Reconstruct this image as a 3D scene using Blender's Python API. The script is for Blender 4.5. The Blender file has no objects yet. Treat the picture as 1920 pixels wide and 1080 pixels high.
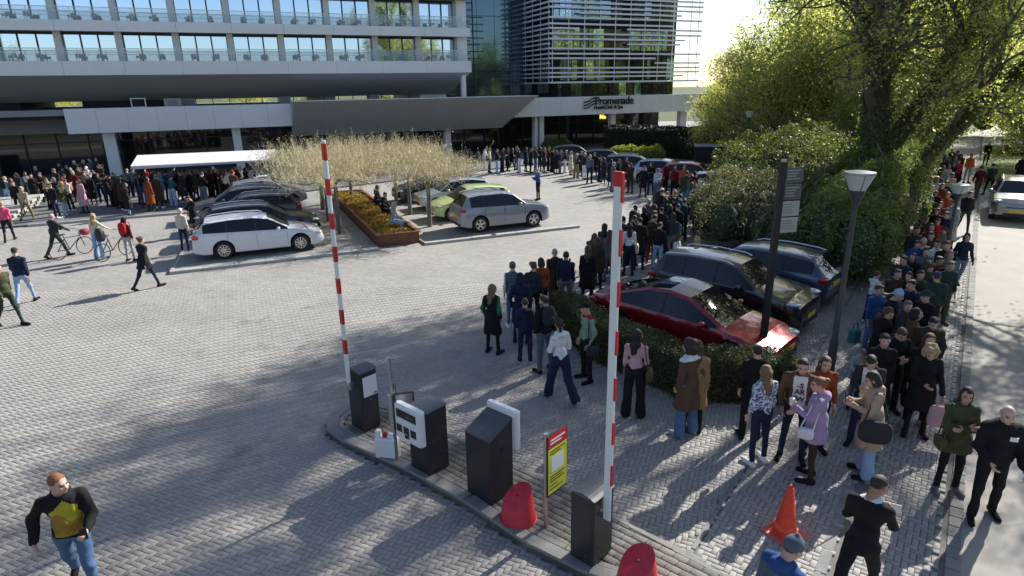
import bpy, bmesh, math, random
import numpy as np
from mathutils import Matrix, Vector
random.seed(7); RNG = np.random.RandomState(11)
SC = bpy.context.scene
COL = SC.collection
rad = math.radians
# ---------------------------------------------------------------- camera
F_PX, PITCH, ROLL, CAM_H = 1172.3, 0.31074, 0.01731, 5.966
cF = np.array([0.0, math.cos(PITCH), -math.sin(PITCH)])
cR0 = np.array([1.0, 0, 0]); cD0 = np.array([0.0, -math.sin(PITCH), -math.cos(PITCH)])
cR = math.cos(ROLL)*cR0 + math.sin(ROLL)*cD0
cD = -math.sin(ROLL)*cR0 + math.cos(ROLL)*cD0
cam_d = bpy.data.cameras.new('camera'); cam = bpy.data.objects.new('camera', cam_d); COL.objects.link(cam)
cam_d.sensor_width = 36.0; cam_d.lens = F_PX/1920*36.0; cam_d.clip_start = 0.1; cam_d.clip_end = 2000
cam.matrix_world = Matrix(((cR[0], -cD[0], -cF[0], 0), (cR[1], -cD[1], -cF[1], 0), (cR[2], -cD[2], -cF[2], CAM_H), (0, 0, 0, 1)))
SC.camera = cam
# ---------------------------------------------------------------- light
SUN_AZ, SUN_EL = 47.0, 34.0
w = bpy.data.worlds.new('World'); SC.world = w; w.use_nodes = True
nt = w.node_tree; bg = nt.nodes['Background']
sky = nt.nodes.new('ShaderNodeTexSky'); sky.sky_type = 'NISHITA'; sky.sun_disc = False
sky.sun_elevation = rad(SUN_EL); sky.sun_rotation = rad(SUN_AZ); sky.air_density = .8; sky.dust_density = 0.9; sky.ozone_density = 1.0
nt.links.new(sky.outputs[0], bg.inputs[0]); bg.inputs[1].default_value = 0.105
sl = bpy.data.lights.new('sun', 'SUN'); sl.energy = 4.9; sl.angle = rad(0.53); sl.color = (1.0, 0.96, 0.90)
so = bpy.data.objects.new('sun', sl); COL.objects.link(so)
sd = Vector((math.sin(rad(SUN_AZ))*math.cos(rad(SUN_EL)), math.cos(rad(SUN_AZ))*math.cos(rad(SUN_EL)), math.sin(rad(SUN_EL))))
so.rotation_euler = sd.to_track_quat('Z', 'Y').to_euler(); so.location = (20, 20, 60)
SC.view_settings.view_transform = 'Standard'; SC.view_settings.look = 'None'
SC.view_settings.exposure = 0.74; SC.view_settings.gamma = 1.0; SC.view_settings.use_curve_mapping = False

# ---------------------------------------------------------------- frames and helpers
def ray(x, y):
    return cF + cR*(x-960)/F_PX + cD*(y-540)/F_PX
def gp(x, y, z=0.0):
    """world point at height z seen at photo pixel x, y"""
    d = ray(x, y); t = (z-CAM_H)/d[2]
    return np.array([d[0]*t, d[1]*t, z])
def at_dist(x, y, dist):
    d = ray(x, y); t = dist/math.hypot(d[0], d[1]); return np.array([d[0]*t, d[1]*t, CAM_H+d[2]*t])
def seen(x, y, z=0.0):
    v = np.array([x, y, z-CAM_H]); d = v@cF
    return 960+F_PX*(v@cR)/d, 540+F_PX*(v@cD)/d, d
HU = np.array([.919, .394, 0]); HV = np.array([-.394, .919, 0])       # along / away from the hotel front
def uv(u, v, z=0.0): return HU*u + HV*v + np.array([0, 0, z])
H_ROT = math.atan2(.394, .919)
RW = np.array([.588, .809, 0]); RN = np.array([.809, -.588, 0])       # along / across the road
def rn(a, n, z=0.0): return RW*a + RN*n + np.array([0, 0, z])
R_ROT = math.atan2(.809, .588)
def azrot(az): return -rad(az)        # rotation_z turning local +Y to azimuth az (clockwise from +Y)

def new_mesh(name, V, Fc, mats=(), midx=None, smooth=False, sharp=None):
    me = bpy.data.meshes.new(name)
    V = np.asarray(V, dtype=np.float32).reshape(-1, 3)
    if isinstance(Fc, np.ndarray) and Fc.ndim == 2:
        n, k = Fc.shape
        me.vertices.add(len(V)); me.vertices.foreach_set('co', V.ravel())
        me.loops.add(n*k); me.loops.foreach_set('vertex_index', Fc.ravel().astype(np.int32))
        me.polygons.add(n); me.polygons.foreach_set('loop_start', np.arange(0, n*k, k, dtype=np.int32))
        me.update(calc_edges=True)
    else:
        me.from_pydata([tuple(map(float, v)) for v in V], [], [tuple(map(int, f)) for f in Fc]); me.update()
    for m in mats: me.materials.append(m)
    if midx is not None: me.polygons.foreach_set('material_index', np.asarray(midx, dtype=np.int32))
    if smooth:
        me.polygons.foreach_set('use_smooth', np.ones(len(me.polygons), dtype=bool))
        if sharp: me.set_sharp_from_angle(angle=rad(sharp))
    me.update()
    return me
def link(name, me, parent=None, loc=None, rot=None):
    o = bpy.data.objects.new(name, me); COL.objects.link(o)
    if parent is not None: o.parent = parent
    if loc is not None: o.location = tuple(map(float, loc))
    if rot is not None: o.rotation_euler = rot if hasattr(rot, '__len__') else (0, 0, float(rot))
    return o
ALL_LABELS = {}
def tag(o, label=None, cat=None, group=None, kind=None):
    if label: o['label'] = label; ALL_LABELS.setdefault(label, []).append(o)
    if cat: o['category'] = cat
    if group: o['group'] = group
    if kind: o['kind'] = kind
    return o
def thing(name, label, cat, loc=(0, 0, 0), rot=0.0, group=None):
    o = link(name, None, None, loc, rot); o.empty_display_size = 0.2
    return tag(o, label, cat, group)
def copy_tree(o, parent=None):
    c = o.copy(); COL.objects.link(c)
    if parent is not None: c.parent = parent
    for ch in list(o.children): copy_tree(ch, c)
    return c

class MB:
    """collects simple solids, builds ONE mesh"""
    def __init__(s): s.V = []; s.F = []; s.M = []
    def _add(s, V, Fc, m=0):
        b = len(s.V); s.V += [tuple(map(float, v)) for v in V]; s.F += [tuple(b+i for i in f) for f in Fc]; s.M += [m]*len(Fc); return s
    def box(s, x0, x1, y0, y1, z0, z1, m=0, ch=0.0):
        if ch <= 0:
            V = [(x0, y0, z0), (x1, y0, z0), (x1, y1, z0), (x0, y1, z0), (x0, y0, z1), (x1, y0, z1), (x1, y1, z1), (x0, y1, z1)]
            Fc = [(0, 3, 2, 1), (4, 5, 6, 7), (0, 1, 5, 4), (1, 2, 6, 5), (2, 3, 7, 6), (3, 0, 4, 7)]
            return s._add(V, Fc, m)
        c = ch
        ring = [(x0+c, y0), (x1-c, y0), (x1, y0+c), (x1, y1-c), (x1-c, y1), (x0+c, y1), (x0, y1-c), (x0, y0+c)]
        V = [(a, b_, z0) for a, b_ in ring]+[(a, b_, z1-c) for a, b_ in ring]
        cx, cy = (x0+x1)/2, (y0+y1)/2
        V += [(a+(c if a < cx else -c)*.7, b_+(c if b_ < cy else -c)*.7, z1) for a, b_ in ring]
        Fc = [tuple(range(7, -1, -1)), tuple(range(16, 24))]
        for k in range(2):
            for i in range(8): Fc.append((k*8+i, k*8+(i+1) % 8, k*8+8+(i+1) % 8, k*8+8+i))
        return s._add(V, Fc, m)
    def tube(s, pts, rs, n=8, m=0, cap=True):
        pts = [np.asarray(p, float) for p in pts]
        if not hasattr(rs, '__len__'): rs = [rs]*len(pts)
        V = []; up = None
        for i, p in enumerate(pts):
            t = pts[min(i+1, len(pts)-1)]-pts[max(i-1, 0)]; t = t/(np.linalg.norm(t)+1e-9)
            if up is None:
                a = np.array([0, 0, 1.0]) if abs(t[2]) < .9 else np.array([1.0, 0, 0])
                up = np.cross(t, a)
            up = up-t*(up@t); up = up/(np.linalg.norm(up)+1e-9); sd_ = np.cross(t, up)
            for k in range(n):
                an = 2*math.pi*k/n; V.append(p+rs[i]*(math.cos(an)*up+math.sin(an)*sd_))
        Fc = []
        for i in range(len(pts)-1):
            for k in range(n): Fc.append((i*n+k, i*n+(k+1) % n, (i+1)*n+(k+1) % n, (i+1)*n+k))
        if cap: Fc.append(tuple(range(n-1, -1, -1))); Fc.append(tuple((len(pts)-1)*n+k for k in range(n)))
        return s._add(V, Fc, m)
    def lathe(s, prof, n=20, c=(0, 0, 0), axis='z', m=0, cap=True):
        V = []
        for r, h in prof:
            for k in range(n):
                a = 2*math.pi*k/n; x, y = r*math.cos(a), r*math.sin(a)
                V.append((c[0]+x, c[1]+y, c[2]+h) if axis == 'z' else (c[0]+x, c[1]+h, c[2]+y) if axis == 'y' else (c[0]+h, c[1]+x, c[2]+y))
        Fc = []
        for i in range(len(prof)-1):
            for k in range(n): Fc.append((i*n+k, i*n+(k+1) % n, (i+1)*n+(k+1) % n, (i+1)*n+k))
        if cap and prof[0][0] > 1e-4: Fc.append(tuple(range(n-1, -1, -1)))
        if cap and prof[-1][0] > 1e-4: Fc.append(tuple((len(prof)-1)*n+k for k in range(n)))
        return s._add(V, Fc, m)
    def prism(s, poly, z0, z1, m=0):
        n = len(poly); V = [(p[0], p[1], z0) for p in poly]+[(p[0], p[1], z1) for p in poly]
        Fc = [tuple(range(n-1, -1, -1)), tuple(range(n, 2*n))]+[(i, (i+1) % n, n+(i+1) % n, n+i) for i in range(n)]
        return s._add(V, Fc, m)
    def hexa(s, P, m=0):   # 8 points: 0-3 one side, 4-7 opposite side
        return s._add(P, [(0, 3, 2, 1), (4, 5, 6, 7), (0, 1, 5, 4), (1, 2, 6, 5), (2, 3, 7, 6), (3, 0, 4, 7)], m)
    def quad(s, P, m=0): return s._add(P, [tuple(range(len(P)))], m)
    def blob(s, c, r, nu=12, nv=8, m=0, sq=1.0):
        V = []; 
        for j in range(1, nv):
            th = math.pi*j/nv
            for i in range(nu):
                ph = 2*math.pi*i/nu
                f = lambda t: math.copysign(abs(t)**sq, t)
                V.append((c[0]+r[0]*f(math.sin(th))*f(math.cos(ph)), c[1]+r[1]*f(math.sin(th))*f(math.sin(ph)), c[2]+r[2]*f(math.cos(th))))
        top = len(V); V.append((c[0], c[1], c[2]+r[2])); V.append((c[0], c[1], c[2]-r[2]))
        Fc = []
        for j in range(nv-2):
            for i in range(nu): Fc.append((j*nu+i, (j+1)*nu+i, (j+1)*nu+(i+1) % nu, j*nu+(i+1) % nu))
        for i in range(nu): Fc.append((top, i, (i+1) % nu)); Fc.append((top+1, (nv-2)*nu+(i+1) % nu, (nv-2)*nu+i))
        return s._add(V, Fc, m)
    def xf(s, M):
        M = np.array(M); V = np.array(s.V); s.V = [tuple(v) for v in (V@M[:3, :3].T+M[:3, 3])]; return s
    def mesh(s, name, mats, smooth=False, sharp=35):
        if not isinstance(mats, (list, tuple)): mats = [mats]
        return new_mesh(name, s.V, s.F, mats, s.M, smooth, sharp if smooth else None)
    def build(s, name, mats, parent=None, smooth=False, loc=None, rot=None, sharp=35):
        return link(name, s.mesh(name, mats, smooth, sharp), parent, loc, rot)

# ---------------------------------------------------------------- materials
MATS = {}
def mat(name, col, rough=.6, metal=0.0, var=0.0, vscale=3.0, bump=0.0, bscale=40.0, coat=0.0, spec=.5, trans=0.0, emit=None, alpha=1.0, rnd=0.0, sss=0.0, transl=0.0, dirt=None, rvar=0.0):
    if name in MATS: return MATS[name]
    m = bpy.data.materials.new(name); m.use_nodes = True; t = m.node_tree; b = t.nodes['Principled BSDF']; N = t.nodes.new; L = t.links.new
    b.inputs['Base Color'].default_value = (*col, 1); b.inputs['Roughness'].default_value = rough; b.inputs['Metallic'].default_value = metal
    b.inputs['Coat Weight'].default_value = coat; b.inputs['Coat Roughness'].default_value = .04; b.inputs['Specular IOR Level'].default_value = spec
    b.inputs['Transmission Weight'].default_value = trans; b.inputs['Alpha'].default_value = alpha
    if emit: b.inputs['Emission Color'].default_value = (*emit[:3], 1); b.inputs['Emission Strength'].default_value = emit[3]
    src = None
    if var > 0 or rnd > 0 or dirt:
        geo = N('ShaderNodeNewGeometry')
        mx = N('ShaderNodeMix'); mx.data_type = 'RGBA'; mx.blend_type = 'MULTIPLY'; mx.inputs[0].default_value = 1.0
        mx.inputs[6].default_value = (*col, 1)
        ns = N('ShaderNodeTexNoise'); ns.inputs['Scale'].default_value = vscale; ns.inputs['Detail'].default_value = 6; ns.inputs['Roughness'].default_value = .62
        L(geo.outputs['Position'], ns.inputs['Vector'])
        mr = N('ShaderNodeMapRange'); mr.inputs[1].default_value = .25; mr.inputs[2].default_value = .75; mr.inputs[3].default_value = 1-var; mr.inputs[4].default_value = 1+var
        L(ns.outputs[0], mr.inputs[0]); last = mr.outputs[0]
        if rnd > 0:
            oi = N('ShaderNodeObjectInfo'); ad = N('ShaderNodeMath'); ad.operation = 'ADD'; L(geo.outputs['Random Per Island'], ad.inputs[0]); L(oi.outputs['Random'], ad.inputs[1])
            fr = N('ShaderNodeMath'); fr.operation = 'FRACT'; L(ad.outputs[0], fr.inputs[0])
            r2 = N('ShaderNodeMapRange'); r2.inputs[3].default_value = 1-rnd; r2.inputs[4].default_value = 1+rnd; L(fr.outputs[0], r2.inputs[0])
            ml = N('ShaderNodeMath'); ml.operation = 'MULTIPLY'; L(last, ml.inputs[0]); L(r2.outputs[0], ml.inputs[1]); last = ml.outputs[0]
        L(last, mx.inputs[7]); src = mx.outputs[2]
        if dirt:      # (colour, scale, threshold)
            n2 = N('ShaderNodeTexNoise'); n2.inputs['Scale'].default_value = dirt[1]; n2.inputs['Detail'].default_value = 8; n2.inputs['Roughness'].default_value = .7
            L(geo.outputs['Position'], n2.inputs['Vector'])
            r3 = N('ShaderNodeMapRange'); r3.inputs[1].default_value = dirt[2]; r3.inputs[2].default_value = dirt[2]+.14; L(n2.outputs[0], r3.inputs[0])
            m2 = N('ShaderNodeMix'); m2.data_type = 'RGBA'; L(r3.outputs[0], m2.inputs[0]); L(src, m2.inputs[6]); m2.inputs[7].default_value = (*dirt[0], 1); src = m2.outputs[2]
        L(src, b.inputs['Base Color'])
        if rvar:
            rr = N('ShaderNodeMapRange'); rr.inputs[3].default_value = max(0, rough-rvar); rr.inputs[4].default_value = min(1, rough+rvar); L(ns.outputs[0], rr.inputs[0]); L(rr.outputs[0], b.inputs['Roughness'])
    if bump > 0:
        geo2 = N('ShaderNodeNewGeometry'); nb = N('ShaderNodeTexNoise'); nb.inputs['Scale'].default_value = bscale; nb.inputs['Detail'].default_value = 5
        L(geo2.outputs['Position'], nb.inputs['Vector']); bp = N('ShaderNodeBump'); bp.inputs['Strength'].default_value = bump; bp.inputs['Distance'].default_value = .02
        L(nb.outputs[0], bp.inputs['Height']); L(bp.outputs[0], b.inputs['Normal'])
    if transl > 0:
        tr = N('ShaderNodeBsdfTranslucent'); ms = N('ShaderNodeMixShader'); ms.inputs[0].default_value = transl
        tc = (min(1, col[0]*1.9), min(1, col[1]*1.8), col[2]*.9)
        tr.inputs[0].default_value = (*tc, 1)
        if src is not None:
            hs = N('ShaderNodeMix'); hs.data_type = 'RGBA'; hs.blend_type = 'MULTIPLY'; hs.inputs[0].default_value = 1; L(src, hs.inputs[6]); hs.inputs[7].default_value = (1.9, 1.8, .9, 1); L(hs.outputs[2], tr.inputs[0])
        L(b.outputs[0], ms.inputs[1]); L(tr.outputs[0], ms.inputs[2]); L(ms.outputs[0], t.nodes['Material Output'].inputs[0])
    MATS[name] = m; return m
M_PAVER = mat('grey clay paver', (.325, .307, .278), .8, var=.18, vscale=.35, rnd=.07, bump=.08, bscale=90, dirt=((.215, .20, .175), .9, .56))
M_JOINT = mat('sandy joint', (.17, .16, .143), .95, var=.2, vscale=8)
M_CONC = mat('pale concrete', (.40, .39, .365), .8, var=.14, vscale=2.2, bump=.3, bscale=60, dirt=((.23, .22, .2), 3.0, .62))
M_KERB = mat('weathered kerb concrete', (.24, .235, .22), .85, var=.18, vscale=3, bump=.5, bscale=50, rnd=.08)
M_FASC = mat('white facade panel', (.80, .80, .80), .45, var=.04, vscale=.4)
M_FASCG = mat('grey facade panel', (.27, .275, .28), .5, var=.05, vscale=.5)
M_SOFF = mat('grey ribbed soffit', (.42, .425, .43), .5, var=.05, vscale=.6)
M_SILV = mat('brushed silver canopy', (.46, .455, .44), .45, metal=.25, var=.06, vscale=.5)
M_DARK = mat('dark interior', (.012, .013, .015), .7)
M_FRAME = mat('dark window frame', (.03, .032, .035), .4)
M_GLASSM = mat('reflective glazing', (.70, .84, 1.0), .02, metal=1.0)
M_GLASSD = mat('dark glazing', (.014, .018, .024), .03, spec=.9)
M_GLASSB = mat('blue tinted glazing', (.30, .42, .62), .03, metal=.95)
M_RAILG = mat('railing glass', (.60, .74, .76), .03, spec=.6, alpha=.20)
M_STEEL = mat('brushed steel', (.55, .56, .57), .32, metal=1.0)
M_ALU = mat('silver louvre aluminium', (.80, .82, .84), .45)
M_BLACK = mat('black metal', (.018, .019, .021), .42, var=.1, vscale=4)
M_ANTH = mat('anthracite cabinet', (.024, .026, .03), .38, var=.2, vscale=3, rvar=.15, dirt=((.075, .073, .068), 5.0, .60))
M_WHITE = mat('white painted metal', (.78, .78, .77), .35, var=.03, vscale=5)
M_RED = mat('signal red', (.50, .015, .02), .38, var=.08, vscale=6)
M_BARK = mat('brown bark', (.13, .105, .08), .95, var=.35, vscale=5, bump=1.0, bscale=18)
M_BARKD = mat('ivy dark bark', (.10, .085, .06), .95, var=.4, vscale=4, bump=1.0, bscale=14)
M_CORTEN = mat('rust brown steel', (.17, .062, .035), .75, var=.25, vscale=2.5, bump=.2, bscale=30)
M_TYRE = mat('tyre rubber', (.02, .02, .021), .85)
M_RIM = mat('alloy rim', (.55, .55, .56), .3, metal=.9)
M_CGLASS = mat('car window glass', (.008, .010, .014), .02, spec=.6, coat=.0)
M_TAIL = mat('tail lamp red', (.42, .012, .015), .15, coat=.6)
M_HEAD = mat('head lamp clear', (.62, .65, .68), .08, metal=.5, coat=.8)
M_PLATE = mat('yellow number plate', (.75, .52, .04), .5)
M_PLAST = mat('black trim plastic', (.02, .02, .022), .6)
def text_obj(name, body, size, m, parent, depth=.004, bold=0.0, align='CENTER', spacing=1.0):
    cu = bpy.data.curves.new(name, 'FONT'); cu.body = body; cu.size = size; cu.extrude = depth; cu.offset = bold; cu.align_x = align; cu.align_y = 'CENTER'; cu.space_character = spacing; cu.resolution_u = 2
    o = bpy.data.objects.new(name, cu); COL.objects.link(o)
    dg = bpy.context.evaluated_depsgraph_get(); me = bpy.data.meshes.new_from_object(o.evaluated_get(dg))
    bpy.data.objects.remove(o); bpy.data.curves.remove(cu); me.name = name; me.materials.clear(); me.materials.append(m)
    return link(name, me, parent)
# ================================================================ ground
M_GROUND = mat('grass verge', (.07, .095, .03), .95, var=.35, vscale=.6, bump=.6, bscale=30)
def sheet(name, poly, z, m, kind='structure', parent=None):
    o = link(name, new_mesh(name, [(p[0], p[1], z) for p in poly], [tuple(range(len(poly)))], [m]), parent)
    if kind: o['kind'] = kind
    return o
sheet('ground', [(-900, -300), (900, -300), (900, 1500), (-900, 1500)], -0.05, M_GROUND)
def brick_mat(name, col, rot, bw=.2, bh=.1, mortar=.6, var=.12, fade=1.0):
    m = bpy.data.materials.new(name); m.use_nodes = True; t = m.node_tree; N = t.nodes.new; L = t.links.new; b = t.nodes['Principled BSDF']
    geo = N('ShaderNodeNewGeometry'); mp = N('ShaderNodeMapping'); mp.inputs['Rotation'].default_value = (0, 0, rot); L(geo.outputs['Position'], mp.inputs[0])
    br = N('ShaderNodeTexBrick'); br.inputs['Scale'].default_value = 1.0; br.inputs['Mortar Size'].default_value = .006; br.inputs['Brick Width'].default_value = bw; br.inputs['Row Height'].default_value = bh
    c = np.array(col); br.inputs['Color1'].default_value = (*(c*1.12), 1); br.inputs['Color2'].default_value = (*(c*.88), 1); br.inputs['Mortar'].default_value = (*(c*mortar), 1)
    L(mp.outputs[0], br.inputs[0])
    n1 = N('ShaderNodeTexNoise'); n1.inputs['Scale'].default_value = .22; n1.inputs['Detail'].default_value = 7; n1.inputs['Roughness'].default_value = .6; L(geo.outputs['Position'], n1.inputs[0])
    n2 = N('ShaderNodeTexNoise'); n2.inputs['Scale'].default_value = 2.6; n2.inputs['Detail'].default_value = 6; n2.inputs['Roughness'].default_value = .7
    mp2 = N('ShaderNodeMapping'); mp2.inputs['Scale'].default_value = (.35, 1.6, 1); L(mp.outputs[0], mp2.inputs[0]); L(mp2.outputs[0], n2.inputs[0])
    a = N('ShaderNodeMapRange'); a.inputs[1].default_value = .3; a.inputs[2].default_value = .7; a.inputs[3].default_value = 1-var; a.inputs[4].default_value = 1+var; L(n1.outputs[0], a.inputs[0])
    a2 = N('ShaderNodeMapRange'); a2.inputs[1].default_value = .3; a2.inputs[2].default_value = .7; a2.inputs[3].default_value = 1-var; a2.inputs[4].default_value = 1+var; L(n2.outputs[0], a2.inputs[0])
    ml = N('ShaderNodeMath'); ml.operation = 'MULTIPLY'; L(a.outputs[0], ml.inputs[0]); L(a2.outputs[0], ml.inputs[1])
    mx = N('ShaderNodeMix'); mx.data_type = 'RGBA'; mx.blend_type = 'MULTIPLY'; mx.inputs[0].default_value = 1; L(br.outputs[0], mx.inputs[6]); L(ml.outputs[0], mx.inputs[7])
    L(mx.outputs[2], b.inputs['Base Color']); b.inputs['Roughness'].default_value = .8
    bp = N('ShaderNodeBump'); bp.inputs['Strength'].default_value = .3; bp.inputs['Distance'].default_value = .01; L(br.outputs['Fac'], bp.inputs['Height']); bp.invert = True; L(bp.outputs[0], b.inputs['Normal'])
    MATS[name] = m; return m
PAV_ROT = math.atan2(math.cos(rad(111.8)), math.sin(rad(111.8)))      # paver axis in the plaza, 45 degrees to the hotel front
M_FARPAV = brick_mat('far paving', (.33, .312, .285), -PAV_ROT, .16, .08)
M_SIDEPAV = brick_mat('far pavement bricks', (.27, .26, .24), -R_ROT)
M_WALK = mat('shade-toned forecourt', (.15, .15, .152), .85, var=.12, vscale=1.2, bump=.2, bscale=80)  # awning and building shade put into the forecourt colour
M_ROAD = mat('pale road asphalt', (.36, .335, .295), .85, var=.10, vscale=.9, bump=.35, bscale=120, dirt=((.22, .21, .195), .8, .62))
NEAR_Y = 19.0
# plaza: bed under everything, far paving beyond NEAR_Y
plaza_poly = [(-70, -6), rn(-6, -1.0)[:2], rn(95, -1.0)[:2], (30, 110), (-70, 110)]
sheet('plaza_bed', plaza_poly, -0.022, M_JOINT)
def line_y(a, n):  # x on the road-parallel line n at world y
    return None
xr = RN[0]*-1.5; # crossing of n=-1.5 with y = NEAR_Y
tt = (NEAR_Y-RN[1]*-1.5)/RW[1]; xe = RW[0]*tt+RN[0]*-1.5
plaza = sheet('plaza', [(-70, NEAR_Y-.15), (xe, NEAR_Y-.15), rn(95, -1.5)[:2], (30, 110), (-70, 110)], -.003, M_FARPAV)
def herring(region, axis_rot, L0=.2, W0=.1, gap=.007, h=.03, z=0.0):
    """centres and orientation of herringbone bricks whose centre is inside region(x, y)"""
    c, s = math.cos(axis_rot), math.sin(axis_rot)
    n = 520; i, j = np.meshgrid(np.arange(-n, n), np.arange(-n, n), indexing='ij')
    out = []
    for cls, dx, dy, vert in ((0, 1.0, .5, 0), (3, .5, 1.0, 1)):
        mk = ((i-j) % 4) == cls
        x = (i[mk]+dx)*W0; y = (j[mk]+dy)*W0
        X = x*c-y*s; Y = x*s+y*c
        X = X+0; Y = Y+12
        k = region(X, Y); out.append(np.stack([X[k], Y[k], np.full(k.sum(), vert)], 1))
    return np.concatenate(out)
def in_view(X, Y, zz=0.0, mar=60):
    v0, v1, v2 = X, Y, zz-CAM_H
    d = Y*cF[1]+v2*cF[2]; px = 960+F_PX*(X*cR[0]+Y*cR[1]+v2*cR[2])/d; py = 540+F_PX*(X*cD[0]+Y*cD[1]+v2*cD[2])/d
    return (px > -mar) & (px < 1920+mar) & (py < 1080+mar*1.6) & (d > 2), px, py
def paver_mesh(pos, axis_rot, L0, W0, gap, h, z, mats, name, tilt=.002):
    n = len(pos); g = gap/2; c = .004
    hx, hy = L0/2-g, W0/2-g
    base = np.array([(-hx, -hy, -h), (hx, -hy, -h), (hx, hy, -h), (-hx, hy, -h), (-hx, -hy, -c), (hx, -hy, -c), (hx, hy, -c), (-hx, hy, -c),
                     (-hx+c, -hy+c, 0), (hx-c, -hy+c, 0), (hx-c, hy-c, 0), (-hx+c, hy-c, 0)])
    F0 = np.array([(0, 1, 5, 4), (1, 2, 6, 5), (2, 3, 7, 6), (3, 0, 4, 7), (4, 5, 9, 8), (5, 6, 10, 9), (6, 7, 11, 10), (7, 4, 8, 11), (8, 9, 10, 11)])
    V = np.zeros((n, 12, 3)); ang = axis_rot+pos[:, 2]*math.pi/2+RNG.normal(0, .006, n)
    ca, sa = np.cos(ang), np.sin(ang)
    V[:, :, 0] = base[None, :, 0]*ca[:, None]-base[None, :, 1]*sa[:, None]+pos[:, 0, None]
    V[:, :, 1] = base[None, :, 0]*sa[:, None]+base[None, :, 1]*ca[:, None]+pos[:, 1, None]
    tx, ty = RNG.normal(0, .004, n), RNG.normal(0, .006, n)
    V[:, :, 2] = base[None, :, 2]+z+RNG.normal(0, tilt*.5, n)[:, None]+base[None, :, 0]*tx[:, None]+base[None, :, 1]*ty[:, None]
    Fc = (F0[None]+(np.arange(n)*12)[:, None, None]).reshape(-1, 4)
    return V, new_mesh(name, V.reshape(-1, 3), Fc, mats)
# barrier island outline (kerb outer line) in world coordinates
ISL_OUT = np.array([(3.3, 5.05), (1.91, 6.42-.55), (.89, 6.4), (.12, 6.98), (-.78, 7.91), (-1.79, 8.76), (-3.06, 9.67), (-3.42, 10.04), (-3.5, 10.5), (-3.30, 11.0), (-2.9, 11.15), (-2.3, 10.9)])
ISL_IN = np.array([(-1.6, 10.25), (-.4, 9.25), (.8, 8.2), (1.6, 7.35), (2.6, 6.4), (4.0, 5.2)])
isl_poly = np.concatenate([ISL_OUT, ISL_IN])
def in_poly(X, Y, P):
    c = np.zeros(X.shape, bool); n = len(P)
    for a in range(n):
        x1, y1 = P[a]; x2, y2 = P[(a+1) % n]
        m_ = ((y1 > Y) != (y2 > Y)) & (X < (x2-x1)*(Y-y1)/((y2-y1)+1e-12)+x1); c ^= m_
    return c
def reg_plaza(X, Y):
    v, px, py = in_view(X, Y)
    n_ = X*RN[0]+Y*RN[1]
    return v & (Y < NEAR_Y) & (Y > 3.0) & (n_ < -2.15) & ~in_poly(X, Y, isl_poly)
def make_pavers(struct, region, rot, L0, W0, gap, z, m, name, single=300, cut=None):
    P = herring(region, rot, L0, W0) if cut is None else cut
    _, px, py = in_view(P[:, 0], P[:, 1], z, 0)
    inside = (px > 0) & (px < 1920) & (py > 0) & (py < 1080)
    d = np.hypot(P[:, 0], P[:, 1]); order = np.argsort(np.where(inside, d, d+1000))
    near, rest = P[order[:single]], P[order[single:]]
    me1 = paver_mesh(np.array([[0, 0, 0.]]), 0, L0, W0, gap, .03, 0, [m], name)[1]
    for x, y, v in near:
        o = link(name, me1, struct, (x, y, z+RNG.normal(0, .001)), (RNG.normal(0, .005), RNG.normal(0, .004), rot+v*math.pi/2+RNG.normal(0, .006)))
    _, me = paver_mesh(rest, rot, L0, W0, gap, .03, z, [m], name+'_field')
    o = link(name+'_field', me, struct); o['kind'] = 'stuff'
make_pavers(plaza, reg_plaza, PAV_ROT, .16, .08, .006, 0.0, M_PAVER, 'paver')
# ---- barrier island: raised bed, pavers, kerb stones
isl = link('traffic_island', MB().prism([tuple(p) for p in isl_poly[::-1]], -.02, .078).mesh('traffic_island', M_JOINT)); isl['kind'] = 'structure'
ir = math.atan2(-2.69, 3.18)
def reg_isl(X, Y):
    # keep clear of the kerb stones
    ok = in_poly(X, Y, isl_poly)
    for a, b in zip(ISL_OUT[:-1], ISL_OUT[1:]):
        ab = b-a; t = np.clip(((X-a[0])*ab[0]+(Y-a[1])*ab[1])/(ab@ab), 0, 1)
        ok &= np.hypot(X-a[0]-t*ab[0], Y-a[1]-t*ab[1]) > .30
    v, _, _ = in_view(X, Y); return ok & v
M_ISLP = mat('mossy island paver', (.185, .175, .15), .85, var=.25, vscale=1.6, rnd=.16, bump=.5, bscale=70, dirt=((.11, .115, .07), 2.6, .56))
ii, jj = np.meshgrid(np.arange(-90, 90), np.arange(-90, 90), indexing='ij')
gx = (ii+.5*(jj % 2))*.20; gy = jj*.12; gx, gy = gx.ravel(), gy.ravel()
X = gx*math.cos(ir)-gy*math.sin(ir)+0; Y = gx*math.sin(ir)+gy*math.cos(ir)+8
k = reg_isl(X, Y); Pi = np.stack([X[k], Y[k], np.zeros(k.sum())], 1)
make_pavers(isl, None, ir, .20, .12, .010, .10, M_ISLP, 'paving_slab', cut=Pi)
def kerb_run(pts, parent, width=.15, h0=-.02, h1=.11, L=.9, side=1, m=None, name='kerb_stone'):
    pts = [np.array(p[:2], float) for p in pts]
    seg = []
    for a, b in zip(pts[:-1], pts[1:]):
        d = np.linalg.norm(b-a); n = max(1, round(d/L))
        for i in range(n): seg.append((a+(b-a)*i/n, a+(b-a)*(i+1)/n))
    for a, b in seg:
        d = np.linalg.norm(b-a); mb = MB().box(.004, d-.004, 0 if side > 0 else -width, width if side > 0 else 0, h0, h1+random.uniform(-.004, .004), ch=.012)
        mb.build(name, m or M_KERB, parent, loc=(a[0], a[1], 0), rot=math.atan2(b[1]-a[1], b[0]-a[0]))
kerb_run(ISL_OUT, isl, width=.2, side=-1, L=.8, h1=.125)
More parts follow.
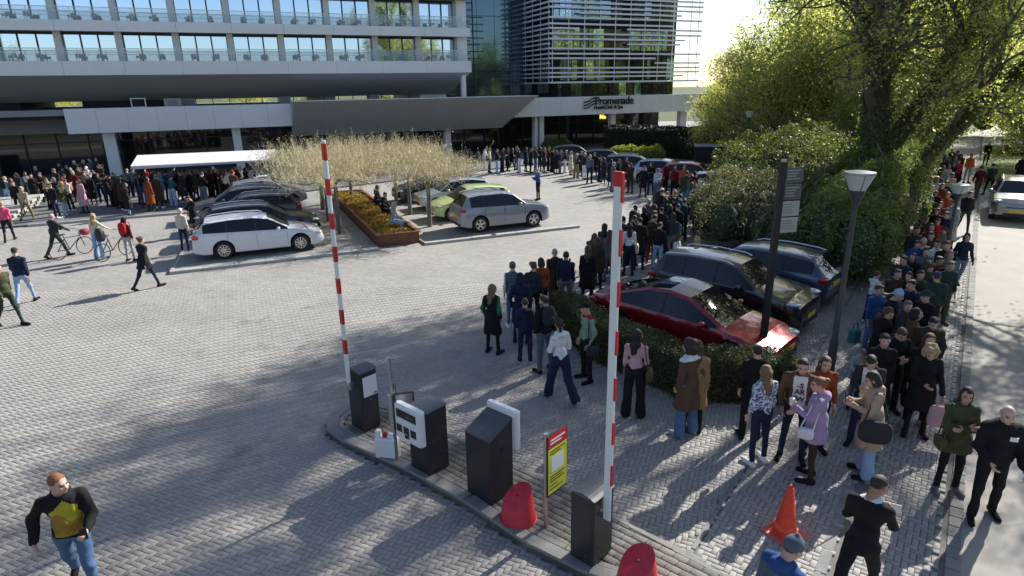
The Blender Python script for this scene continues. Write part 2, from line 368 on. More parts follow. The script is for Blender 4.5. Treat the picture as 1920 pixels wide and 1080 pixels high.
# second, flat gutter row inside the kerb
IN2 = []
for a in range(len(ISL_OUT)):
    p = ISL_OUT[a]; q0 = ISL_OUT[max(a-1, 0)]; q1 = ISL_OUT[min(a+1, len(ISL_OUT)-1)]; t = (q1-q0)/np.linalg.norm(q1-q0); IN2.append(p+np.array([t[1], -t[0]])*.215)
kerb_run(IN2, isl, width=.09, side=-1, L=.4, h1=.106, name='edging_stone')
kerb_run(ISL_IN[::-1], isl, width=.08, side=1, L=.9, h1=.104, name='edging_stone')

# ---- raised parking bays in the middle of the square
pad = MB()
for u0, u1 in ((-2.68, 4.6), (6.42, 13.5)):
    a = [uv(u0, 24.0), uv(u1-(0 if u1 < 6 else .0), 24.0), uv(u1-(0 if u1 < 6 else 1.2), 38.6), uv(u0+(1.0 if u0 < 0 else 0), 38.6)]
    pad.prism([tuple(p[:2]) for p in a], -.02, .085)
M_PAD = brick_mat('parking bay paving', (.30, .295, .275), -H_ROT, .2, .1, .75, .16)
pad_o = pad.build('parking_bay', M_PAD); pad_o['kind'] = 'structure'
kerb_run([uv(-2.68, 23.72)[:2], uv(4.6, 23.72)[:2]], pad_o, width=.28, h1=.10, L=1.0, m=M_CONC)
kerb_run([uv(6.42, 23.72)[:2], uv(13.5, 23.72)[:2]], pad_o, width=.28, h1=.10, L=1.0, m=M_CONC)
kerb_run([uv(-2.68, 24.0)[:2], uv(-1.68, 38.6)[:2]], pad_o, width=.12, h1=.10, L=1.2, side=-1, m=M_CONC)
M_LINE = mat('worn white line', (.62, .61, .58), .8, var=.2, vscale=6)
ln = MB()
for v_ in (26.9, 29.6, 32.3, 35.0, 37.6): ln.box(-2.5, 2.2, v_, v_+.10, .086, .090)
for v_ in (27.0, 30.0, 33.0, 36.0): ln.box(8.2, 13.2, v_, v_+.10, .086, .090)
ln.build('bay_marking', M_LINE, pad_o, rot=H_ROT)
# forecourt in front of the hotel (raised pavement, colour darkened for the shade on it) with kerb
fore = [uv(-60, 36.2), uv(2.2, 36.2), uv(3.4, 40.5), uv(26, 47.2), uv(60, 50.0), uv(60, 60), uv(-60, 60)]
fo = link('forecourt', MB().prism([tuple(p[:2]) for p in fore], -.02, .09).mesh('forecourt', M_WALK)); fo['kind'] = 'structure'
kerb_run([uv(-9.6, 36.08)[:2], uv(2.3, 36.08)[:2]], fo, width=.14, h1=.12, L=1.0, m=M_CONC)
# steps on the left
for k_ in range(4):
    st = MB().box(-30, -10.6+.1*k_, 37.2+.55*k_, 43, .1+.14*k_, .1+.14*(k_+1)); st.build('step', M_CONC, fo, rot=H_ROT)
# ---- roadside pavement, low wall, road
side_poly = [rn(-6, -2.3), rn(-6, .7), rn(95, .7), rn(95, -2.3)]
sheet('roadside_bed', [p[:2] for p in side_poly], -.016, M_JOINT)
sidew = sheet('roadside_pavement', [rn(26, -2.3)[:2], rn(26, .62)[:2], rn(95, .62)[:2], rn(95, -2.3)[:2]], .004, M_SIDEPAV)
def reg_side(X, Y):
    v, px, py = in_view(X, Y); n_ = X*RN[0]+Y*RN[1]; a_ = X*RW[0]+Y*RW[1]
    return v & (n_ > -2.1) & (n_ < .54) & (a_ < 26) & (Y > 3) & ~((n_ > -.62) & (n_ < -.45))
make_pavers(sidew, reg_side, R_ROT, .16, .08, .007, .004, M_PAVER, 'paver')
kerb_run([rn(3.0, -2.12)[:2], rn(26, -2.12)[:2]], sidew, width=.07, side=1, h1=.008, L=1.0, name='edging_stone')
kerb_run([rn(3.0, -.605)[:2], rn(26, -.605)[:2]], sidew, width=.14, side=1, h1=.006, L=.5, name='channel_stone')
kerb_run([rn(3.0, .78)[:2], rn(60, .78)[:2]], sidew, width=.17, side=1, h1=.012, L=.25, name='kerb_stone')
sheet('road', [rn(-6, .74)[:2], rn(-6, 7.4)[:2], rn(140, 7.4)[:2], rn(140, .74)[:2]], -.008, M_ROAD)
seam = MB(); seam.box(19.3, 19.36, -7.3, -.6, -.006, -.003); seam.build('road_joint', mat('tar seam', (.12, .115, .11), .8), None, rot=R_ROT)['kind'] = 'structure'
# ================================================================ hotel
def at_v(x, y, v):
    d = ray(x, y); t = v/(d@HV); p = np.array([0, 0, CAM_H])+t*d; return p@HU, p[2]
def hthing(name, label, cat, u, v, z=0, group=None): return thing(name, label, cat, uv(u, v, z), H_ROT, group)
def part(mb, name, m, parent, u0, v0, z0=0, **k): return mb.build(name, m, parent, loc=(-u0, -v0, -z0), **k)
BO = (0, 54)
hotel = hthing('hotel_building', 'long hotel block with white balcony bands, reflecting windows and overhanging dark soffit', 'hotel building', *BO)
P_U = [-28.7+3.68*k for k in range(13)]            # pier lines
UL, UR = -28.9, 19.7
bands = [(7.25, 8.18), (10.12, 10.82), (13.0, 13.7), (15.9, 17.6)]
for bi, (z0, z1) in enumerate(bands):
    us = [UL]+[p+.2 for p in P_U if p > UL+1 and p < UR-2]+[UR]
    for a, b in zip(us[:-1], us[1:]):
        part(MB().box(a+.008, b-.008, 54.0, 54.16, z0, z1, ch=.006), 'facade_panel', M_FASC, hotel, *BO)
    part(MB().box(UL, UR-.01, 54.17, 70, z0+.05, z1-.06), 'floor_slab', M_FASCG, hotel, *BO)
for p in P_U:
    for (z0, z1) in ((8.12, 10.17), (10.76, 13.05), (13.64, 15.95)):
        part(MB().box(p-.22, p+.22, 55.25, 57.0, z0, z1), 'pier', M_FASC, hotel, *BO)
# end wall
for (z0, z1) in ((8.13, 10.16), (10.78, 13.04), (13.66, 15.94)):
    part(MB().box(18.75, 19.62, 54.75, 70, z0, z1), 'end_wall', M_FASC, hotel, *BO)
M_CURT = mat('pale curtain', (.55, .54, .5), .8)
for k in range(len(P_U)):
    a = P_U[k]+.22; b = (P_U[k+1]-.22) if k+1 < len(P_U) else 18.75
    if b < -17 or b-a < 1: continue
    for fi, (z0, z1) in enumerate(((8.13, 10.16), (10.78, 13.04))):
        if b-a > 2.0:
            fr = MB(); n = 3; wd = (b-a)/n
            for q in range(n+1): fr.box(max(a, a+q*wd-.05), min(b, a+q*wd+.05), 55.72, 55.86, z0, z1)
            fr.box(a, b, 55.73, 55.85, z1-.16, z1); fr.box(a, b, 55.73, 55.85, z0, z0+.08)
            f = part(fr, 'window_frame', M_FRAME, hotel, *BO)
            for q in range(n):
                x0, x1 = a+q*wd+.05, a+(q+1)*wd-.05; t1, t2 = random.uniform(-.012, .012), random.uniform(-.006, .006)
                MB().hexa([(x0, 55.80+t1, z0+.08), (x1, 55.80-t1, z0+.08), (x1, 55.83-t1, z0+.08), (x0, 55.83+t1, z0+.08), (x0, 55.80+t1+t2, z1-.16), (x1, 55.80-t1+t2, z1-.16), (x1, 55.83-t1+t2, z1-.16), (x0, 55.83+t1+t2, z1-.16)]).build('pane', M_GLASSM, f)
        # balcony railing
        e = part(MB().box(a-.25, b+.25, 54.22, 54.24, z0+.06, z0+.86), 'balcony_glass', M_RAILG, hotel, *BO)
        r = MB().box(a-.28, b+.28, 54.20, 54.26, z0+.87, z0+.91)
        for q in range(3): x = a-.28+(b-a+.56)*q/3; r.box(x-.015, x+.015, 54.205, 54.255, z0-.0, z0+.87)
        r.box(a-.28, b+.28, 54.21, 54.25, z0+.62, z0+.645)
        part(r, 'balcony_rail', M_STEEL, hotel, *BO)
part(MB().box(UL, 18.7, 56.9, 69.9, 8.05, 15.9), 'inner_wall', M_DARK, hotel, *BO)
part(MB().box(UL, 19.65, 54.1, 69.9, 17.62, 17.9), 'roof', M_FASCG, hotel, *BO)
# sloping soffit
S1 = (58.2, 5.47)
part(MB().hexa([(UL, 54.1, 7.24), (UR-.05, 54.1, 7.24), (UR-.9, S1[0], S1[1]), (UL, S1[0], S1[1]), (UL, 54.1, 7.31), (UR-.05, 54.1, 7.31), (UR-.9, S1[0], 7.31), (UL, S1[0], 7.31)]), 'sloping_soffit', M_SOFF, hotel, *BO)
part(MB().box(UL, UR-.9, S1[0]+.01, 70, 5.5, 7.3), 'transfer_floor', M_SOFF, hotel, *BO)
part(MB().box(19.0, 19.35, 54.6, 55.1, 4.98, 7.24), 'strut', M_FASC, hotel, *BO)
# middle storey
for u0, u1, m_, nm in ((-28, -14.1, M_DARK, 'core_wall'), (-10.2, -3.2, M_DARK, 'core_wall'), (7.3, 8.6, M_FASCG, 'core_wall'), (16.2, 18.7, M_FASC, 'core_wall')):
    part(MB().box(u0, u1, 58.4, 69, 4.96, 5.49), nm, m_, hotel, *BO)
for u in (-2.9, 4.35, 11.8):
    part(MB().box(u-.45, u+.45, 57.5, 58.15, 4.96, 5.55), 'column', M_FASCG, hotel, *BO)
fr = MB(); u = -2.4
while u < 16: fr.box(u-.03, u+.03, 58.3, 58.38, 4.96, 5.49); u += 1.25
fr.box(-3.2, 16.2, 58.3, 58.37, 4.96, 5.0)
part(fr, 'window_frame', M_FRAME, hotel, *BO)
# ground storey glazing behind the columns
low = hthing('hotel_podium', 'low hotel ground floor with white fascia panels and dark glazing behind columns', 'building', 0, 54.5)
LO = (0, 54.5)
part(MB().box(-40, 46.0, 54.75, 72, 4.55, 4.96), 'flat_roof', M_FASCG, low, *LO)
us = [-10.75+k*1.92 for k in range(9)]
for a, b in zip(us[:-1], us[1:]): part(MB().box(a+.006, b-.006, 54.5, 54.72, 3.3, 5.02, ch=.005), 'fascia_panel', M_FASC, low, *LO)
us = [22.0+k*2.25 for k in range(11)]
for a, b in zip(us[:-1], us[1:]): part(MB().box(a+.006, b-.006, 54.5, 54.72, 3.32, 5.0, ch=.005), 'fascia_panel', M_FASC, low, *LO)
part(MB().box(44.51, 44.7, 54.6, 66, 3.33, 4.98), 'fascia_panel', M_FASC, low, *LO)
part(MB().box(-40, -10.8, 58.5, 58.8, 3.2, 4.5), 'fascia_panel', M_FASCG, low, *LO)
for x, wd in ((208, .8), (446, .62), (1003, .30), (1014, .42), (1147, .5), (1277, .8), (838, .5)):
    u, _ = at_v(x, 240 if x > 600 else 270, 55.6)
    part(MB().box(u-wd/2, u+wd/2, 55.3, 55.95, 0.0, 3.32, ch=.02), 'column', M_FASC, low, *LO)
M_GLASSG = mat('dark green tinted glazing', (.02, .028, .03), .04, spec=.8)
gf = MB(); u = -40
while u < 44: gf.box(u-.04, u+.04, 59.9, 60.02, .1, 3.3); u += 2.1
gf.box(-40, 44, 59.9, 60.0, 2.35, 2.42)
f_ = part(gf, 'glazing_frame', M_FRAME, low, *LO)
u = -40
while u < 43.9:
    o = link('pane', MB().box(u+.04, u+2.06, 60.03, 60.05, .1, 3.3).mesh('pane', M_GLASSG), f_); u += 2.1
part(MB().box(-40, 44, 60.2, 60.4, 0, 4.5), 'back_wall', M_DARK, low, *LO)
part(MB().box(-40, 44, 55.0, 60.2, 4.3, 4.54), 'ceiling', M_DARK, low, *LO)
part(MB().box(-30, -16, 57.5, 58, .1, 1.5), 'dark_plinth', mat('dark teal panel', (.03, .045, .055), .35), low, *LO)
# silver canopy
can = hthing('entrance_canopy', 'big tapering silver canopy over the hotel entrance', 'canopy', 12, 52)
CO = (12, 52)
tl, tr, bl, br_ = (4.50, 52.0, 5.18), (25.1, 52.0, 5.2), (4.36, 54.47, 2.5), (22.6, 54.47, 2.45)
part(MB().hexa([tl, tr, br_, bl, (4.5, 54.47, 5.16), (25.1, 54.47, 5.18), (22.6, 54.48, 2.6), (4.36, 54.48, 2.62)]), 'canopy_underside', M_SILV, can, *CO)
part(MB().box(4.48, 25.15, 51.92, 54.47, 5.185, 5.235), 'canopy_roof', M_FASC, can, *CO)
sm = MB(); 
for k in range(1, 9):
    f = k/9; a = np.array(tl)*(1-f)+np.array(tr)*f; b = np.array(bl)*(1-f)+np.array(br_)*f; n_ = np.array([0, -.74, -.67])*.006
    sm.hexa([a+n_+(0.0, 0, 0), a+n_+(.012, 0, 0), b+n_+(.012, 0, 0), b+n_, a, a+(.012, 0, 0), b+(.012, 0, 0), b])
part(sm, 'panel_seams', mat('canopy seam', (.16, .16, .155), .6), can, *CO)
# sign on the fascia
sg = hthing('hotel_sign', 'dark raised lettering reading Promenade with wave logo on white fascia', 'sign', 35.0, 54.42, 4.2)
M_SIGN = mat('dark sign lettering', (.03, .035, .04), .4)
t1 = text_obj('lettering', 'Promenade', 1.02, M_SIGN, sg, .03, .022, spacing=.93); t1.rotation_euler = (math.pi/2, 0, 0)
u1, z1 = at_v(1152, 189, 54.42); u2, z2 = at_v(1141, 201, 54.42); t1.location = (u1-35, -.02, z1-4.2)
t2 = text_obj('lettering', 'HealthClub & Spa', .46, M_SIGN, sg, .03, .012); t2.rotation_euler = (math.pi/2, 0, 0); t2.location = (u2-35, -.02, z2-4.2)
u3, z3 = at_v(1107, 194, 54.42)
for q in range(3):
    wv = MB(); pts = []
    for k in range(11):
        s_ = k/10; pts.append((u3-35-.75+1.5*s_, 0, z3-4.2+.30-.28*q+.20*math.tanh((s_-.5)*5)+.04))
    for a, b in zip(pts[:-1], pts[1:]): wv.hexa([(a[0], -.05, a[2]-.07), (b[0]+.001, -.05, b[2]-.07), (b[0]+.001, 0, b[2]-.07), (a[0], 0, a[2]-.07), (a[0], -.05, a[2]+.05), (b[0]+.001, -.05, b[2]+.05), (b[0]+.001, 0, b[2]+.05), (a[0], 0, a[2]+.05)])
    wv.build('wave_mark', M_SIGN, sg)
u4, z4 = at_v(1132, 214, 54.42)
o4 = text_obj('door_sign', 'Me', .55, mat('yellow neon', (.8, .4, .05), .5, emit=(1, .5, .08, 1.2)), low, .02, .02); o4.rotation_euler = (math.pi/2, 0, 0); o4.location = (u4, .1, 3.05)
# ---- tower with louvres
TW = (28.75, 57.0)
tower = hthing('louvred_tower', 'glass tower wrapped in thin silver horizontal louvres behind the sign fascia', 'tower building', *TW)
part(MB().box(29.4, 43.9, 57.7, 72, 4.97, 23), 'tower_core', M_DARK, tower, *TW)
cols = [M_GLASSB, M_GLASSD, M_GLASSM, M_GLASSD, M_GLASSB, M_CURT]
RT = random.Random(5); M_TOW = mat('pale tower glazing', (.50, .68, 1.0), .03, metal=1.0)
for fl in range(6):
    z0 = 5.02 if fl == 0 else 6.55+(fl-1)*2.75; z1 = 6.3 if fl == 0 else z0+2.0
    u = 29.45
    while u < 43.8:
        wd = RT.choice([.7, .95, 1.3, 1.3, .5]); u1 = min(u+wd, 43.85)
        zone = 0 if u < 34.8 else 1 if u < 37.9 else 2
        m_ = (RT.choice([M_TOW, M_GLASSB, M_GLASSB, M_TOW, M_GLASSD]) if zone == 0 else RT.choice([M_GLASSD, M_GLASSD, M_DARK]) if zone == 1 else RT.choice([M_GLASSB, M_GLASSD, M_GLASSG, M_GLASSB]))
        if fl == 0: m_ = RT.choice([M_GLASSG, M_GLASSB, M_GLASSD])
        part(MB().box(u+.04, u1-.04, 57.6+RT.uniform(-.01, .01), 57.69, z0, z1), 'pane', m_, tower, *TW); u = u1
    v = 58.2
    while v < 71:
        part(MB().box(29.3, 29.39, v+.04, v+1.26, z0, z1), 'pane', RT.choice([M_GLASSD, M_GLASSG, M_DARK]), tower, *TW); v += 1.3
LZ = [6.32, 6.84, 7.22, 7.66, 8.10, 8.55, 8.97, 9.44, 9.88, 10.3, 10.77, 11.25, 11.65, 12.2, 12.65, 13.1, 13.55, 14.0, 14.6, 15.1]
segs = {4: [(41, 46.7)], 5: [(28.75, 41)], 7: [(28.75, 37.8)], 8: [(37.6, 44)], 11: [(28.75, 32), (37.5, 46.7)], 12: [(28.75, 43)], 14: [(32, 44)]}
for i, z in enumerate(LZ):
    for a, b in segs.get(i, [(28.75, 46.7 if i in (0, 2, 3, 6, 10) or i > 12 else 44.6)]):
        part(MB().box(a, b, 57.0, 57.22, z-.08, z+.08), 'louvre', M_ALU, tower, *TW)
    ln_ = 10.9 if i % 3 != 1 else 7.0
    part(MB().box(28.72, 28.94, 57.23, 57.2+ln_, z-.07, z+.07), 'louvre', M_ALU, tower, *TW)
for u in [29.2+1.75*k for k in range(9)]+[45.4, 46.4]:
    part(MB().box(u-.035, u+.035, 57.23, 57.29, 6.3, 15.3), 'louvre_post', M_ALU, tower, *TW)
for v in [57.6+1.8*k for k in range(7)]:
    part(MB().box(28.95, 29.01, v-.03, v+.03, 6.3, 15.3), 'louvre_post', M_ALU, tower, *TW)
part(MB().box(29.1, 46.0, 57.5, 58.1, 6.34, 6.42), 'louvre_ledge', M_ALU, tower, *TW)
# glass link between the two
lk = hthing('glass_link', 'dark teal glass stairwell between the white hotel and the louvred tower', 'building', 24, 63)
M_TEAL = mat('teal glass', (.14, .22, .27), .05, metal=.7)
LK = (24, 63)
for fl in range(6):
    for k in range(6):
        part(MB().box(19.9+1.9*k, 19.9+1.9*k+1.86, 63, 63.1, 4.96+2.6*fl+.02, 4.96+2.6*(fl+1)-.03), 'glass_panel', M_TEAL, lk, *LK)
for i in range(22):
    z = 5.6+.62*i; part(MB().box(20.4, 20.4+RT.choice([2.2, 2.8, 3.2]), 61.0, 61.2, z-.04, z+.04), 'louvre', M_FRAME, lk, *LK)
for u in (20.9, 22.6): part(MB().box(u-.05, u+.05, 61.21, 61.3, 5, 20), 'louvre_post', M_FRAME, lk, *LK)
part(MB().box(20, 31.2, 63.1, 71, 5, 20.4), 'link_core', M_DARK, lk, *LK)
# furniture on the podium roof
M_WICK = mat('grey wicker', (.36, .36, .365), .8)
def chair_mesh():
    m_ = MB(); m_.box(-.28, .28, -.27, .27, .36, .44, ch=.02); m_.box(-.28, .28, .22, .29, .44, .82, ch=.02)
    for s in (-1, 1):
        m_.box(s*.28-.03, s*.28+.03, -.25, .27, .44, .62)
        for t_ in (-1, 1): m_.box(s*.25-.02, s*.25+.02, t_*.24-.02, t_*.24+.02, 0, .36)
    return m_.mesh('balcony_chair', M_WICK)
cm_ = chair_mesh(); BAYN = ['the leftmost', 'the second', 'the third', 'the fourth', 'the fifth', 'the sixth', 'the seventh', 'the eighth', 'the rightmost']
for fi, z0 in enumerate((8.185, 10.825)):
    for k in range(4, 13):
        for q in range(2):
            u = P_U[k]+1.1+q*1.35
            if u > 18.4: continue
            o = link('balcony_chair', cm_, None, uv(u+random.uniform(-.1, .1), 54.75+random.uniform(0, .3), z0), H_ROT+random.choice([0, .5, -.5, 2.9, .2]))
            tag(o, '%s wicker chair on the %s hotel balcony in %s bay' % (('left', 'right')[q], ('lower', 'upper')[fi], BAYN[k-4]), 'chair', 'wicker chairs on the %s balconies' % ('lower', 'upper')[fi]); o.scale = (.64, .64, .64)
pt = hthing('patio_heater', 'white square framed box standing on the podium roof above the fascia', 'cabinet', -6.2, 56, 4.965)
fb = MB(); fb.box(-.5, .5, -.03, .03, 0, .07); fb.box(-.5, .5, -.03, .03, .62, .69); fb.box(-.5, -.42, -.03, .03, .07, .62); fb.box(.42, .5, -.03, .03, .07, .62); fb.build('frame', M_WHITE, pt); MB().box(-.42, .42, 0, .02, .07, .62).build('panel', M_DARK, pt)
pt = hthing('roof_cabinet', 'pale box cabinet on the podium roof beside the square frame', 'cabinet', -3.9, 56.2, 4.965)
MB().box(-.6, .6, -.3, .3, 0, .62, ch=.03).build('casing', M_CONC, pt); MB().box(-.35, .3, -.33, -.305, .12, .52).build('grille', M_FASCG, pt)
# ---- white awning over the crowd
aw = hthing('market_awning', 'long flat white awning sheltering the crowd near the hotel entrance', 'awning', -1.5, 38.6)
AO = (-1.5, 38.6)
part(MB().hexa([(-5.15, 38.3, 2.33), (1.98, 38.3, 2.26), (2.25, 41.9, 2.50), (-5.2, 41.9, 2.56), (-5.15, 38.3, 2.37), (1.98, 38.3, 2.30), (2.25, 41.9, 2.56), (-5.2, 41.9, 2.62)]), 'awning_cloth', M_WHITE, aw, *AO)
part(MB().box(-5.15, 1.98, 38.24, 38.30, 2.20, 2.31), 'valance', mat('grey valance', (.42, .44, .5), .7), aw, *AO)
for u, v in ((-5.0, 38.6), (1.8, 38.6), (-5.0, 41.7), (2.0, 41.7), (-1.6, 41.7)):
    part(MB().box(u-.04, u+.04, v-.04, v+.04, .08, 2.4), 'post', M_BLACK, aw, *AO)
sc = hthing('serving_counter', 'pale counter under the white awning', 'counter', .2, 41.2, .09)
MB().box(-1.6, 1.3, -.3, .3, 0, .95, ch=.02).build('counter_body', M_FASCG, sc); MB().box(-1.65, 1.35, -.35, .35, .955, 1.0).build('counter_top', M_WHITE, sc)
# ================================================================ vegetation
def leafmat(name, col, var=.35, transl=.45, vs=.6):
    return mat(name, col, .55, var=var, vscale=vs, rnd=.28, transl=transl, spec=.35)
L_BIG = leafmat('spring leaf', (.29, .33, .17), transl=.68)
L_YEL = leafmat('yellow green spring leaf', (.36, .39, .19), transl=.66)
L_IVY = leafmat('ivy leaf', (.12, .16, .07), transl=.35)
L_SHR = leafmat('dull shrub leaf', (.115, .13, .07), transl=.3, var=.45)
L_HDG = leafmat('hedge leaf', (.13, .18, .055), transl=.35, var=.4)
L_DRK = leafmat('dark yew leaf', (.014, .022, .012), transl=.1)
L_BRI = leafmat('bright lime leaf', (.20, .26, .05), transl=.5)
L_TWG = leafmat('pale bud', (.54, .52, .30), transl=.3, var=.3)
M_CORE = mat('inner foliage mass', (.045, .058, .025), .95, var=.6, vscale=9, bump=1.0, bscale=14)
M_TWIG = mat('pale twig', (.56, .49, .34), .85, var=.3, vscale=2)
class Leaves:
    def __init__(s): s.P = []; s.S = []
    def add(s, P, size): P = np.asarray(P, float).reshape(-1, 3); s.P.append(P); s.S.append(np.full(len(P), size)*RNG.uniform(.65, 1.25, len(P)))
    def mesh(s, name, m, up=.35, long=1.0):
        P = np.concatenate(s.P); S = np.concatenate(s.S); n = len(P)
        nr = RNG.normal(size=(n, 3)); nr[:, 2] += up; nr /= np.linalg.norm(nr, axis=1)[:, None]
        a = RNG.normal(size=(n, 3)); t = np.cross(nr, a); t /= np.linalg.norm(t, axis=1)[:, None]; b = np.cross(nr, t)
        V = np.stack([P-t*S[:, None]*.55*long, P-b*S[:, None]*.32+nr*S[:, None]*.08, P+t*S[:, None]*.55*long, P+b*S[:, None]*.32+nr*S[:, None]*.08], 1).reshape(-1, 3)
        return new_mesh(name, V, np.arange(n*4).reshape(-1, 4), [m])
def unit(v): v = np.asarray(v, float); return v/(np.linalg.norm(v)+1e-9)
class Tree:
    def __init__(s, seed, leaf=.12, per=10, spread=.35, minr=.012):
        s.r = random.Random(seed); s.n = np.random.RandomState(seed); s.mb = MB(); s.L = Leaves(); s.leaf = leaf; s.per = per; s.spread = spread; s.minr = minr
    def limb(s, pts, r0, r1, levels, nchild, clen, frm=.35, up=.25, sides=10):
        pts = [np.array(p, float) for p in pts]
        # refine
        q = []
        for a, b in zip(pts[:-1], pts[1:]):
            for k in range(3): q.append(a+(b-a)*k/3+s.n.normal(0, .02+r0*.12, 3)*(k > 0))
        q.append(pts[-1]); n = len(q)
        rs = [r0+(r1-r0)*i/(n-1) for i in range(n)]
        s.mb.tube(q, rs, sides, cap=False)
        for c in range(nchild):
            f = frm+(1-frm)*(c+s.r.random()*.8)/nchild; i = min(n-2, int(f*(n-1))); fr = f*(n-1)-i
            p = q[i]+(q[i+1]-q[i])*fr; t = unit(q[i+1]-q[i])
            a = s.n.normal(size=3); a -= t*(a@t); a = unit(a)
            d = unit(t*.55+a*.9+np.array([0, 0, up])); s.branch(p, d, clen*s.r.uniform(.7, 1.15)*(1.15-.45*f), max(rs[i]*.45, .03), levels, up)
        s.branch(q[-1], unit(q[-1]-q[-2]), clen*.8, r1, levels, up)
    def branch(s, p, d, ln, r, lv, up):
        k = 5 if lv > 1 else 4; q = [p]; dd = d
        for i in range(k):
            dd = unit(dd+s.n.normal(0, .20, 3)+np.array([0, 0, .06*up*4*(1 if lv else .3)])); q.append(q[-1]+dd*ln/k)
        r = max(r, s.minr); r1 = max(r*.4, s.minr*.6)
        if r > .011: s.mb.tube(q, [r+(r1-r)*i/k for i in range(k+1)], 6 if r > .06 else 4 if r > .025 else 3, cap=False)
        if lv <= 0:
            for i in range(1, k+1):
                m = s.per; s.L.add(q[i]+s.n.normal(0, s.spread*(.5+.3*i/k), (m, 3)), s.leaf)
            return
        nc = 5 if lv > 1 else 5
        for c in range(nc):
            f = .25+.75*(c+s.r.random())/nc; i = min(k-1, int(f*k)); pp = q[i]+(q[i+1]-q[i])*(f*k-i)
            t = unit(q[i+1]-q[i]); a = s.n.normal(size=3); a -= t*(a@t); a = unit(a)
            s.branch(pp, unit(t*.7+a*.8+np.array([0, 0, up*.5])), ln*s.r.uniform(.45, .72), r*.5, lv-1, up)
    def build(s, root, loc, barkm, leafm, leafname='foliage', up=.35):
        s.mb.xf(Matrix.Translation(-Vector(loc))); t = s.mb.build('trunk', barkm, root, smooth=True, sharp=60)
        for i in range(len(s.L.P)): s.L.P[i] = s.L.P[i]-np.array(loc)
        l = link(leafname, s.L.mesh(leafname, leafm, up), root); return t, l
# ---- the big ivy-clad tree by the road
BT = (15.3, 25.85, 0)
T = Tree(3, leaf=.125, per=13, spread=.36)
T.limb([(15.34, 25.78, -.1), (14.98, 26.0, 3.2), (14.72, 26.12, 6.2), (14.5, 26.2, 9), (14.1, 26.6, 12.5), (14.4, 26.3, 16)], .62, .16, 2, 19, 4.4, .30)
T.limb([(15.35, 25.75, 3.4), (16.23, 25.23, 5.38), (17.01, 24.71, 7.8), (18.2, 24.2, 10.8), (18.8, 23.6, 13.5)], .36, .12, 2, 14, 4.0, .25)
T.limb([(15.8, 25.45, .0), (16.52, 25.04, 3.16), (17.54, 24.34, 4.98), (19.4, 23.2, 7.3), (21.2, 22.2, 9.3)], .34, .10, 2, 12, 3.6, .35)
T.limb([(14.7, 26.1, 6.4), (13.9, 26.7, 8.6), (12.6, 27.0, 10.8), (11.4, 26.2, 12.8)], .22, .08, 2, 9, 3.4, .3)
T.limb([(14.6, 26.1, 7.6), (14.2, 24.6, 10.2), (13.2, 22.8, 12.2), (12.4, 21.4, 13.6)], .2, .08, 2, 8, 3.2, .3)
big = thing('ivy_tree', 'tall forked tree with ivy-covered dark trunks beside the roadside queue', 'tree', BT)
T.build(big, BT, M_BARKD, L_BIG)
iv = Leaves()
for pts, r, n in (([(15.34, 25.78, 0), (14.98, 26.0, 3.2), (14.72, 26.12, 6.2), (14.5, 26.2, 9)], .6, 9000), ([(15.35, 25.75, 3.4), (16.23, 25.23, 5.38), (17.01, 24.71, 7.8)], .36, 3500), ([(15.8, 25.45, 0), (16.52, 25.04, 3.16), (17.54, 24.34, 4.98), (19.0, 23.4, 7.0)], .36, 5000)):
    pts = np.array(pts); t = RNG.uniform(0, len(pts)-1.001, n); i = t.astype(int); P = pts[i]+(pts[i+1]-pts[i])*(t-i)[:, None]
    a = RNG.uniform(0, 6.28, n); rr = (r*(1-.45*t/len(pts))+RNG.exponential(.09, n)); P = P+np.stack([np.cos(a)*rr, np.sin(a)*rr, RNG.normal(0, .1, n)], 1); iv.add(P-np.array(BT), .13)
link('ivy', iv.mesh('ivy', L_IVY), big)
# ---- yellow-green trees behind, two grown kinds copied about
def bgtree(seed, leafm, h, name, label, loc, group, low=.22, per=6, leaf=.17, spread=.55, cat='tree'):
    t = Tree(seed, leaf=leaf, per=per, spread=spread, minr=.015); r = t.r
    t.limb([(0, 0, -.1), (r.uniform(-.3, .3), r.uniform(-.3, .3), h*.3), (r.uniform(-.5, .5), r.uniform(-.5, .5), h*.62)], .24, .10, 2, 15, h*.30, low, .3)
    for q in range(3):
        a = q*2.1+r.random(); t.limb([(0, 0, .4), (math.cos(a)*1.2, math.sin(a)*1.2, h*.28), (math.cos(a)*2.3, math.sin(a)*2.3, h*.5)], .14, .06, 2, 7, h*.24, .3, .3)
    root = thing(name, label, cat, loc, 0, group); t.build(root, (0, 0, 0), M_BARK, leafm); return root
bgA = bgtree(21, L_YEL, 12.5, 'spring_tree', 'bright yellow-green tree rising behind the black lamp post', (19.2, 44.5, 0), 'yellow-green trees behind the car park', .18)
bgB = bgtree(33, L_YEL, 13.5, 'spring_tree', 'yellow-green tree with several dark stems behind the signpost', (23.5, 43.0, 0), 'yellow-green trees behind the car park', .16)
def cp(root, loc, rz, sc, label):
    c = copy_tree(root); c.location = tuple(loc); c.rotation_euler = (0, 0, rz); c.scale = (sc, sc, sc); tag(c, label); return c
cp(bgA, (25.5, 52, 0), 2.0, 1.45, 'yellow-green tree furthest back between lamp post and ivy tree')
cp(bgB, (30.0, 47, 0), 1.1, 1.3, 'yellow-green tree directly behind the ivy tree trunk')
cp(bgA, (29.5, 60, 0), 4.4, 1.2, 'smaller yellow-green tree just right of the louvred tower')
cp(bgB, (38.5, 58, 0), 2.9, 1.4, 'leafy tree behind the leaning ivy trunk')
cp(bgA, (40.5, 45.5, 0), 5.2, 1.1, 'leafy tree left of the far road bend')
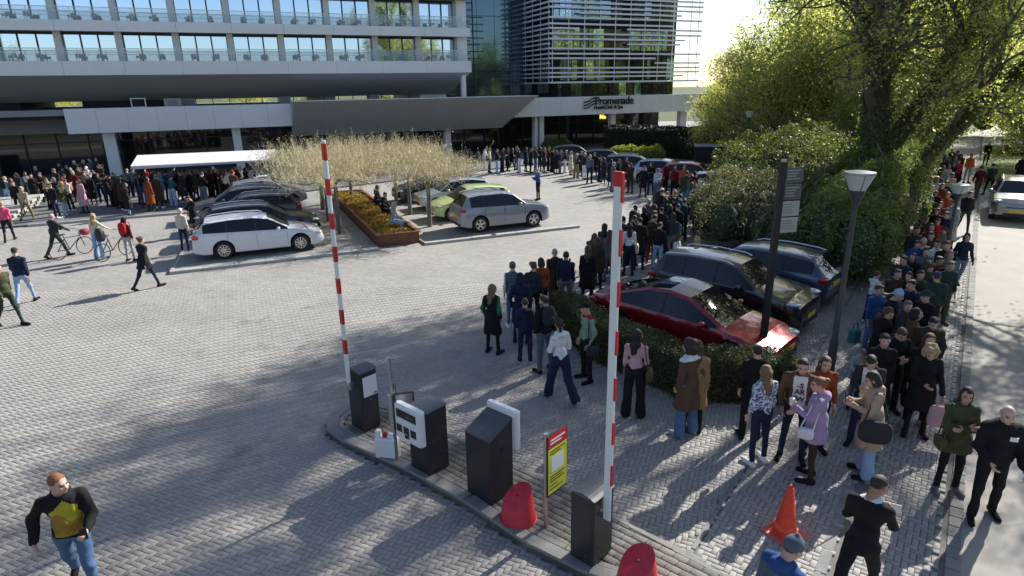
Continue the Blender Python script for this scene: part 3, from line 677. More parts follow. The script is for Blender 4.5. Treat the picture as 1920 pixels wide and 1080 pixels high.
for i, (x, y, a, s_) in enumerate(((50, 62, .3, 1.15), (60, 72, 2.2, 1.2), (46, 78, 1.3, 1.2), (36, 84, .9, 1.1), (70, 62, 3, 1.2))):
    cp((bgA, bgB)[i % 2], (x, y, 0), a, s_, 'leafy tree in the far background beyond the road, number unclear'.replace(', number unclear', (' bend', ' furthest right', ' middle', ' behind car park', ' right edge')[i]))
cp(bgA, (21.5, 38.5, 0), 3.3, .62, 'low yellow-green tree just behind the dark thicket')
cp(bgB, (26.0, 41.0, 0), 5.1, .7, 'low leafy tree between the ivy trunks and the spring trees')
cp(bgA, (16.6, 49.5, 0), .7, .6, 'small yellow-green tree beside the tall clipped hedge')
cp(bgB, (31.0, 37.5, 0), 2.4, .75, 'low leafy tree behind the roadside hedge')
cp(bgA, (21.0, 58, 0), 1.9, .9, 'yellow-green tree between tower corner and lamp post')
bgC = bgtree(55, L_BIG, 14, 'street_tree', 'green leafy tree overhanging the road at the right edge', (30.5, 21.0, 0), None, .3, per=7, leaf=.13)
cp(bgC, (19.8, 17.2, 0), 3.3, .85, 'green leafy tree across the road, its crown just entering the top right corner'); c_ = cp(bgC, (21.0, 9.0, 0), 1.7, 1.05, 'green leafy street tree beyond the road shading the near roadway'); 
# trees across the street behind the viewer, mirrored in the hotel windows
for i, (x, y, a, s_) in enumerate(((-62, -22, .3, 1.45), (-50, -30, 2.2, 1.3), (-36, -24, 1.3, 1.4), (-24, -34, .9, 1.2), (-78, -15, 3, 1.4))):
    cp((bgA, bgB)[i % 2], (x, y, 0), a, s_, 'tree across the street, seen mirrored in the hotel windows, '+('leftmost but one', 'third from left', 'fourth from left', 'fifth from left', 'leftmost', 'second from right', 'rightmost')[i])
# park trees behind the hotel, glimpsed through the open storey
for i, (u, v, a) in enumerate(((-17, 84, 0), (-8, 88, 1), (2, 86, 2), (11, 88, 3), (21, 92, 5))):
    cp((bgA, bgB)[i % 2], uv(u, v), a, .62, 'sunlit tree behind the hotel, glimpsed through its open storey, '+('leftmost', 'second from left', 'middle', 'second from right', 'rightmost')[i])
# ---- shrubs and hedges
def shell_points(lumps, n, thick=.12, seed=1, zmin=.03):
    r = np.random.RandomState(seed); lumps = np.array(lumps, float); A = (lumps[:, 3]*lumps[:, 4]+lumps[:, 3]*lumps[:, 5]+lumps[:, 4]*lumps[:, 5]); k = r.choice(len(lumps), n, p=A/A.sum())
    d = r.normal(size=(n, 3)); d /= np.linalg.norm(d, axis=1)[:, None]; d[:, 2] = np.where(r.uniform(size=n) < .36, -np.abs(d[:, 2])*.85, np.abs(d[:, 2]))
    f = 1-np.abs(r.normal(0, thick, n))+.04; P = lumps[k, :3]+d*lumps[k, 3:6]*f[:, None]
    # remove the points deep in another lump
    keep = P[:, 2] > zmin
    for l in lumps: keep &= (((P-l[:3])/l[3:6])**2).sum(1) > .62
    return P[keep]
def shrub(name, label, cat, lumps, n, leafm, leaf, seed=1, core=True, group=None, twigs=0, coresc=.8, up=.35):
    rr_ = random.Random(seed); ex = []
    for l in lumps:
        for q in range(4):
            a, e = rr_.uniform(0, 6.28), rr_.uniform(.1, 1.3); f = rr_.uniform(.22, .42); ex.append((l[0]+l[3]*.85*math.cos(a)*math.cos(e), l[1]+l[4]*.85*math.sin(a)*math.cos(e), l[2]+l[5]*.85*math.sin(e), l[3]*f, l[4]*f, l[5]*f*1.1))
    nb_ = len(lumps); lumps = np.array(list(lumps)+ex, float); c = np.array([lumps[:, 0].mean(), lumps[:, 1].mean(), 0]); L2 = lumps.copy(); L2[:, :3] -= c
    root = thing(name, label, cat, c, 0, group)
    lv = Leaves(); lv.add(shell_points(L2, int(n*2.1), .2, seed=seed), leaf); link('foliage', lv.mesh('foliage', leafm, up), root)
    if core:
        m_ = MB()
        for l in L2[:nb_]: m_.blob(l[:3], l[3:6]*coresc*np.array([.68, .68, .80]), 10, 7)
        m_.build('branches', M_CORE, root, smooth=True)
    if twigs:
        m_ = MB(); r = random.Random(seed)
        P = shell_points(L2, twigs, seed=seed+9)
        for p in P: d = unit((r.gauss(0, .5), r.gauss(0, .5), 1)); ln_ = r.uniform(.15, .45); m_.tube([p-d*ln_*.4, p+d*ln_], [.008, .003], 3, cap=False)
        m_.build('twigs', M_TWIG, root)['kind'] = 'stuff'
    return root
R4 = random.Random(4)
def lumps_along(pts, r, h, step=.6, jit=.25):
    out = []
    pts = [np.array(p[:2], float) for p in pts]
    for a, b in zip(pts[:-1], pts[1:]):
        n = max(1, int(np.linalg.norm(b-a)/step))
        for i in range(n):
            p = a+(b-a)*(i+.5)/n; out.append((p[0]+R4.uniform(-jit, jit), p[1]+R4.uniform(-jit, jit), h*.45, r*R4.uniform(.85, 1.2), r*R4.uniform(.85, 1.2), h*.55*R4.uniform(.85, 1.12)))
    return out
# broad grey-green shrub between parked cars and the queue
lm = []
for x, y, r, h in ((8.6, 22.6, 1.5, 2.3), (10.4, 21.4, 1.6, 2.5), (9.4, 24.4, 1.8, 2.6), (11.6, 22.6, 1.6, 2.8), (11.2, 25.2, 1.8, 2.9), (8.4, 25.2, 1.2, 2.1), (10.2, 27.4, 1.7, 2.6), (9.8, 20.6, 1.3, 2.2), (12.2, 20.9, 1.4, 2.6)):
    for k in range(4): a = R4.uniform(0, 6.3); lm.append((x+math.cos(a)*r*.5, y+math.sin(a)*r*.5, h*.42, r*.7, r*.7, h*.56*R4.uniform(.85, 1.1)))
shrub('twiggy_shrub', 'broad dull grey-green twiggy shrub behind the parked blue estate car', 'shrub', lm, 34000, L_SHR, .10, 5, twigs=900)
lm = []
for x, y, r, h in ((12.4, 26.5, 1.6, 3.4), (12.8, 28.6, 1.7, 3.6), (11.8, 30.6, 1.7, 3.2), (14.0, 30.5, 1.9, 3.9), (15.0, 33.5, 2.0, 4.0), (12.9, 33.6, 1.7, 3.3), (16.8, 36.5, 2.0, 4.0), (14.3, 36.8, 1.8, 3.3)):
    for k in range(4): a = R4.uniform(0, 6.3); lm.append((x+math.cos(a)*r*.5, y+math.sin(a)*r*.5, h*.45, r*.7, r*.7, h*.55*R4.uniform(.85, 1.1)))
shrub('dark_thicket', 'dark tall thicket behind the black lamp post left of the ivy tree', 'shrub', lm, 36000, leafmat('thicket leaf', (.10, .13, .04), transl=.3, var=.5), .13, 6, twigs=300)
lm = []
for x, y, r, h in ((13.3, 23.6, 1.3, 3.2), (14.6, 24.2, 1.3, 3.0), (13.7, 25.4, 1.4, 3.3), (12.7, 22.0, 1.1, 2.8), (14.2, 27.2, 1.4, 3.1), (16.2, 28.4, 1.5, 3.4)):
    for k in range(4): a = R4.uniform(0, 6.3); lm.append((x+math.cos(a)*r*.5, y+math.sin(a)*r*.5, h*.45, r*.7, r*.7, h*.55*R4.uniform(.85, 1.1)))
shrub('mixed_shrub', 'mid-green shrub at the foot of the ivy-covered tree', 'shrub', lm, 32000, L_HDG, .11, 7, twigs=350)
# roadside hedge
shrub('roadside_hedge', 'long loose green hedge along the roadside queue below the ivy tree', 'hedge', lumps_along([rn(20.3, -2.3), rn(33, -2.5)], .85, 2.5, .5, .15)+lumps_along([rn(21, -3.4), rn(33, -3.5)], .9, 2.7, .7, .2), 42000, L_HDG, .10, 8)
shrub('roadside_hedge', 'continuation of the tall roadside hedge beyond the leaning trunk', 'hedge', lumps_along([rn(33.5, -2.6), rn(62, -2.8)], 1.0, 2.9, .8, .2), 16000, L_HDG, .14, 9)
shrub('distant_thicket', 'distant bank of green shrubs beyond the road end', 'shrub', lumps_along([(40, 72), (88, 64)], 2.4, 5.5, 2.6, .6), 14000, L_BIG, .26, 31)
shrub('distant_thicket', 'distant bank of yellow-green shrubs behind the far cars right of the tower', 'shrub', lumps_along([(23, 72), (42, 74)], 2.2, 6.0, 2.4, .6), 9000, L_YEL, .24, 32)
# clipped hedges
def box_hedge(name, label, pts, wd, h, n, leafm, leaf, seed, core=True, rough=.05):
    pts = [np.array(p[:2], float) for p in pts]; c = np.array([*np.mean(pts, 0), 0]); root = thing(name, label, 'hedge', c); r = np.random.RandomState(seed)
    lens = [np.linalg.norm(b-a) for a, b in zip(pts[:-1], pts[1:])]; P = []
    mb = MB()
    for (a, b), ln_ in zip(zip(pts[:-1], pts[1:]), lens):
        t = unit(np.append(b-a, 0))[:2]; nn = np.array([t[1], -t[0]]); k = int(n*ln_/sum(lens)); s_ = r.uniform(-wd*.4, ln_+wd*.4, k); q = r.uniform(0, 2*h+wd, k)
        off = np.where(q < h, -wd/2, np.where(q > h+wd, wd/2, q-h-wd/2)); z = np.where(q < h, q, np.where(q > h+wd, 2*h+wd-q, h))
        lump = np.sin(s_*2.3+off*3)*rough+np.sin(s_*5.1+z*6)*rough*.6
        off = off*(1+lump*.8)+r.normal(0, .035, k); z = z*(1+lump*.5)+r.normal(0, .03, k)
        P.append(np.stack([a[0]+t[0]*s_+nn[0]*off-c[0], a[1]+t[1]*s_+nn[1]*off-c[1], np.maximum(z, .02)], 1))
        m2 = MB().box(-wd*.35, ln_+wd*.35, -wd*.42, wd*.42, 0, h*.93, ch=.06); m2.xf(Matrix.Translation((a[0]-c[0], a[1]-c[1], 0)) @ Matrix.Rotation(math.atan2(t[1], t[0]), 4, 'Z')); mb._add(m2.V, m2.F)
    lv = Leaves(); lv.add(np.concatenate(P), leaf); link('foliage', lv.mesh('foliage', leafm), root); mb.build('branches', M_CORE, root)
    return root
box_hedge('clipped_hedge', 'low clipped hedge wrapping the near side of the parked red car', [(1.35, 15.2), (1.95, 13.4), (3.55, 11.35), (5.3, 11.15)], .62, .92, 26000, leafmat('box hedge leaf', (.085, .10, .042), transl=.25, var=.5, vs=1.5), .055, 12, rough=.07)
box_hedge('yew_hedge', 'tall dark clipped hedge by the glass facade under the sign', [(9.9, 58.6), (16.4, 52.6)], 2.2, 2.45, 16000, L_DRK, .14, 13)
box_hedge('yew_hedge', 'low dark hedge in front of the podium right of the tall clipped hedge', [(17.5, 56), (23, 61)], 1.6, 1.3, 5000, L_DRK, .14, 14)
shrub('lime_shrub', 'low lime-green shrub bed in front of the dark clipped hedge', 'shrub', [(9.3+.9*k, 54.2-.55*k, .35, .9, .8, .75+.12*(k % 2)) for k in range(4)], 4000, L_BRI, .12, 14)
shrub('green_shrub', 'small round green shrub by the podium entrance columns', 'shrub', [(3.9, 60.2, .5, 1.0, .7, .8), (5.2, 60.8, .45, .9, .6, .7)], 2200, L_HDG, .12, 15)
# grass verge beyond the road bend
gr = MB(); gr.prism([tuple(rn(44, .9)[:2]), tuple(rn(52, 3.2)[:2]), tuple(rn(75, 5.5)[:2]), tuple(rn(75, .9)[:2])], -.02, .06)
link('grass_verge', gr.mesh('grass_verge', mat('bright green grass', (.12, .17, .035), .95, var=.3, vscale=1.5, bump=.6, bscale=40)))['kind'] = 'structure'  # verge in a brighter green than the ground sheet
# ---- roof-trained trees over the bays
def roof_tree(seed, loc, label, r=2.6):
    rr = random.Random(seed); n = np.random.RandomState(seed); root = thing('roof_trained_tree', label, 'tree', loc, 0, 'flat-topped pale trees over the parking bays')
    mb = MB(); mb.tube([(0, 0, -.05), (rr.uniform(-.03, .03), 0, 1.3), (0, rr.uniform(-.04, .04), 2.45)], [.11, .09, .075], 10); 
    tw = MB(); P = []
    for k in range(9):
        a = k*math.pi*2/9+rr.uniform(-.2, .2); ln_ = r*rr.uniform(.8, 1.05); pts = [(0, 0, 2.35)]
        for q in range(1, 6): f = q/5; pts.append((math.cos(a)*ln_*f+rr.gauss(0, .06), math.sin(a)*ln_*f+rr.gauss(0, .06), 2.42+.12*f+rr.gauss(0, .05)))
        mb.tube(pts, [.055, .045, .038, .03, .024, .018], 5, cap=False)
        for q in range(150):
            f = rr.uniform(.08, 1.05); b = np.array([math.cos(a)*ln_*f, math.sin(a)*ln_*f, 2.45+.1*f])+n.normal(0, .16, 3)*(1.6*f, 1.6*f, .5)
            dn = rr.random() < .2
            lg = rr.random() < .14; g_ = .35 if lg else 1.0; d = unit((rr.gauss(0, g_), rr.gauss(0, g_), -.5 if dn else .8)); l2 = rr.uniform(.6, 1.25) if lg else rr.uniform(.2, .6)
            m1 = b+d*l2*.5+n.normal(0, .03, 3); e = m1+unit(d+np.array([rr.gauss(0, .3), rr.gauss(0, .3), .1]))*l2*.5
            tw.tube([b, m1, e], [.010, .007, .003], 3, cap=False)
            for s_ in np.linspace(.2, 1, 3): P.append(b+(e-b)*s_+n.normal(0, .045, 3))
            for z in range(3):
                b2 = b+(e-b)*rr.uniform(.3, .9); tw.tube([b2, b2+unit(d+n.normal(0, .6, 3))*rr.uniform(.1, .32)], [.005, .002], 3, cap=False)
    mb.build('trunk', mat('grey bark', (.16, .145, .12), .9, var=.3, vscale=6, bump=.5), root, smooth=True); tw.build('twigs', M_TWIG, root)
    lv = Leaves(); lv.add(np.array(P), .052); link('buds', lv.mesh('buds', L_TWG), root); return root
rt = [(3.65, 27.2), (3.6, 30.3), (3.75, 33.5), (7.5, 26.7), (7.45, 29.9), (7.5, 33.0), (5.6, 35.6)]
r0 = roof_tree(1, uv(*rt[0]), 'flat-topped pale twiggy tree nearest the white estate car front'); r1 = roof_tree(2, uv(*rt[3]), 'flat-topped pale twiggy tree nearest the silver SUV tail')
for i, lb in ((1, 'flat-topped pale tree second back in the left row beside the planter'), (2, 'flat-topped pale tree third back in the left row beside the planter'), (4, 'flat-topped pale tree behind the lime car, right of the planter'), (5, 'flat-topped pale tree furthest back on the right of the planter'), (6, 'flat-topped pale tree at the far end of the rusty planter')):
    cp((r0, r1)[i % 2], uv(*rt[i]), i*1.3, 1.0+.04*(i % 3), lb)
# ---- rusty planter
pl = hthing('corten_planter', 'long rust-brown steel planter filled with yellow-brown ground cover', 'planter', 5.5, 24.3)
PO = (5.5, 24.3)
for x0, x1, y0, y1 in ((4.66, 4.70, 24.34, 36.9), (6.32, 6.36, 24.34, 36.9)): part(MB().box(x0-.0, x1, y0, y1, 0, .46), 'steel_side', M_CORTEN, pl, *PO)
part(MB().box(4.66, 6.36, 24.30, 24.34, 0, .46), 'steel_end', M_CORTEN, pl, *PO); part(MB().box(4.66, 6.36, 36.9, 36.94, 0, .46), 'steel_end', M_CORTEN, pl, *PO)
rim = MB()
for x0, x1, y0, y1 in ((4.60, 4.74, 24.36, 36.88), (6.28, 6.42, 24.36, 36.88), (4.60, 6.42, 24.24, 24.36)): rim.box(x0, x1, y0, y1, .462, .50)
part(rim, 'rim', mat('sunlit rust rim', (.22, .085, .05), .7, var=.2, vscale=3), pl, *PO)  # lighter copy of the rust steel, sunlight put into its colour
part(MB().box(4.71, 6.31, 24.37, 36.88, .02, .30), 'soil', mat('soil', (.05, .04, .03), .95), pl, *PO)
lv = Leaves(); P = np.stack([RNG.uniform(4.72, 6.3, 26000)-5.5, RNG.uniform(24.4, 36.8, 26000)-24.3, .30+np.abs(RNG.normal(0, .06, 26000))], 1); P[:, 2] += .05*np.sin(P[:, 0]*5)*np.sin(P[:, 1]*3); lv.add(P, .075)
o = link('ground_cover', lv.mesh('ground_cover', leafmat('yellow brown ground cover', (.30, .20, .045), var=.5, transl=.25, vs=1.4)), pl)
# ================================================================ street furniture
A_ROT = -math.radians(42.0)        # island frame: local x runs along the island (azimuth 132), local y azimuth 42
A_X = np.array([math.cos(A_ROT), math.sin(A_ROT)]); A_Y = np.array([-math.sin(A_ROT), math.cos(A_ROT)])
IZ = .10
def cabinet(w_, d_, h, arch=.05, n=7):
    """box with a slightly arched lid, local centre at the origin"""
    mb = MB(); body = [(-w_/2, -d_/2), (w_/2, -d_/2), (w_/2, d_/2), (-w_/2, d_/2)]
    mb.box(-w_/2, w_/2, -d_/2, d_/2, .03, h, ch=.012); mb.box(-w_/2+.03, w_/2-.03, -d_/2-.004, -d_/2+.004, .08, h-.08, ch=.003); mb.box(w_/2-.004, w_/2+.0035, -d_/2+.03, d_/2-.03, .08, h-.52, ch=.002); mb.box(-w_/2+.02, w_/2-.02, -d_/2+.02, d_/2-.02, 0, .03)
    lid = MB(); ring = []
    for k in range(n+1):
        x = -w_/2-.01+(w_+.02)*k/n; ring.append((x, h+.004+arch*(1-(2*k/n-1)**2)))
    V = [(x, -d_/2-.01, z) for x, z in ring]+[(x, d_/2+.01, z) for x, z in ring]+[(x, -d_/2-.01, h+.003) for x, z in ring]+[(x, d_/2+.01, h+.003) for x, z in ring]
    m_ = n+1; Fc = []
    for k in range(n): Fc += [(k, k+1, m_+k+1, m_+k), (2*m_+k+1, 2*m_+k, 3*m_+k, 3*m_+k+1), (2*m_+k, 2*m_+k+1, k+1, k), (m_+k, m_+k+1, 3*m_+k+1, 3*m_+k)]
    Fc += [(2*m_, 0, m_, 3*m_), (n, 2*m_+n, 3*m_+n, m_+n)]
    lid._add(V, Fc); return mb, lid
M_LID = mat('dusty dark lid', (.075, .082, .09), .35, var=.2, vscale=8)
# barrier cabinet left
c1 = (-2.69, 9.89); o1 = np.array(c1)+A_Y*.19-A_X*.20+A_X*.0
b1 = thing('barrier_cabinet', 'black barrier cabinet with white panel under the left raised striped arm', 'barrier', (o1[0], o1[1], IZ), A_ROT)
mb, lid = cabinet(.40, .36, 1.15); mb.build('cabinet_body', M_ANTH, b1); lid.build('lid', M_LID, b1)
MB().box(.202, .212, -.13, .16, .68, 1.06, ch=.003).build('white_panel', M_WHITE, b1); MB().box(.212, .216, .08, .14, .70, .73).build('logo_bar', M_BLACK, b1); MB().box(.205, .216, -.01, .01, .60, .62).build('lock', M_STEEL, b1)
def arm(parent, x, y, z0, z1, wx, wy, period, redlen, mode, offs=0.0):
    MB().box(x-wx/2, x+wx/2, y-wy/2, y+wy/2, z0, z1, ch=.012).build('barrier_arm', M_WHITE, parent)
    z = z1-offs
    while z-redlen > z0+.1:
        if mode == 'full': m_ = MB().box(x-wx/2-.003, x+wx/2+.003, y-wy/2-.003, y+wy/2+.003, z-redlen, z, ch=.012)
        else: m_ = MB().box(x+wx/2-.012, x+wx/2+.006, y-wy/2-.004, y+wy/2+.004, z-redlen, z)
        m_.build('red_stripe', M_RED, parent); z -= period
arm(b1, -.02, -.26, .92, 5.13, .085, .05, .55, .27, 'full', .04)
MB().box(-.09, .05, -.285, -.18, .84, .98).build('arm_clamp', M_STEEL, b1)
# barrier cabinet right
o2 = np.array((.96, 6.5))+A_Y*.21-A_X*.165
b2 = thing('barrier_cabinet', 'black barrier cabinet beneath the right raised white arm with red side stripes', 'barrier', (o2[0], o2[1], IZ), A_ROT)
mb, lid = cabinet(.36, .44, 1.0, .05); mb.build('cabinet_body', M_ANTH, b2); lid.build('lid', M_LID, b2)
arm(b2, .255, -.05, .70, 5.0, .11, .036, .58, .29, 'side', .02)
MB().box(.198, .312, -.083, -.017, 4.86, 5.012, ch=.01).build('red_end_cap', M_RED, b2)
ap = MB(); 
for z in (.76, .82, .88): ap.box(.303, .309, -.065, -.045, z, z+.03)
ap.box(.18, .22, -.08, -.02, .72, .80); ap.build('arm_bolts', M_STEEL, b2)
# ticket machine 1 (panel faces the left lane)
o3 = np.array((-1.34, 8.49))+A_Y*.22-A_X*.25
t1 = thing('ticket_machine', 'parking ticket machine with white front panel, dark display and three slots', 'ticket machine', (o3[0], o3[1], IZ), A_ROT)
mb, lid = cabinet(.46, .42, 1.13, .02); mb.build('cabinet_body', M_ANTH, t1); lid.build('lid', M_LID, t1)
MB().box(-.38, .245, -.36, -.225, .60, 1.20, ch=.035).build('front_panel', M_WHITE, t1)
MB().box(-.31, .16, -.366, -.358, .98, 1.12).build('display', M_BLACK, t1)
MB().box(-.10, .09, -.3685, -.366, 1.02, 1.07).build('display_text', mat('lcd grey', (.06, .062, .065), .3), t1)
for x in (-.26, -.09, .08): MB().box(x-.065, x+.065, -.366, -.358, .72, .85).build('slot', M_BLACK, t1)
MB().box(-.12, -.03, -.376, -.367, .66, .75, ch=.003).build('card_reader', M_PLAST, t1); MB().box(-.105, -.045, -.379, -.377, .735, .745).build('reader_strip', M_WHITE, t1)
MB().box(.232, .238, .02, .07, .30, .36).build('side_label', M_PLAST, t1)
# ticket machine 2 (seen from behind)
o4 = np.array((-.36, 7.78))+A_Y*.24-A_X*.245
t2 = thing('ticket_machine', 'parking ticket machine seen from behind, white panel on its far side', 'ticket machine', (o4[0], o4[1], IZ), A_ROT)
mb = MB(); P = [(-.25, -.24, .0), (.25, -.24, .0), (.25, .24, .0), (-.25, .24, .0), (-.25, -.24, 1.05), (.25, -.24, 1.05), (.25, .24, 1.25), (-.25, .24, 1.25)]
mb.hexa(P).build('cabinet_body', M_ANTH, t2); MB().hexa([(-.255, -.245, 1.052), (.255, -.245, 1.052), (.255, .24, 1.253), (-.255, .24, 1.253), (-.255, -.245, 1.068), (.255, -.245, 1.068), (.255, .24, 1.27), (-.255, .24, 1.27)]).build('lid', M_LID, t2)
MB().box(-.29, .33, .245, .36, .74, 1.36, ch=.03).build('front_panel', M_WHITE, t2); MB().box(.251, .256, -.02, .03, .82, .87).build('side_label', M_PLAST, t2)
# steel post carrying two angled boards + jerry can
ps = thing('sign_post', 'steel post carrying two angled black-edged sign boards beside the white jerrycan', 'sign', (-1.96, 9.03, IZ), A_ROT)
MB().tube([(0, 0, 0), (0, 0, 1.86)], .028, 12).build('post', M_STEEL, ps)
M_BRDG = mat('grey sign back', (.34, .36, .38), .35, metal=.5)
for sg_, an in ((-1, 2.35), (1, .95)):
    g = MB(); g.box(0.03, .33, -.012, .012, .58, 1.20); g.xf(Matrix.Rotation(an, 4, 'Z')); g.build('board', M_BRDG, ps)
    g = MB(); g.box(.325, .35, -.02, .02, .56, 1.22); g.box(.02, .05, -.02, .02, .56, 1.22); g.box(.05, .325, -.02, .02, 1.20, 1.22); g.box(.05, .325, -.02, .02, .56, .58); g.xf(Matrix.Rotation(an, 4, 'Z')); g.build('board_frame', M_BLACK, ps)
MB().tube([(-.02, -.01, .6), (-.02, -.01, 1.2)], .05, 10).build('tube_cover', M_STEEL, ps)
jc = thing('jerrycan', 'white plastic jerrycan with red cap standing behind the steel post', 'jerrycan', (-2.13, 9.17, IZ), A_ROT+.5)
MB().box(-.20, .20, -.10, .10, 0, .36, ch=.03).build('can_body', M_WHITE, jc); h_ = MB(); h_.box(-.19, -.10, -.05, .05, .36, .47, ch=.015); h_.box(.03, .17, -.03, .03, .36, .43, ch=.01); h_.build('can_shoulder', M_WHITE, jc)
MB().lathe([(.04, 0), (.045, .02), (.045, .06), (.01, .065)], 12, (-.03, 0, .36)).build('cap', M_RED, jc)
# red plastic wedges
M_REDP = mat('sun-bleached red plastic', (.62, .035, .05), .5, var=.2, vscale=7, bump=.15, bscale=60, dirt=((.36, .05, .055), 9.0, .60), rvar=.15)
def wedge_bollard(loc, rz, label, s=1.0):
    root = thing('red_guard', label, 'bollard', loc, rz, 'red plastic kerb guards'); s *= .92; n = 28; mb = MB(); V = []; lv = 9
    rings = []
    for j in range(lv+1):
        f = j/lv; ring = []
        for k in range(n):
            a = 2*math.pi*k/n; zt = .44+.0
            ca, sa = math.cos(a), math.sin(a)
            # cut plane rises towards local +y
            for it in range(6):
                z = zt*f; zt_ = .42+.75*((.29*(1-.36*(zt/.6)**1.25))*sa*.92); zt = min(.56, max(.27, zt_))
            z = zt*f; r = .29*(1-.36*(z/.6)**1.25); ring.append((r*ca*1.04, r*sa*.92+.05*z, z))
        rings.append(ring)
    for ring in rings: V += ring
    Fc = []
    for j in range(lv):
        for k in range(n): Fc.append((j*n+k, j*n+(k+1) % n, (j+1)*n+(k+1) % n, (j+1)*n+k))
    c = np.mean(rings[-1], axis=0); V.append(tuple(c)); ci = len(V)-1
    for k in range(n): Fc.append((lv*n+k, lv*n+(k+1) % n, ci))
    Fc.append(tuple(range(n-1, -1, -1))); mb._add(V, Fc); mb.build('guard_shell', M_REDP, root, smooth=True, sharp=30)
    MB().lathe([(.298, -.0), (.298, .02), (.285, .03)], n).build('base_ring', M_REDP, root, smooth=True)
    MB().lathe([(.018, 0), (.018, .01), (.005, .012)], 10, (0, 0, c[2]+.0)).build('bolt', M_PLAST, root); root.scale = (s, s, s); return root
wedge_bollard((.03, 7.50, IZ), rad(-62), 'red plastic guard with slanted top beside the rear-facing ticket machine')
wedge_bollard((1.47, 6.20, IZ), rad(-62), 'red plastic guard with slanted top cut off at the bottom edge by the right barrier', 1.0)
# yellow notice
M_YEL = mat('notice yellow', (.70, .68, .05), .45); M_REDN = mat('notice red', (.62, .02, .04), .4)
yn = thing('notice_board', 'narrow yellow notice with red header on a steel post between guard and barrier', 'sign', (.53, 7.45, IZ), A_ROT)
MB().tube([(0, -.17, 0), (0, -.17, 1.47)], .03, 12).build('post', M_STEEL, yn)
MB().box(.034, .052, -.20, .24, .50, 1.45).build('board', M_BLACK, yn)
MB().box(.053, .056, -.185, .225, 1.25, 1.44).build('red_header', M_REDN, yn)
MB().box(.053, .056, -.185, .225, .53, 1.235).build('yellow_field', M_YEL, yn)
MB().box(.0565, .058, -.12, .15, .86, 1.10).build('white_field', M_WHITE, yn)
tx = MB()
for z, a, b in ((1.36, -.14, .18), (1.31, -.14, .10)): tx.box(.0565, .058, a, b, z-.012, z+.012)
tx.build('header_text', M_WHITE, yn); tx = MB()
for z, a, b in ((1.19, -.15, .19), (1.15, -.15, .08), (.80, -.15, .18), (.76, -.15, .12), (.72, -.15, .17), (.66, -.15, .02), (.60, -.15, .14)): tx.box(.0565, .0575, a, b, z-.008, z+.008)
tx.build('notice_text', M_BLACK, yn)
# traffic cone
cn = thing('traffic_cone', 'orange-red traffic cone on square base beside the person in blue beanie', 'traffic cone', (3.72, 7.2, 0), .5)
M_CONE = mat('translucent cone red', (.72, .045, .015), .42, var=.15, vscale=12, dirt=((.42, .05, .03), 14.0, .62))
MB().lathe([(.20, .035), (.155, .06), (.045, .74), (.03, .76), (.028, .70)], 24).build('cone_shell', M_CONE, cn, smooth=True)
MB().lathe([(.145, .0), (.147, .10), (.125, .11)], 24, (0, 0, .08)).build('band', mat('cone band', (.80, .12, .06), .3), cn, smooth=True)
MB().box(-.24, .24, -.24, .24, 0, .035, ch=.02).build('base', mat('cone base', (.55, .12, .09), .5), cn)
# lamp posts
M_POLE = mat('dark grey pole', (.05, .052, .055), .45, var=.15, vscale=5); M_OPAL = mat('opal lamp bowl', (.62, .63, .60), .25, trans=.15)
def lamp_post(loc, label, h=4.35, first=None, rz=0.0):
    if first is not None: return cp(first, loc, rz, 1, label)
    r = thing('lamp_post', label, 'lamp post', loc, rz, 'lamp posts with inverted cone heads')
    MB().tube([(0, 0, 0), (0, 0, .9), (0, 0, .95), (0, 0, h-.72)], [.085, .085, .06, .048], 14, cap=True).build('pole', M_POLE, r, smooth=True)
    MB().lathe([(.05, h-.72), (.06, h-.62), (.145, h-.36), (.14, h-.352)], 24).build('lamp_neck', M_POLE, r, smooth=True)
    MB().lathe([(.137, h-.35), (.265, h-.06), (.26, h-.05), (.125, h-.33)], 28).build('lamp_bowl', M_OPAL, r, smooth=True)
    MB().lathe([(.268, h-.055), (.28, h-.045), (.276, h-.01), (.16, h+.01), (.001, h+.02)], 28).build('lamp_lid', mat('lamp lid', (.30, .31, .31), .3, metal=.4), r, smooth=True)
    st = MB()
    for k in range(3): a = k*2.09+.4; st.tube([(math.cos(a)*.145, math.sin(a)*.145, h-.36), (math.cos(a)*.272, math.sin(a)*.272, h-.05)], .006, 4)
    st.build('stays', M_POLE, r); return r
lp0 = lamp_post((6.58, 11.82, 0), 'tall lamp post with white inverted cone head in front of the hedge')
lamp_post((14.45, 38.9, 0), 'distant lamp post in front of the yellow-green tree', first=lp0, rz=1)
q_ = at_dist(1797, 360, 21.5); l3 = lamp_post((q_[0], q_[1], 0), 'lamp post rising out of the roadside queue', first=lp0, rz=2); l3.scale = (.95, .95, (q_[2]+.22)/4.35)
# fingerpost
fp = thing('direction_post', 'tall black direction post with four small grey boards', 'signpost', (5.42, 12.52, 0), rad(12))
MB().box(-.07, .07, -.05, .05, 0, 4.47, ch=.012).build('post', M_BLACK, fp)
for k, (m_, z) in enumerate(((mat('grey board', (.12, .122, .12), .5), 4.2), (MATS['grey board'], 3.86), (mat('pale board', (.42, .43, .40), .5), 3.52), (MATS['pale board'], 3.18))):
    g = MB().box(.075, .47, -.02, .02, z-.15, z+.15, ch=.006); bo = g.build('direction_board', m_, fp)
    tt_ = MB()
    for q in range(4): tt_.box(.11, .11+random.uniform(.18, .3), -.0225, -.0205, z+.085-q*.055, z+.10-q*.055)
    tt_.build('board_lines', mat('pale print', (.5, .5, .48), .6) if k < 2 else mat('dark print', (.2, .2, .19), .6), bo)
MB().box(-.05, .05, -.03, .03, 4.472, 4.52).build('cap', M_STEEL, fp)
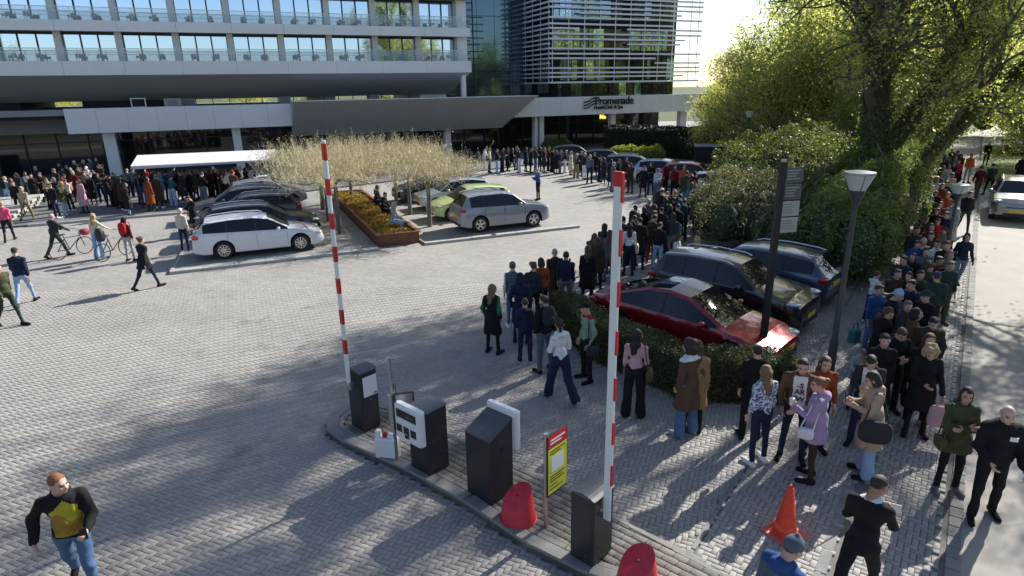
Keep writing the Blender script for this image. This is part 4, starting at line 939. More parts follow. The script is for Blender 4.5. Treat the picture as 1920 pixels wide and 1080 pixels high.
# low wall between the parking strip and the queue
lw = thing('low_wall', 'long low dark wall between the paved strip and the roadside queue', 'wall', rn(13, -.98), R_ROT)
M_WALLD = mat('dark brick wall', (.07, .06, .055), .85, var=.3, vscale=5, bump=.4)
for k in range(12): MB().box(.6+k*1.0+.004, 1.6+k*1.0-.004, -.14, .14, 0, .40, ch=.01).build('wall_block', M_WALLD, lw)
# things left on the strip
tb = thing('teal_bag', 'small teal bag standing on the paved strip beside the lamp post', 'bag', gp(1600, 640), .4)
MB().box(-.15, .15, -.09, .09, 0, .34, ch=.05).build('bag_body', mat('teal cloth', (.05, .22, .20), .8), tb); MB().tube([(-.08, 0, .33), (-.06, 0, .46), (.06, 0, .46), (.08, 0, .33)], .012, 6).build('handle', M_PLAST, tb)
ub = thing('billboard', 'blue and white billboard panel among the trees at the right edge', 'billboard', (38.5, 41.5, 0), rad(20))
MB().box(-1.2, 1.2, -.08, .08, 2.2, 4.4, ch=.03).build('panel', mat('pale blue panel', (.45, .55, .68), .4), ub); MB().box(-.08, .08, -.06, .06, 0, 2.2).build('post', M_POLE, ub); MB().lathe([(.45, -.09), (.5, -.088), (.5, -.082), (.001, -.0815)], 20, (0, 0, 3.4), 'y').build('blue_disc', mat('blue disc', (.03, .12, .45), .4), ub)
# ================================================================ vehicles
def cr(xs, ys):
    def f(x): return float(np.interp(x, xs, ys))
    return f
CARS = {
 'estate': dict(L=4.62, W=1.81, top=[(0, .50), (.06, .66), (.40, .80), (1.22, .98), (1.95, 1.38), (2.5, 1.455), (3.3, 1.45), (4.15, 1.38), (4.50, 1.00), (4.60, .90), (4.62, .62)], cowl=1.22, rf=1.98, rr=4.13, rb=4.50, belt=[(1.1, .90), (4.5, 1.02)], wb=(.90, 3.60), r=.325, sw=(1.30, 4.22), pil=(2.42, 3.42), door=(1.35, 2.42, 3.42), rails=True),
 'suv': dict(L=4.18, W=1.78, top=[(0, .58), (.05, .80), (.30, .95), (1.12, 1.08), (1.72, 1.52), (2.2, 1.60), (3.2, 1.60), (3.80, 1.54), (4.08, 1.10), (4.16, .98), (4.18, .60)], cowl=1.10, rf=1.72, rr=3.80, rb=4.06, belt=[(1.0, 1.02), (4.1, 1.10)], wb=(.84, 3.34), r=.34, sw=(1.16, 3.72), pil=(2.22, 3.12), door=(1.25, 2.22, 3.12), rails=True, clad=True),
 'fastback': dict(L=4.70, W=1.86, top=[(0, .46), (.05, .60), (.45, .76), (1.15, .90), (2.05, 1.36), (2.6, 1.44), (3.1, 1.41), (3.9, 1.17), (4.35, 1.02), (4.62, 1.00), (4.70, .70)], cowl=1.15, rf=2.05, rr=3.05, rb=4.20, belt=[(1.1, .86), (4.2, .98)], wb=(.86, 3.74), r=.335, sw=(1.30, 3.86), pil=(2.62, 3.70), door=(1.45, 2.58, 3.55), rails=False, glassroof=True),
 'hatch': dict(L=4.02, W=1.74, top=[(0, .52), (.05, .68), (.35, .80), (1.0, .96), (1.65, 1.40), (2.1, 1.48), (2.9, 1.46), (3.60, 1.36), (3.90, 1.02), (4.0, .90), (4.02, .60)], cowl=1.0, rf=1.66, rr=3.58, rb=3.90, belt=[(.9, .92), (3.9, 1.02)], wb=(.78, 3.32), r=.31, sw=(1.08, 3.52), pil=(2.15, 2.98), door=(1.15, 2.15, 3.0), rails=False),
}
def car_meshes(kind, paint, dark_roof=False):
    c = CARS[kind]; L, W = c['L'], c['W']; hw = W/2; R = c['r']+.055; sill = .22
    top = cr(*zip(*c['top'])); belt = cr(*zip(*c['belt']))
    xs = set(np.round(np.linspace(.0, L, 44), 3)) | {c['cowl'], c['rf'], c['rr'], c['rb'], c['sw'][0], c['sw'][1]} | {x for x, _ in c['top']}
    for p in c['pil']: xs |= {p-.035, p+.035}
    for wx in c['wb']: xs |= {round(wx+R*math.cos(a), 3) for a in np.linspace(0, math.pi, 15)} | {wx-R-.001, wx+R+.001}
    xs = sorted(x for x in xs if 0 <= x <= L); xs = [x for i, x in enumerate(xs) if i == 0 or x-xs[i-1] > .0009]
    rows = []
    for x in xs:
        zt = top(x); f = x/L
        wf = 1-.20*max(0, 1-x/.55)**2.2-.13*max(0, 1-(L-x)/.45)**2.2
        w = hw*wf; zs = sill+.10*max(0, 1-x/.35)+.08*max(0, 1-(L-x)/.35)
        za = zs
        for wx in c['wb']:
            if abs(x-wx) < R: za = max(za, math.sqrt(max(0, R*R-(x-wx)**2))+c['r']+.005)
        gh = c['cowl'] < x < c['rb']+.05
        zb = min(belt(x), zt-.035)
        if gh and zt-.07 > zb+.02: zg = zt-.065
        else: zg = zb+(zt-zb)*.45
        ws = w-.015; wbl = w-.055
        gf = max(0, min(1, (zt-zb)/.45)); wr = wbl-.05-.17*gf
        zm = max(za+.02, zs+(zb-zs)*.45); zsh = max(zm+.015, zb-.10)
        zm = min(zm, zb-.10); zsh = min(max(zsh, zm+.01), zb-.02)
        rows.append([(x, 0, zs), (x, w-.24, zs), (x, w-.24, za), (x, w-.035, za), (x, w-.004, min(za+.03, zm)), (x, w, zm), (x, ws, zsh), (x, wbl, zb), (x, wr+.02 if gf > .2 else wr, zg), (x, wr-.07, zt-.012), (x, (wr-.07)*.55, zt+.008), (x, 0, zt+.015)])
    K = 12; V = []; 
    for r_ in rows: V += r_
    nR = len(rows)
    for r_ in rows: V += [(p[0], -p[1], p[2]) for p in r_]
    fac = {'body': [], 'windscreen': [], 'rear_window': [], 'underbody': [], 'roof_glass': []}
    for i in range(nR-1):
        xm = (xs[i]+xs[i+1])/2
        for j in range(K-1):
            k = 'body'
            if j <= 1: k = 'underbody'
            if j == 2: k = 'underbody'
            zt = top(xm); zb = belt(xm)
            if j == 7 and c['sw'][0] < xm < c['sw'][1] and all(abs(xm-p) > .033 for p in c['pil']) and zt-.065 > zb+.03: k = 'window%d' % sum(xm > p for p in c['pil'])
            elif j == 7 and c['sw'][0]+.1 < xm < c['sw'][1]-.02 and zt-.065 > zb+.03: k = 'pillar%d' % min(range(2), key=lambda q: abs(c['pil'][q]-xm))
            if j >= 9 and c['cowl'] < xm < c['rf']: k = 'windscreen'
            if j >= 9 and c['rr'] < xm < c['rb']: k = 'rear_window'
            if j >= 9 and c.get('glassroof') and c['rf']+.06 < xm < c['rr']-.02: k = 'roof_glass'
            if c.get('clad') and j in (3,): k = 'underbody'
            a, b, d, e = i*K+j, i*K+j+1, (i+1)*K+j+1, (i+1)*K+j; o = nR*K
            if k[:6] in ('window', 'pillar') and k[-1].isdigit(): fac.setdefault(k+'R', []).append((a, b, d, e)); fac.setdefault(k+'L', []).append((a+o, e+o, d+o, b+o))
            else: fac[k] += [(a, b, d, e), (a+o, e+o, d+o, b+o)]
    for i, s_ in ((0, 1), (nR-1, -1)):
        o = nR*K; ring = [i*K+j for j in range(K)]+[o+i*K+j for j in range(K-2, 0, -1)]
        fac['body'].append(tuple(ring) if s_ < 0 else tuple(ring[::-1]))
    V = np.array(V); V[:, 0] = L/2-V[:, 0]
    def sub(k, m_):
        F_ = fac[k]
        if not F_: return None
        idx = sorted({v for f in F_ for v in f}); mp = {v: n for n, v in enumerate(idx)}
        me = new_mesh(k, V[idx], [tuple(mp[v] for v in f) for f in F_], [m_], None, True, 32); return me
    out = [('body', sub('body', paint)), ('underbody', sub('underbody', M_PLAST)), ('windscreen', sub('windscreen', M_CGLASS)), ('rear_window', sub('rear_window', M_CGLASS))]
    out += [('side_window', sub(k, M_CGLASS)) for k in sorted(fac) if k[:6] == 'window']+[('pillar_trim', sub(k, M_PLAST)) for k in sorted(fac) if k[:6] == 'pillar']
    if c.get('glassroof'): out.append(('roof_glass', sub('roof_glass', M_CGLASS)))
    X = lambda x: L/2-x
    # trim
    for s_ in (1, -1):
        wf = hw
        hz = top(.30)-.085; yy = hw*.80
        out.append(('headlight', MB().blob((X(.24), s_*(yy-.02), hz), (.20, .17, .062), 14, 8).mesh('headlight', M_HEAD, True)))
        zt_ = belt(L-.2)-.14; out.append(('tail_light', MB().blob((X(L-.13), s_*(hw*.84), zt_), (.13, .16, .085), 12, 8, sq=.7).mesh('tail_light', M_TAIL, True)))
        m_ = MB(); zb = belt(c['cowl']+.30); m_.blob((X(c['cowl']+.42), s_*(hw+.075), zb+.06), (.075, .11, .075), 10, 8, sq=.8); m_.box(X(c['cowl']+.45), X(c['cowl']+.39), min(s_*(hw-.07), s_*(hw+.02)), max(s_*(hw-.07), s_*(hw+.02)), zb+.01, zb+.04)
        out.append(('mirror', m_.mesh('mirror', paint, True)))
        for q, d_ in enumerate(c['door'][1:]):
            zb = belt(d_)-.09; m_ = MB(); m_.box(X(d_-.04), X(d_-.24), min(s_*(hw-.03), s_*(hw+.025)), max(s_*(hw-.03), s_*(hw+.025)), zb-.015, zb+.012, ch=.006); out.append(('door_handle', m_.mesh('door_handle', paint)))
        seam_ = MB()
        for d_ in c['door']: seam_.box(X(d_)-.004, X(d_)+.004, min(s_*(hw-.02), s_*(hw+.0015)), max(s_*(hw-.02), s_*(hw+.0015)), .33, belt(d_)-.10)
        out.append(('door_seam', seam_.mesh('door_seam', M_PLAST)))
        if c['rails']:
            m_ = MB(); pts = [(X(x), s_*(hw-.30), top(x)+.035+(-.03 if x in (c['rf']+.12, c['rr']-.05) else 0)) for x in (c['rf']+.12, c['rf']+.3, (c['rf']+c['rr'])/2, c['rr']-.25, c['rr']-.05)]; m_.tube(pts, .016, 6); out.append(('roof_rail', m_.mesh('roof_rail', M_ALU)))
    g = MB(); g.box(X(-.012), X(.10), -hw*.50, hw*.50, .27, .40, ch=.01); g.box(X(.005), X(.10), -hw*.42, hw*.42, top(.03)-.15, top(.03)-.06, ch=.01); out.append(('grille', g.mesh('grille', M_PLAST)))
    out.append(('number_plate', MB().box(X(-.022), X(-.012), -.26, .26, .43, .54).mesh('number_plate', M_PLATE)))
    out.append(('number_plate', MB().box(X(L+.022), X(L-.01), -.26, .26, .62, .73).mesh('number_plate', M_PLATE)))
    out.append(('rear_bumper', MB().box(X(L+.015), X(L-.12), -hw*.78, hw*.78, .28, .40, ch=.01).mesh('rear_bumper', M_PLAST)))
    return out
def wheel_meshes(r, kind=0):
    ty = MB().lathe([(r*.62, -.10), (r*.94, -.105), (r, -.075), (r, .075), (r*.94, .105), (r*.62, .10), (r*.60, .0), (r*.62, -.10)], 28, axis='y', cap=False).mesh('tyre', M_TYRE, True)
    ri = MB(); ri.lathe([(r*.66, .085), (r*.655, .102), (r*.60, .100), (r*.58, .06), (r*.58, -.06)], 28, axis='y', cap=False); n = 10 if kind == 0 else 5
    for k in range(n):
        a = 2*math.pi*k/n; wd = .016 if kind == 0 else .034; m_ = MB(); m_.hexa([(-wd, .075, .03), (wd, .075, .03), (wd*1.3, .085, r*.61), (-wd*1.3, .085, r*.61), (-wd, .10, .03), (wd, .10, .03), (wd*1.3, .097, r*.61), (-wd*1.3, .097, r*.61)]); m_.xf(Matrix.Rotation(a, 4, 'Y')); ri._add(m_.V, m_.F)
    ri.lathe([(.001, .108), (.045, .105), (.05, .07)], 14, axis='y'); rim_ = ri.mesh('rim', M_RIM, True, 40)
    bk = MB().lathe([(.001, .045), (r*.57, .045)], 20, axis='y', cap=False).mesh('brake_disc', M_PLAST)
    return ty, rim_, bk
WH = {}
def make_car(kind, paint, label, center, heading_az, group=None, wk=0, z=0.0, steer=0.0, sc=1.0, name='parked_car'):
    c = CARS[kind]; root = thing(name, label, 'car', (center[0], center[1], z), math.radians(90-heading_az), group)
    for nm, me in car_meshes(kind, paint):
        if me: link(nm, me, root)
    key = (c['r'], wk)
    if key not in WH: WH[key] = wheel_meshes(*key)
    for wx in c['wb']:
        for s_ in (1, -1):
            e = link('wheel', WH[key][0], root, (c['L']/2-wx, s_*(c['W']/2-.115), c['r']), (0, 0, (0 if s_ > 0 else math.pi)+(steer if wx < 2 else 0)))
            link('rim', WH[key][1], e); link('brake_disc', WH[key][2], e)
    root.scale = (sc, sc, sc); return root
def paint(name, col, metal=.35, rough=.28): return mat(name, col, rough, metal=metal, coat=1.0, var=.03, vscale=2)
P_WHITE = paint('pearl white paint', (.66, .67, .70), .1); P_BLACK = paint('black paint', (.012, .013, .016), .3); P_DGREY = paint('dark grey paint', (.05, .052, .058)); P_BRON = paint('bronze grey paint', (.14, .115, .10)); P_SILV = paint('silver paint', (.27, .30, .34), .3); P_LSIL = paint('light silver paint', (.50, .53, .57), .5); P_LIME = paint('lime paint', (.56, .68, .28), .1); P_RED = paint('deep red metallic paint', (.27, .006, .016), .35, .25); P_BLUE = paint('slate blue paint', (.055, .085, .14), .5); P_BRED = paint('bright red paint', (.55, .02, .03), .1)
FZ = .088
def pc(u, v): return uv(u, v)[:2]
G1 = 'cars in the left parking row'; G2 = 'cars in the middle parking row'
HZ_ = 66.8
# left row (front towards the planter)
make_car('estate', P_WHITE, 'white estate car nearest the kerb in the left row', pc(.40, 25.6), HZ_, G1, z=FZ)
make_car('estate', P_BLACK, 'black car with silver window trim behind the white estate', pc(.6, 28.2), HZ_, G1, z=FZ)
make_car('estate', P_DGREY, 'dark grey estate parked tail first, third in the left row', pc(.15, 30.9), HZ_+180, G1, z=FZ)
make_car('estate', P_BRON, 'bronze-grey estate car with roof rails, fourth in the left row', pc(-.2, 33.6), HZ_+180, G1, z=FZ)
make_car('hatch', P_SILV, 'silver-grey car furthest back in the left row under the awning side', pc(1.2, 36.0), HZ_, G1, z=FZ)
# middle row
make_car('suv', P_SILV, 'silver SUV with black cladding nearest the kerb in the middle row', pc(10.35, 25.35), HZ_, G2, wk=1, z=FZ)
make_car('hatch', P_LIME, 'lime-green hatchback behind the silver SUV', pc(10.0, 28.2), HZ_+180, G2, z=FZ)
make_car('hatch', P_LSIL, 'pale silver hatchback behind the lime-green one', pc(10.1, 31.0), HZ_+180, G2, z=FZ)
make_car('estate', P_BLACK, 'black car furthest back in the middle row', pc(9.9, 33.8), HZ_+180, G2, z=FZ)
# right: behind the clipped hedge
HR = 133.0; hd = np.array([math.sin(rad(HR)), math.cos(rad(HR))]); hp = np.array([.731, .682])
rc = np.array((4.25, 14.05))
make_car('fastback', P_RED, 'deep red fastback car with glass roof parked behind the clipped hedge', rc, HR, None, wk=1)
make_car('suv', P_BLACK, 'black SUV parked between the red fastback and the blue estate', rc+hp*2.55+hd*-.30, HR, None, sc=1.0)
make_car('estate', P_BLUE, 'slate-blue estate car parked nose-in beside the twiggy shrub', rc+hp*5.0+hd*-.85, HR+180, None, wk=1)
# far cars beyond the queue
for kind, pnt, lb, px, py, az in (('hatch', P_DGREY, 'dark grey car half hidden behind the far queue, leftmost', 1078, 306, 95), ('hatch', P_DGREY, 'dark car half hidden behind the far queue, second from left', 1140, 317, 100),
        ('estate', P_DGREY, 'dark estate behind the queue left of the white-roofed car', 1190, 330, 105), ('hatch', P_LSIL, 'pale silver car just left of the far bright red car', 1247, 342, 118), ('hatch', P_BRED, 'bright red car behind the queue by the thicket', 1300, 350, 118), ('hatch', P_WHITE, 'white-roofed car half hidden by the dark thicket', 1362, 372, 118)):
    g_ = gp(px, py); make_car(kind, pnt, lb, g_[:2], az, 'far parked cars behind the queue')
tr = thing('utility_trailer', 'dark box trailer standing beyond the far red car', 'trailer', gp(1340, 318), rad(-15))
MB().box(-1.5, 1.5, -.9, .9, .5, 1.7, ch=.03).build('box', M_DARK, tr); MB().box(-1.55, 1.55, -.95, .95, 1.705, 1.76).build('lid', M_CONC, tr)
for s_ in (-1, 1): MB().lathe([(.001, -.1), (.3, -.1), (.3, .1), (.001, .1)], 16, (0, s_*.85, .3), 'y').build('wheel', M_TYRE, tr)
# road car
g_ = gp(1903, 408); make_car('suv', paint('gunmetal paint', (.17, .18, .19), .5), 'silver car driving towards the viewer on the road', g_[:2]+np.array([.35, .6]), 216+0, None, wk=1, z=-.008, sc=1.05, name='driving_car')
g_ = gp(1905, 292); make_car('suv', P_DGREY, 'dark car far along the road at the right edge', g_[:2]+np.array([1.0, 1.5]), 216, None, name='driving_car')
# ================================================================ people
def surface_net(F, org, h):
    s = F < 0; nx, ny, nz = F.shape
    S = np.zeros((nx-1, ny-1, nz-1, 3)); Cn = np.zeros((nx-1, ny-1, nz-1))
    I = np.indices((nx-1, ny-1, nz-1)).transpose(1, 2, 3, 0).astype(float)
    for ax in range(3):
        for a in (0, 1):
            for b in (0, 1):
                o = [0, 0, 0]; oth = [k for k in range(3) if k != ax]; o[oth[0]] = a; o[oth[1]] = b
                e = list(o); e[ax] = 1
                f0 = F[o[0]:nx-1+o[0], o[1]:ny-1+o[1], o[2]:nz-1+o[2]]; f1 = F[e[0]:nx-1+e[0], e[1]:ny-1+e[1], e[2]:nz-1+e[2]]
                c = (f0 < 0) != (f1 < 0); t = np.where(c, f0/(f0-f1+1e-12), 0)
                P = np.zeros(S.shape); P[..., oth[0]] = a; P[..., oth[1]] = b; P[..., ax] = t
                S += np.where(c[..., None], P, 0); Cn += c
    act = Cn > 0; idx = -np.ones(Cn.shape, int); idx[act] = np.arange(act.sum())
    V = (I[act]+S[act]/Cn[act][:, None])*h+org
    quads = []
    for ax in range(3):
        sl0 = [slice(1, -1)]*3; sl0[ax] = slice(0, -1); sl1 = [slice(1, -1)]*3; sl1[ax] = slice(1, None)
        s0 = s[tuple(sl0)]; s1 = s[tuple(sl1)]; c = s0 != s1; p = np.argwhere(c)
        if not len(p): continue
        b, d = [(1, 2), (2, 0), (0, 1)][ax]; off = np.ones(3, int); off[ax] = 0; p = p+off
        def cell(db, dd): q = p.copy(); q[:, b] -= db; q[:, d] -= dd; return idx[q[:, 0], q[:, 1], q[:, 2]]
        Q = np.stack([cell(1, 1), cell(0, 1), cell(0, 0), cell(1, 0)], 1); fl = ~s0[c]; Q[fl] = Q[fl][:, ::-1]; quads.append(Q)
    return V, np.concatenate(quads) if quads else np.zeros((0, 4), int)
def sdf_eval(prims, G, k):
    acc = None
    for p in prims:
        t = p[0]
        if t == 'c':
            a, b, ra, rb = np.array(p[1], float), np.array(p[2], float), p[3], p[4]; ab = b-a; pa = G-a
            u = np.clip((pa@ab)/(ab@ab+1e-12), 0, 1); d = np.linalg.norm(pa-u[..., None]*ab, axis=-1)-(ra+(rb-ra)*u)
        elif t == 'e':      # ellipsoid with optional rotation matrix
            q = G-np.array(p[1], float)
            if len(p) > 3 and p[3] is not None: q = q@np.array(p[3])
            r = np.array(p[2], float); n0 = np.linalg.norm(q/r, axis=-1); n1 = np.linalg.norm(q/(r*r), axis=-1); d = n0*(n0-1)/(n1+1e-9)
        acc = d if acc is None else -np.logaddexp(-acc/k, -d/k)*k
    return acc
def sdf_mesh(prims, h, k=.018, fold=0.0, seed=0, post=None, clip=None):
    lo = np.full(3, 1e9); hi = -lo
    for p in prims:
        if p[0] == 'c':
            for q, r in ((p[1], p[3]), (p[2], p[4])): lo = np.minimum(lo, np.array(q)-r); hi = np.maximum(hi, np.array(q)+r)
        else: m = max(p[2]); lo = np.minimum(lo, np.array(p[1])-m); hi = np.maximum(hi, np.array(p[1])+m)
    lo = lo-h*2.5-k; hi = hi+h*2.5+k; n = np.ceil((hi-lo)/h).astype(int)+1
    ax = [lo[i]+np.arange(n[i])*h for i in range(3)]; G = np.stack(np.meshgrid(*ax, indexing='ij'), -1)
    F = sdf_eval(prims, G, k)
    if fold:
        r = np.random.RandomState(seed); w_ = 0
        for q in range(5):
            d = r.normal(size=3)*np.array([1, 1, .8]); d = d/np.linalg.norm(d)*r.uniform(18, 48); w_ = w_+np.sin(G@d+r.uniform(0, 6)+1.5*np.sin(G@(r.normal(size=3)*9)))
        F = F+fold*w_/2.2
    if post is not None: F = post(F, G)
    return surface_net(F, lo, h)
def merge(parts):
    V = []; Q = []; M = []; b = 0
    for v, q, m in parts: V.append(v); Q.append(q+b); M.append(np.full(len(q), m) if np.isscalar(m) else m); b += len(v)
    return np.concatenate(V), np.concatenate(Q), np.concatenate(M)
def rx(a): c, s = math.cos(a), math.sin(a); return np.array([[1, 0, 0], [0, c, -s], [0, s, c]])
def ry(a): c, s = math.cos(a), math.sin(a); return np.array([[c, 0, s], [0, 1, 0], [-s, 0, c]])
def rz_(a): c, s = math.cos(a), math.sin(a); return np.array([[c, -s, 0], [s, c, 0], [0, 0, 1]])
M_SKIN = {}
def skin(i):
    cs = [(.56, .33, .25), (.50, .28, .20), (.36, .19, .12), (.16, .08, .05), (.60, .37, .29)]
    return mat('skin tone %d' % i, cs[i], .5, var=.05, vscale=12)
M_LIP = mat('lip', (.38, .12, .11), .45); M_EYE = mat('eye dark', (.03, .022, .02), .3); M_BROW = mat('brow', (.09, .06, .045), .8)
# head in its own frame: +y is the face, origin at the skull centre
def head_geo(h):
    pr = [('e', (0, -.012, .022), (.074, .093, .090)), ('e', (0, .022, -.045), (.058, .064, .075)), ('c', (0, .062, -.092), (0, .050, -.098), .026, .022),
          ('c', (0, .088, .008), (0, .107, -.028), .010, .014), ('e', (.030, .078, -.030), (.026, .018, .028)), ('e', (-.030, .078, -.030), (.026, .018, .028)), ('c', (-.03, .083, .026), (.03, .083, .026), .010, .010),
          ('c', (0, -.02, -.07), (0, -.045, -.175), .058, .060), ('c', (-.017, .090, -.062), (.017, .090, -.062), .008, .008)]
    V, Q = sdf_mesh(pr, h, .008)
    ear = []
    for s in (-1, 1):
        v, q = sdf_mesh([('e', (s*.079, -.008, -.008), (.010, .020, .033)), ('c', (s*.07, .0, -.01), (s*.078, -.005, -.01), .012, .012)], h*.8, .004); ear.append((v, q, 0))
    V, Q, M = merge([(V, Q, 0)]+ear)
    c = V[Q].mean(1); f = c[:, 1] > .055
    eye = f & (np.abs(np.abs(c[:, 0])-.031) < .0125) & (np.abs(c[:, 2]-.004) < .0062); brow = f & (np.abs(np.abs(c[:, 0])-.032) < .019) & (np.abs(c[:, 2]-.026) < .005); lip = f & (np.abs(c[:, 0]) < .023) & (np.abs(c[:, 2]+.062) < .007)
    M[eye] = 2; M[brow] = 3; M[lip] = 1
    return V, Q, M
HEAD_HI, HEAD_LO = head_geo(.0085), head_geo(.017)
# hair kinds in the head frame
def hair_geo(kind, h):
    cap = [('e', (0, -.022, .032), (.083, .098, .095))]
    def face_cut(F, G):   # keep the face free
        x, y, z = G[..., 0], G[..., 1], G[..., 2]
        cut = np.minimum(y-(.045-.25*(z-.03)), .055-z+.0*x)      # inside the region in front and below the fringe
        ear = np.minimum(y+.035, .015-z)
        F = np.maximum(F, cut); return np.maximum(F, ear)
    if kind == 'short': return sdf_mesh(cap+[('e', (0, .02, .085), (.06, .07, .035))], h, .01, .004, 1, face_cut)
    if kind == 'shaved': return sdf_mesh([('e', (0, -.018, .027), (.0775, .095, .092))], h, .01, 0, 1, face_cut)
    if kind == 'balding': return sdf_mesh([('e', (0, -.022, .008), (.083, .098, .070))], h, .01, .002, 1, lambda F, G: np.maximum(face_cut(F, G), G[..., 2]-.05-.2*G[..., 1]))
    if kind == 'bun': return sdf_mesh(cap+[('e', (0, -.115, .07), (.04, .04, .04))], h, .01, .003, 2, face_cut)
    if kind == 'ponytail': return sdf_mesh(cap+[('c', (0, -.11, .05), (0, -.135, -.02), .028, .032), ('c', (0, -.135, -.02), (0, -.125, -.20), .032, .016)], h, .01, .004, 3, face_cut)
    def side_cut(F, G):
        x, y, z = G[..., 0], G[..., 1], G[..., 2]; cut = np.minimum(np.minimum(y-.035-.2*(z-.02), .058-z), .068-np.abs(x)); return np.maximum(F, np.where(z < .06, cut, -1))
    if kind == 'bob': return sdf_mesh(cap+[('e', (s*.055, -.03, -.05), (.038, .07, .075)) for s in (-1, 1)]+[('e', (0, -.07, -.05), (.07, .05, .08))], h, .012, .005, 4, side_cut)
    if kind == 'long': return sdf_mesh(cap+[('c', (s*.062, -.03, 0), (s*.072, -.04, -.20), .032, .030) for s in (-1, 1)]+[('c', (0, -.07, 0), (0, -.098, -.20), .062, .058), ('c', (0, -.098, -.2), (0, -.10, -.34), .060, .035), ('c', (.05, -.09, -.15), (.06, -.09, -.31), .03, .02), ('c', (-.05, -.09, -.15), (-.06, -.09, -.31), .03, .02)], h, .014, .006, 5, side_cut)
    if kind == 'curly': return sdf_mesh([('e', (0, -.03, .045), (.11, .12, .11)), ('e', (.06, -.04, -.03), (.06, .075, .09)), ('e', (-.06, -.04, -.03), (.06, .075, .09)), ('e', (0, -.085, -.05), (.085, .06, .10))], h, .014, .012, 6, side_cut)
    if kind == 'beanie': return sdf_mesh([('e', (0, -.018, .045), (.088, .103, .098)), ('c', (0, -.02, .13), (0, -.03, .15), .03, .02)], h, .012, .0, 7, lambda F, G: np.maximum(F, .012-.30*G[..., 1]*-1-G[..., 2]-.02))
    if kind == 'cap': return sdf_mesh([('e', (0, -.014, .045), (.084, .102, .085)), ('e', (0, .115, .052), (.062, .062, .010))], h, .006, 0, 8, lambda F, G: np.maximum(F, .035-G[..., 2]+.0))
    if kind == 'brim_hat': return sdf_mesh([('e', (0, -.014, .06), (.088, .105, .085)), ('e', (0, -.01, .045), (.155, .165, .012))], h*.8, .006, 0, 8, lambda F, G: np.maximum(F, .033-G[..., 2]))
    if kind == 'hood': return sdf_mesh([('e', (0, -.035, .025), (.103, .115, .118)), ('e', (0, -.06, -.08), (.10, .08, .08))], h, .015, .005, 9, lambda F, G: np.maximum(F, -(np.sqrt((G[..., 0]/.068)**2+((G[..., 2]-.0)/.10)**2)-1)*.07*1.0+np.where(G[..., 1] > .0, 0, -1)))
HAIR = {}
def hair_mesh(kind, hi):
    k = (kind, hi)
    if k not in HAIR:
        V, Q = hair_geo(kind, .011 if hi else .018); HAIR[k] = new_mesh({'beanie': 'beanie', 'cap': 'cap', 'brim_hat': 'hat', 'hood': 'hood'}.get(kind, 'hair'), V, Q, [M_BROW], None, True)
    return HAIR[k]
def hand_prims(W, fwd, palm_n, side, grip):
    """W wrist, fwd direction of the hand, palm_n palm normal, side +1 right / -1 left"""
    fwd = unit(fwd); n = unit(palm_n-fwd*(palm_n@fwd)); lat = np.cross(fwd, n)*side      # lat points to the thumb side
    pr = []; pc_ = W+fwd*.055
    R_ = np.stack([lat, fwd, n], 1)
    pr.append(('e', pc_, (.038, .050, .017), R_)); pr.append(('c', W-fwd*.03, W+fwd*.02, .026, .024))
    for i, (off, ln_) in enumerate(((.027, .070), (.009, .078), (-.009, .073), (-.026, .058))):
        b = W+fwd*.085+lat*off; c1_ = grip*.75; d = fwd*math.cos(c1_)+n*math.sin(c1_); m = b+d*ln_*.45; c2 = grip*1.7; d2 = fwd*math.cos(c2)+n*math.sin(c2); e = m+d2*ln_*.33; c3 = grip*2.3; d3 = fwd*math.cos(c3)+n*math.sin(c3); t = e+d3*ln_*.26
        pr += [('c', W+fwd*.05+lat*off*.8, b, .011, .0098), ('c', b, m, .0098, .009), ('c', m, e, .009, .008), ('c', e, t, .008, .0068)]
    tb = W+fwd*.025+lat*.028; t1_ = tb+unit(lat*.75+fwd*.75+n*.25*(1+grip))*.042; t2_ = t1_+unit(lat*.25+fwd*.9+n*.5*(.4+grip))*.032
    pr += [('c', W+fwd*.02+lat*.01, tb, .016, .014), ('c', tb, t1_, .013, .011), ('c', t1_, t2_, .011, .008)]
    return pr
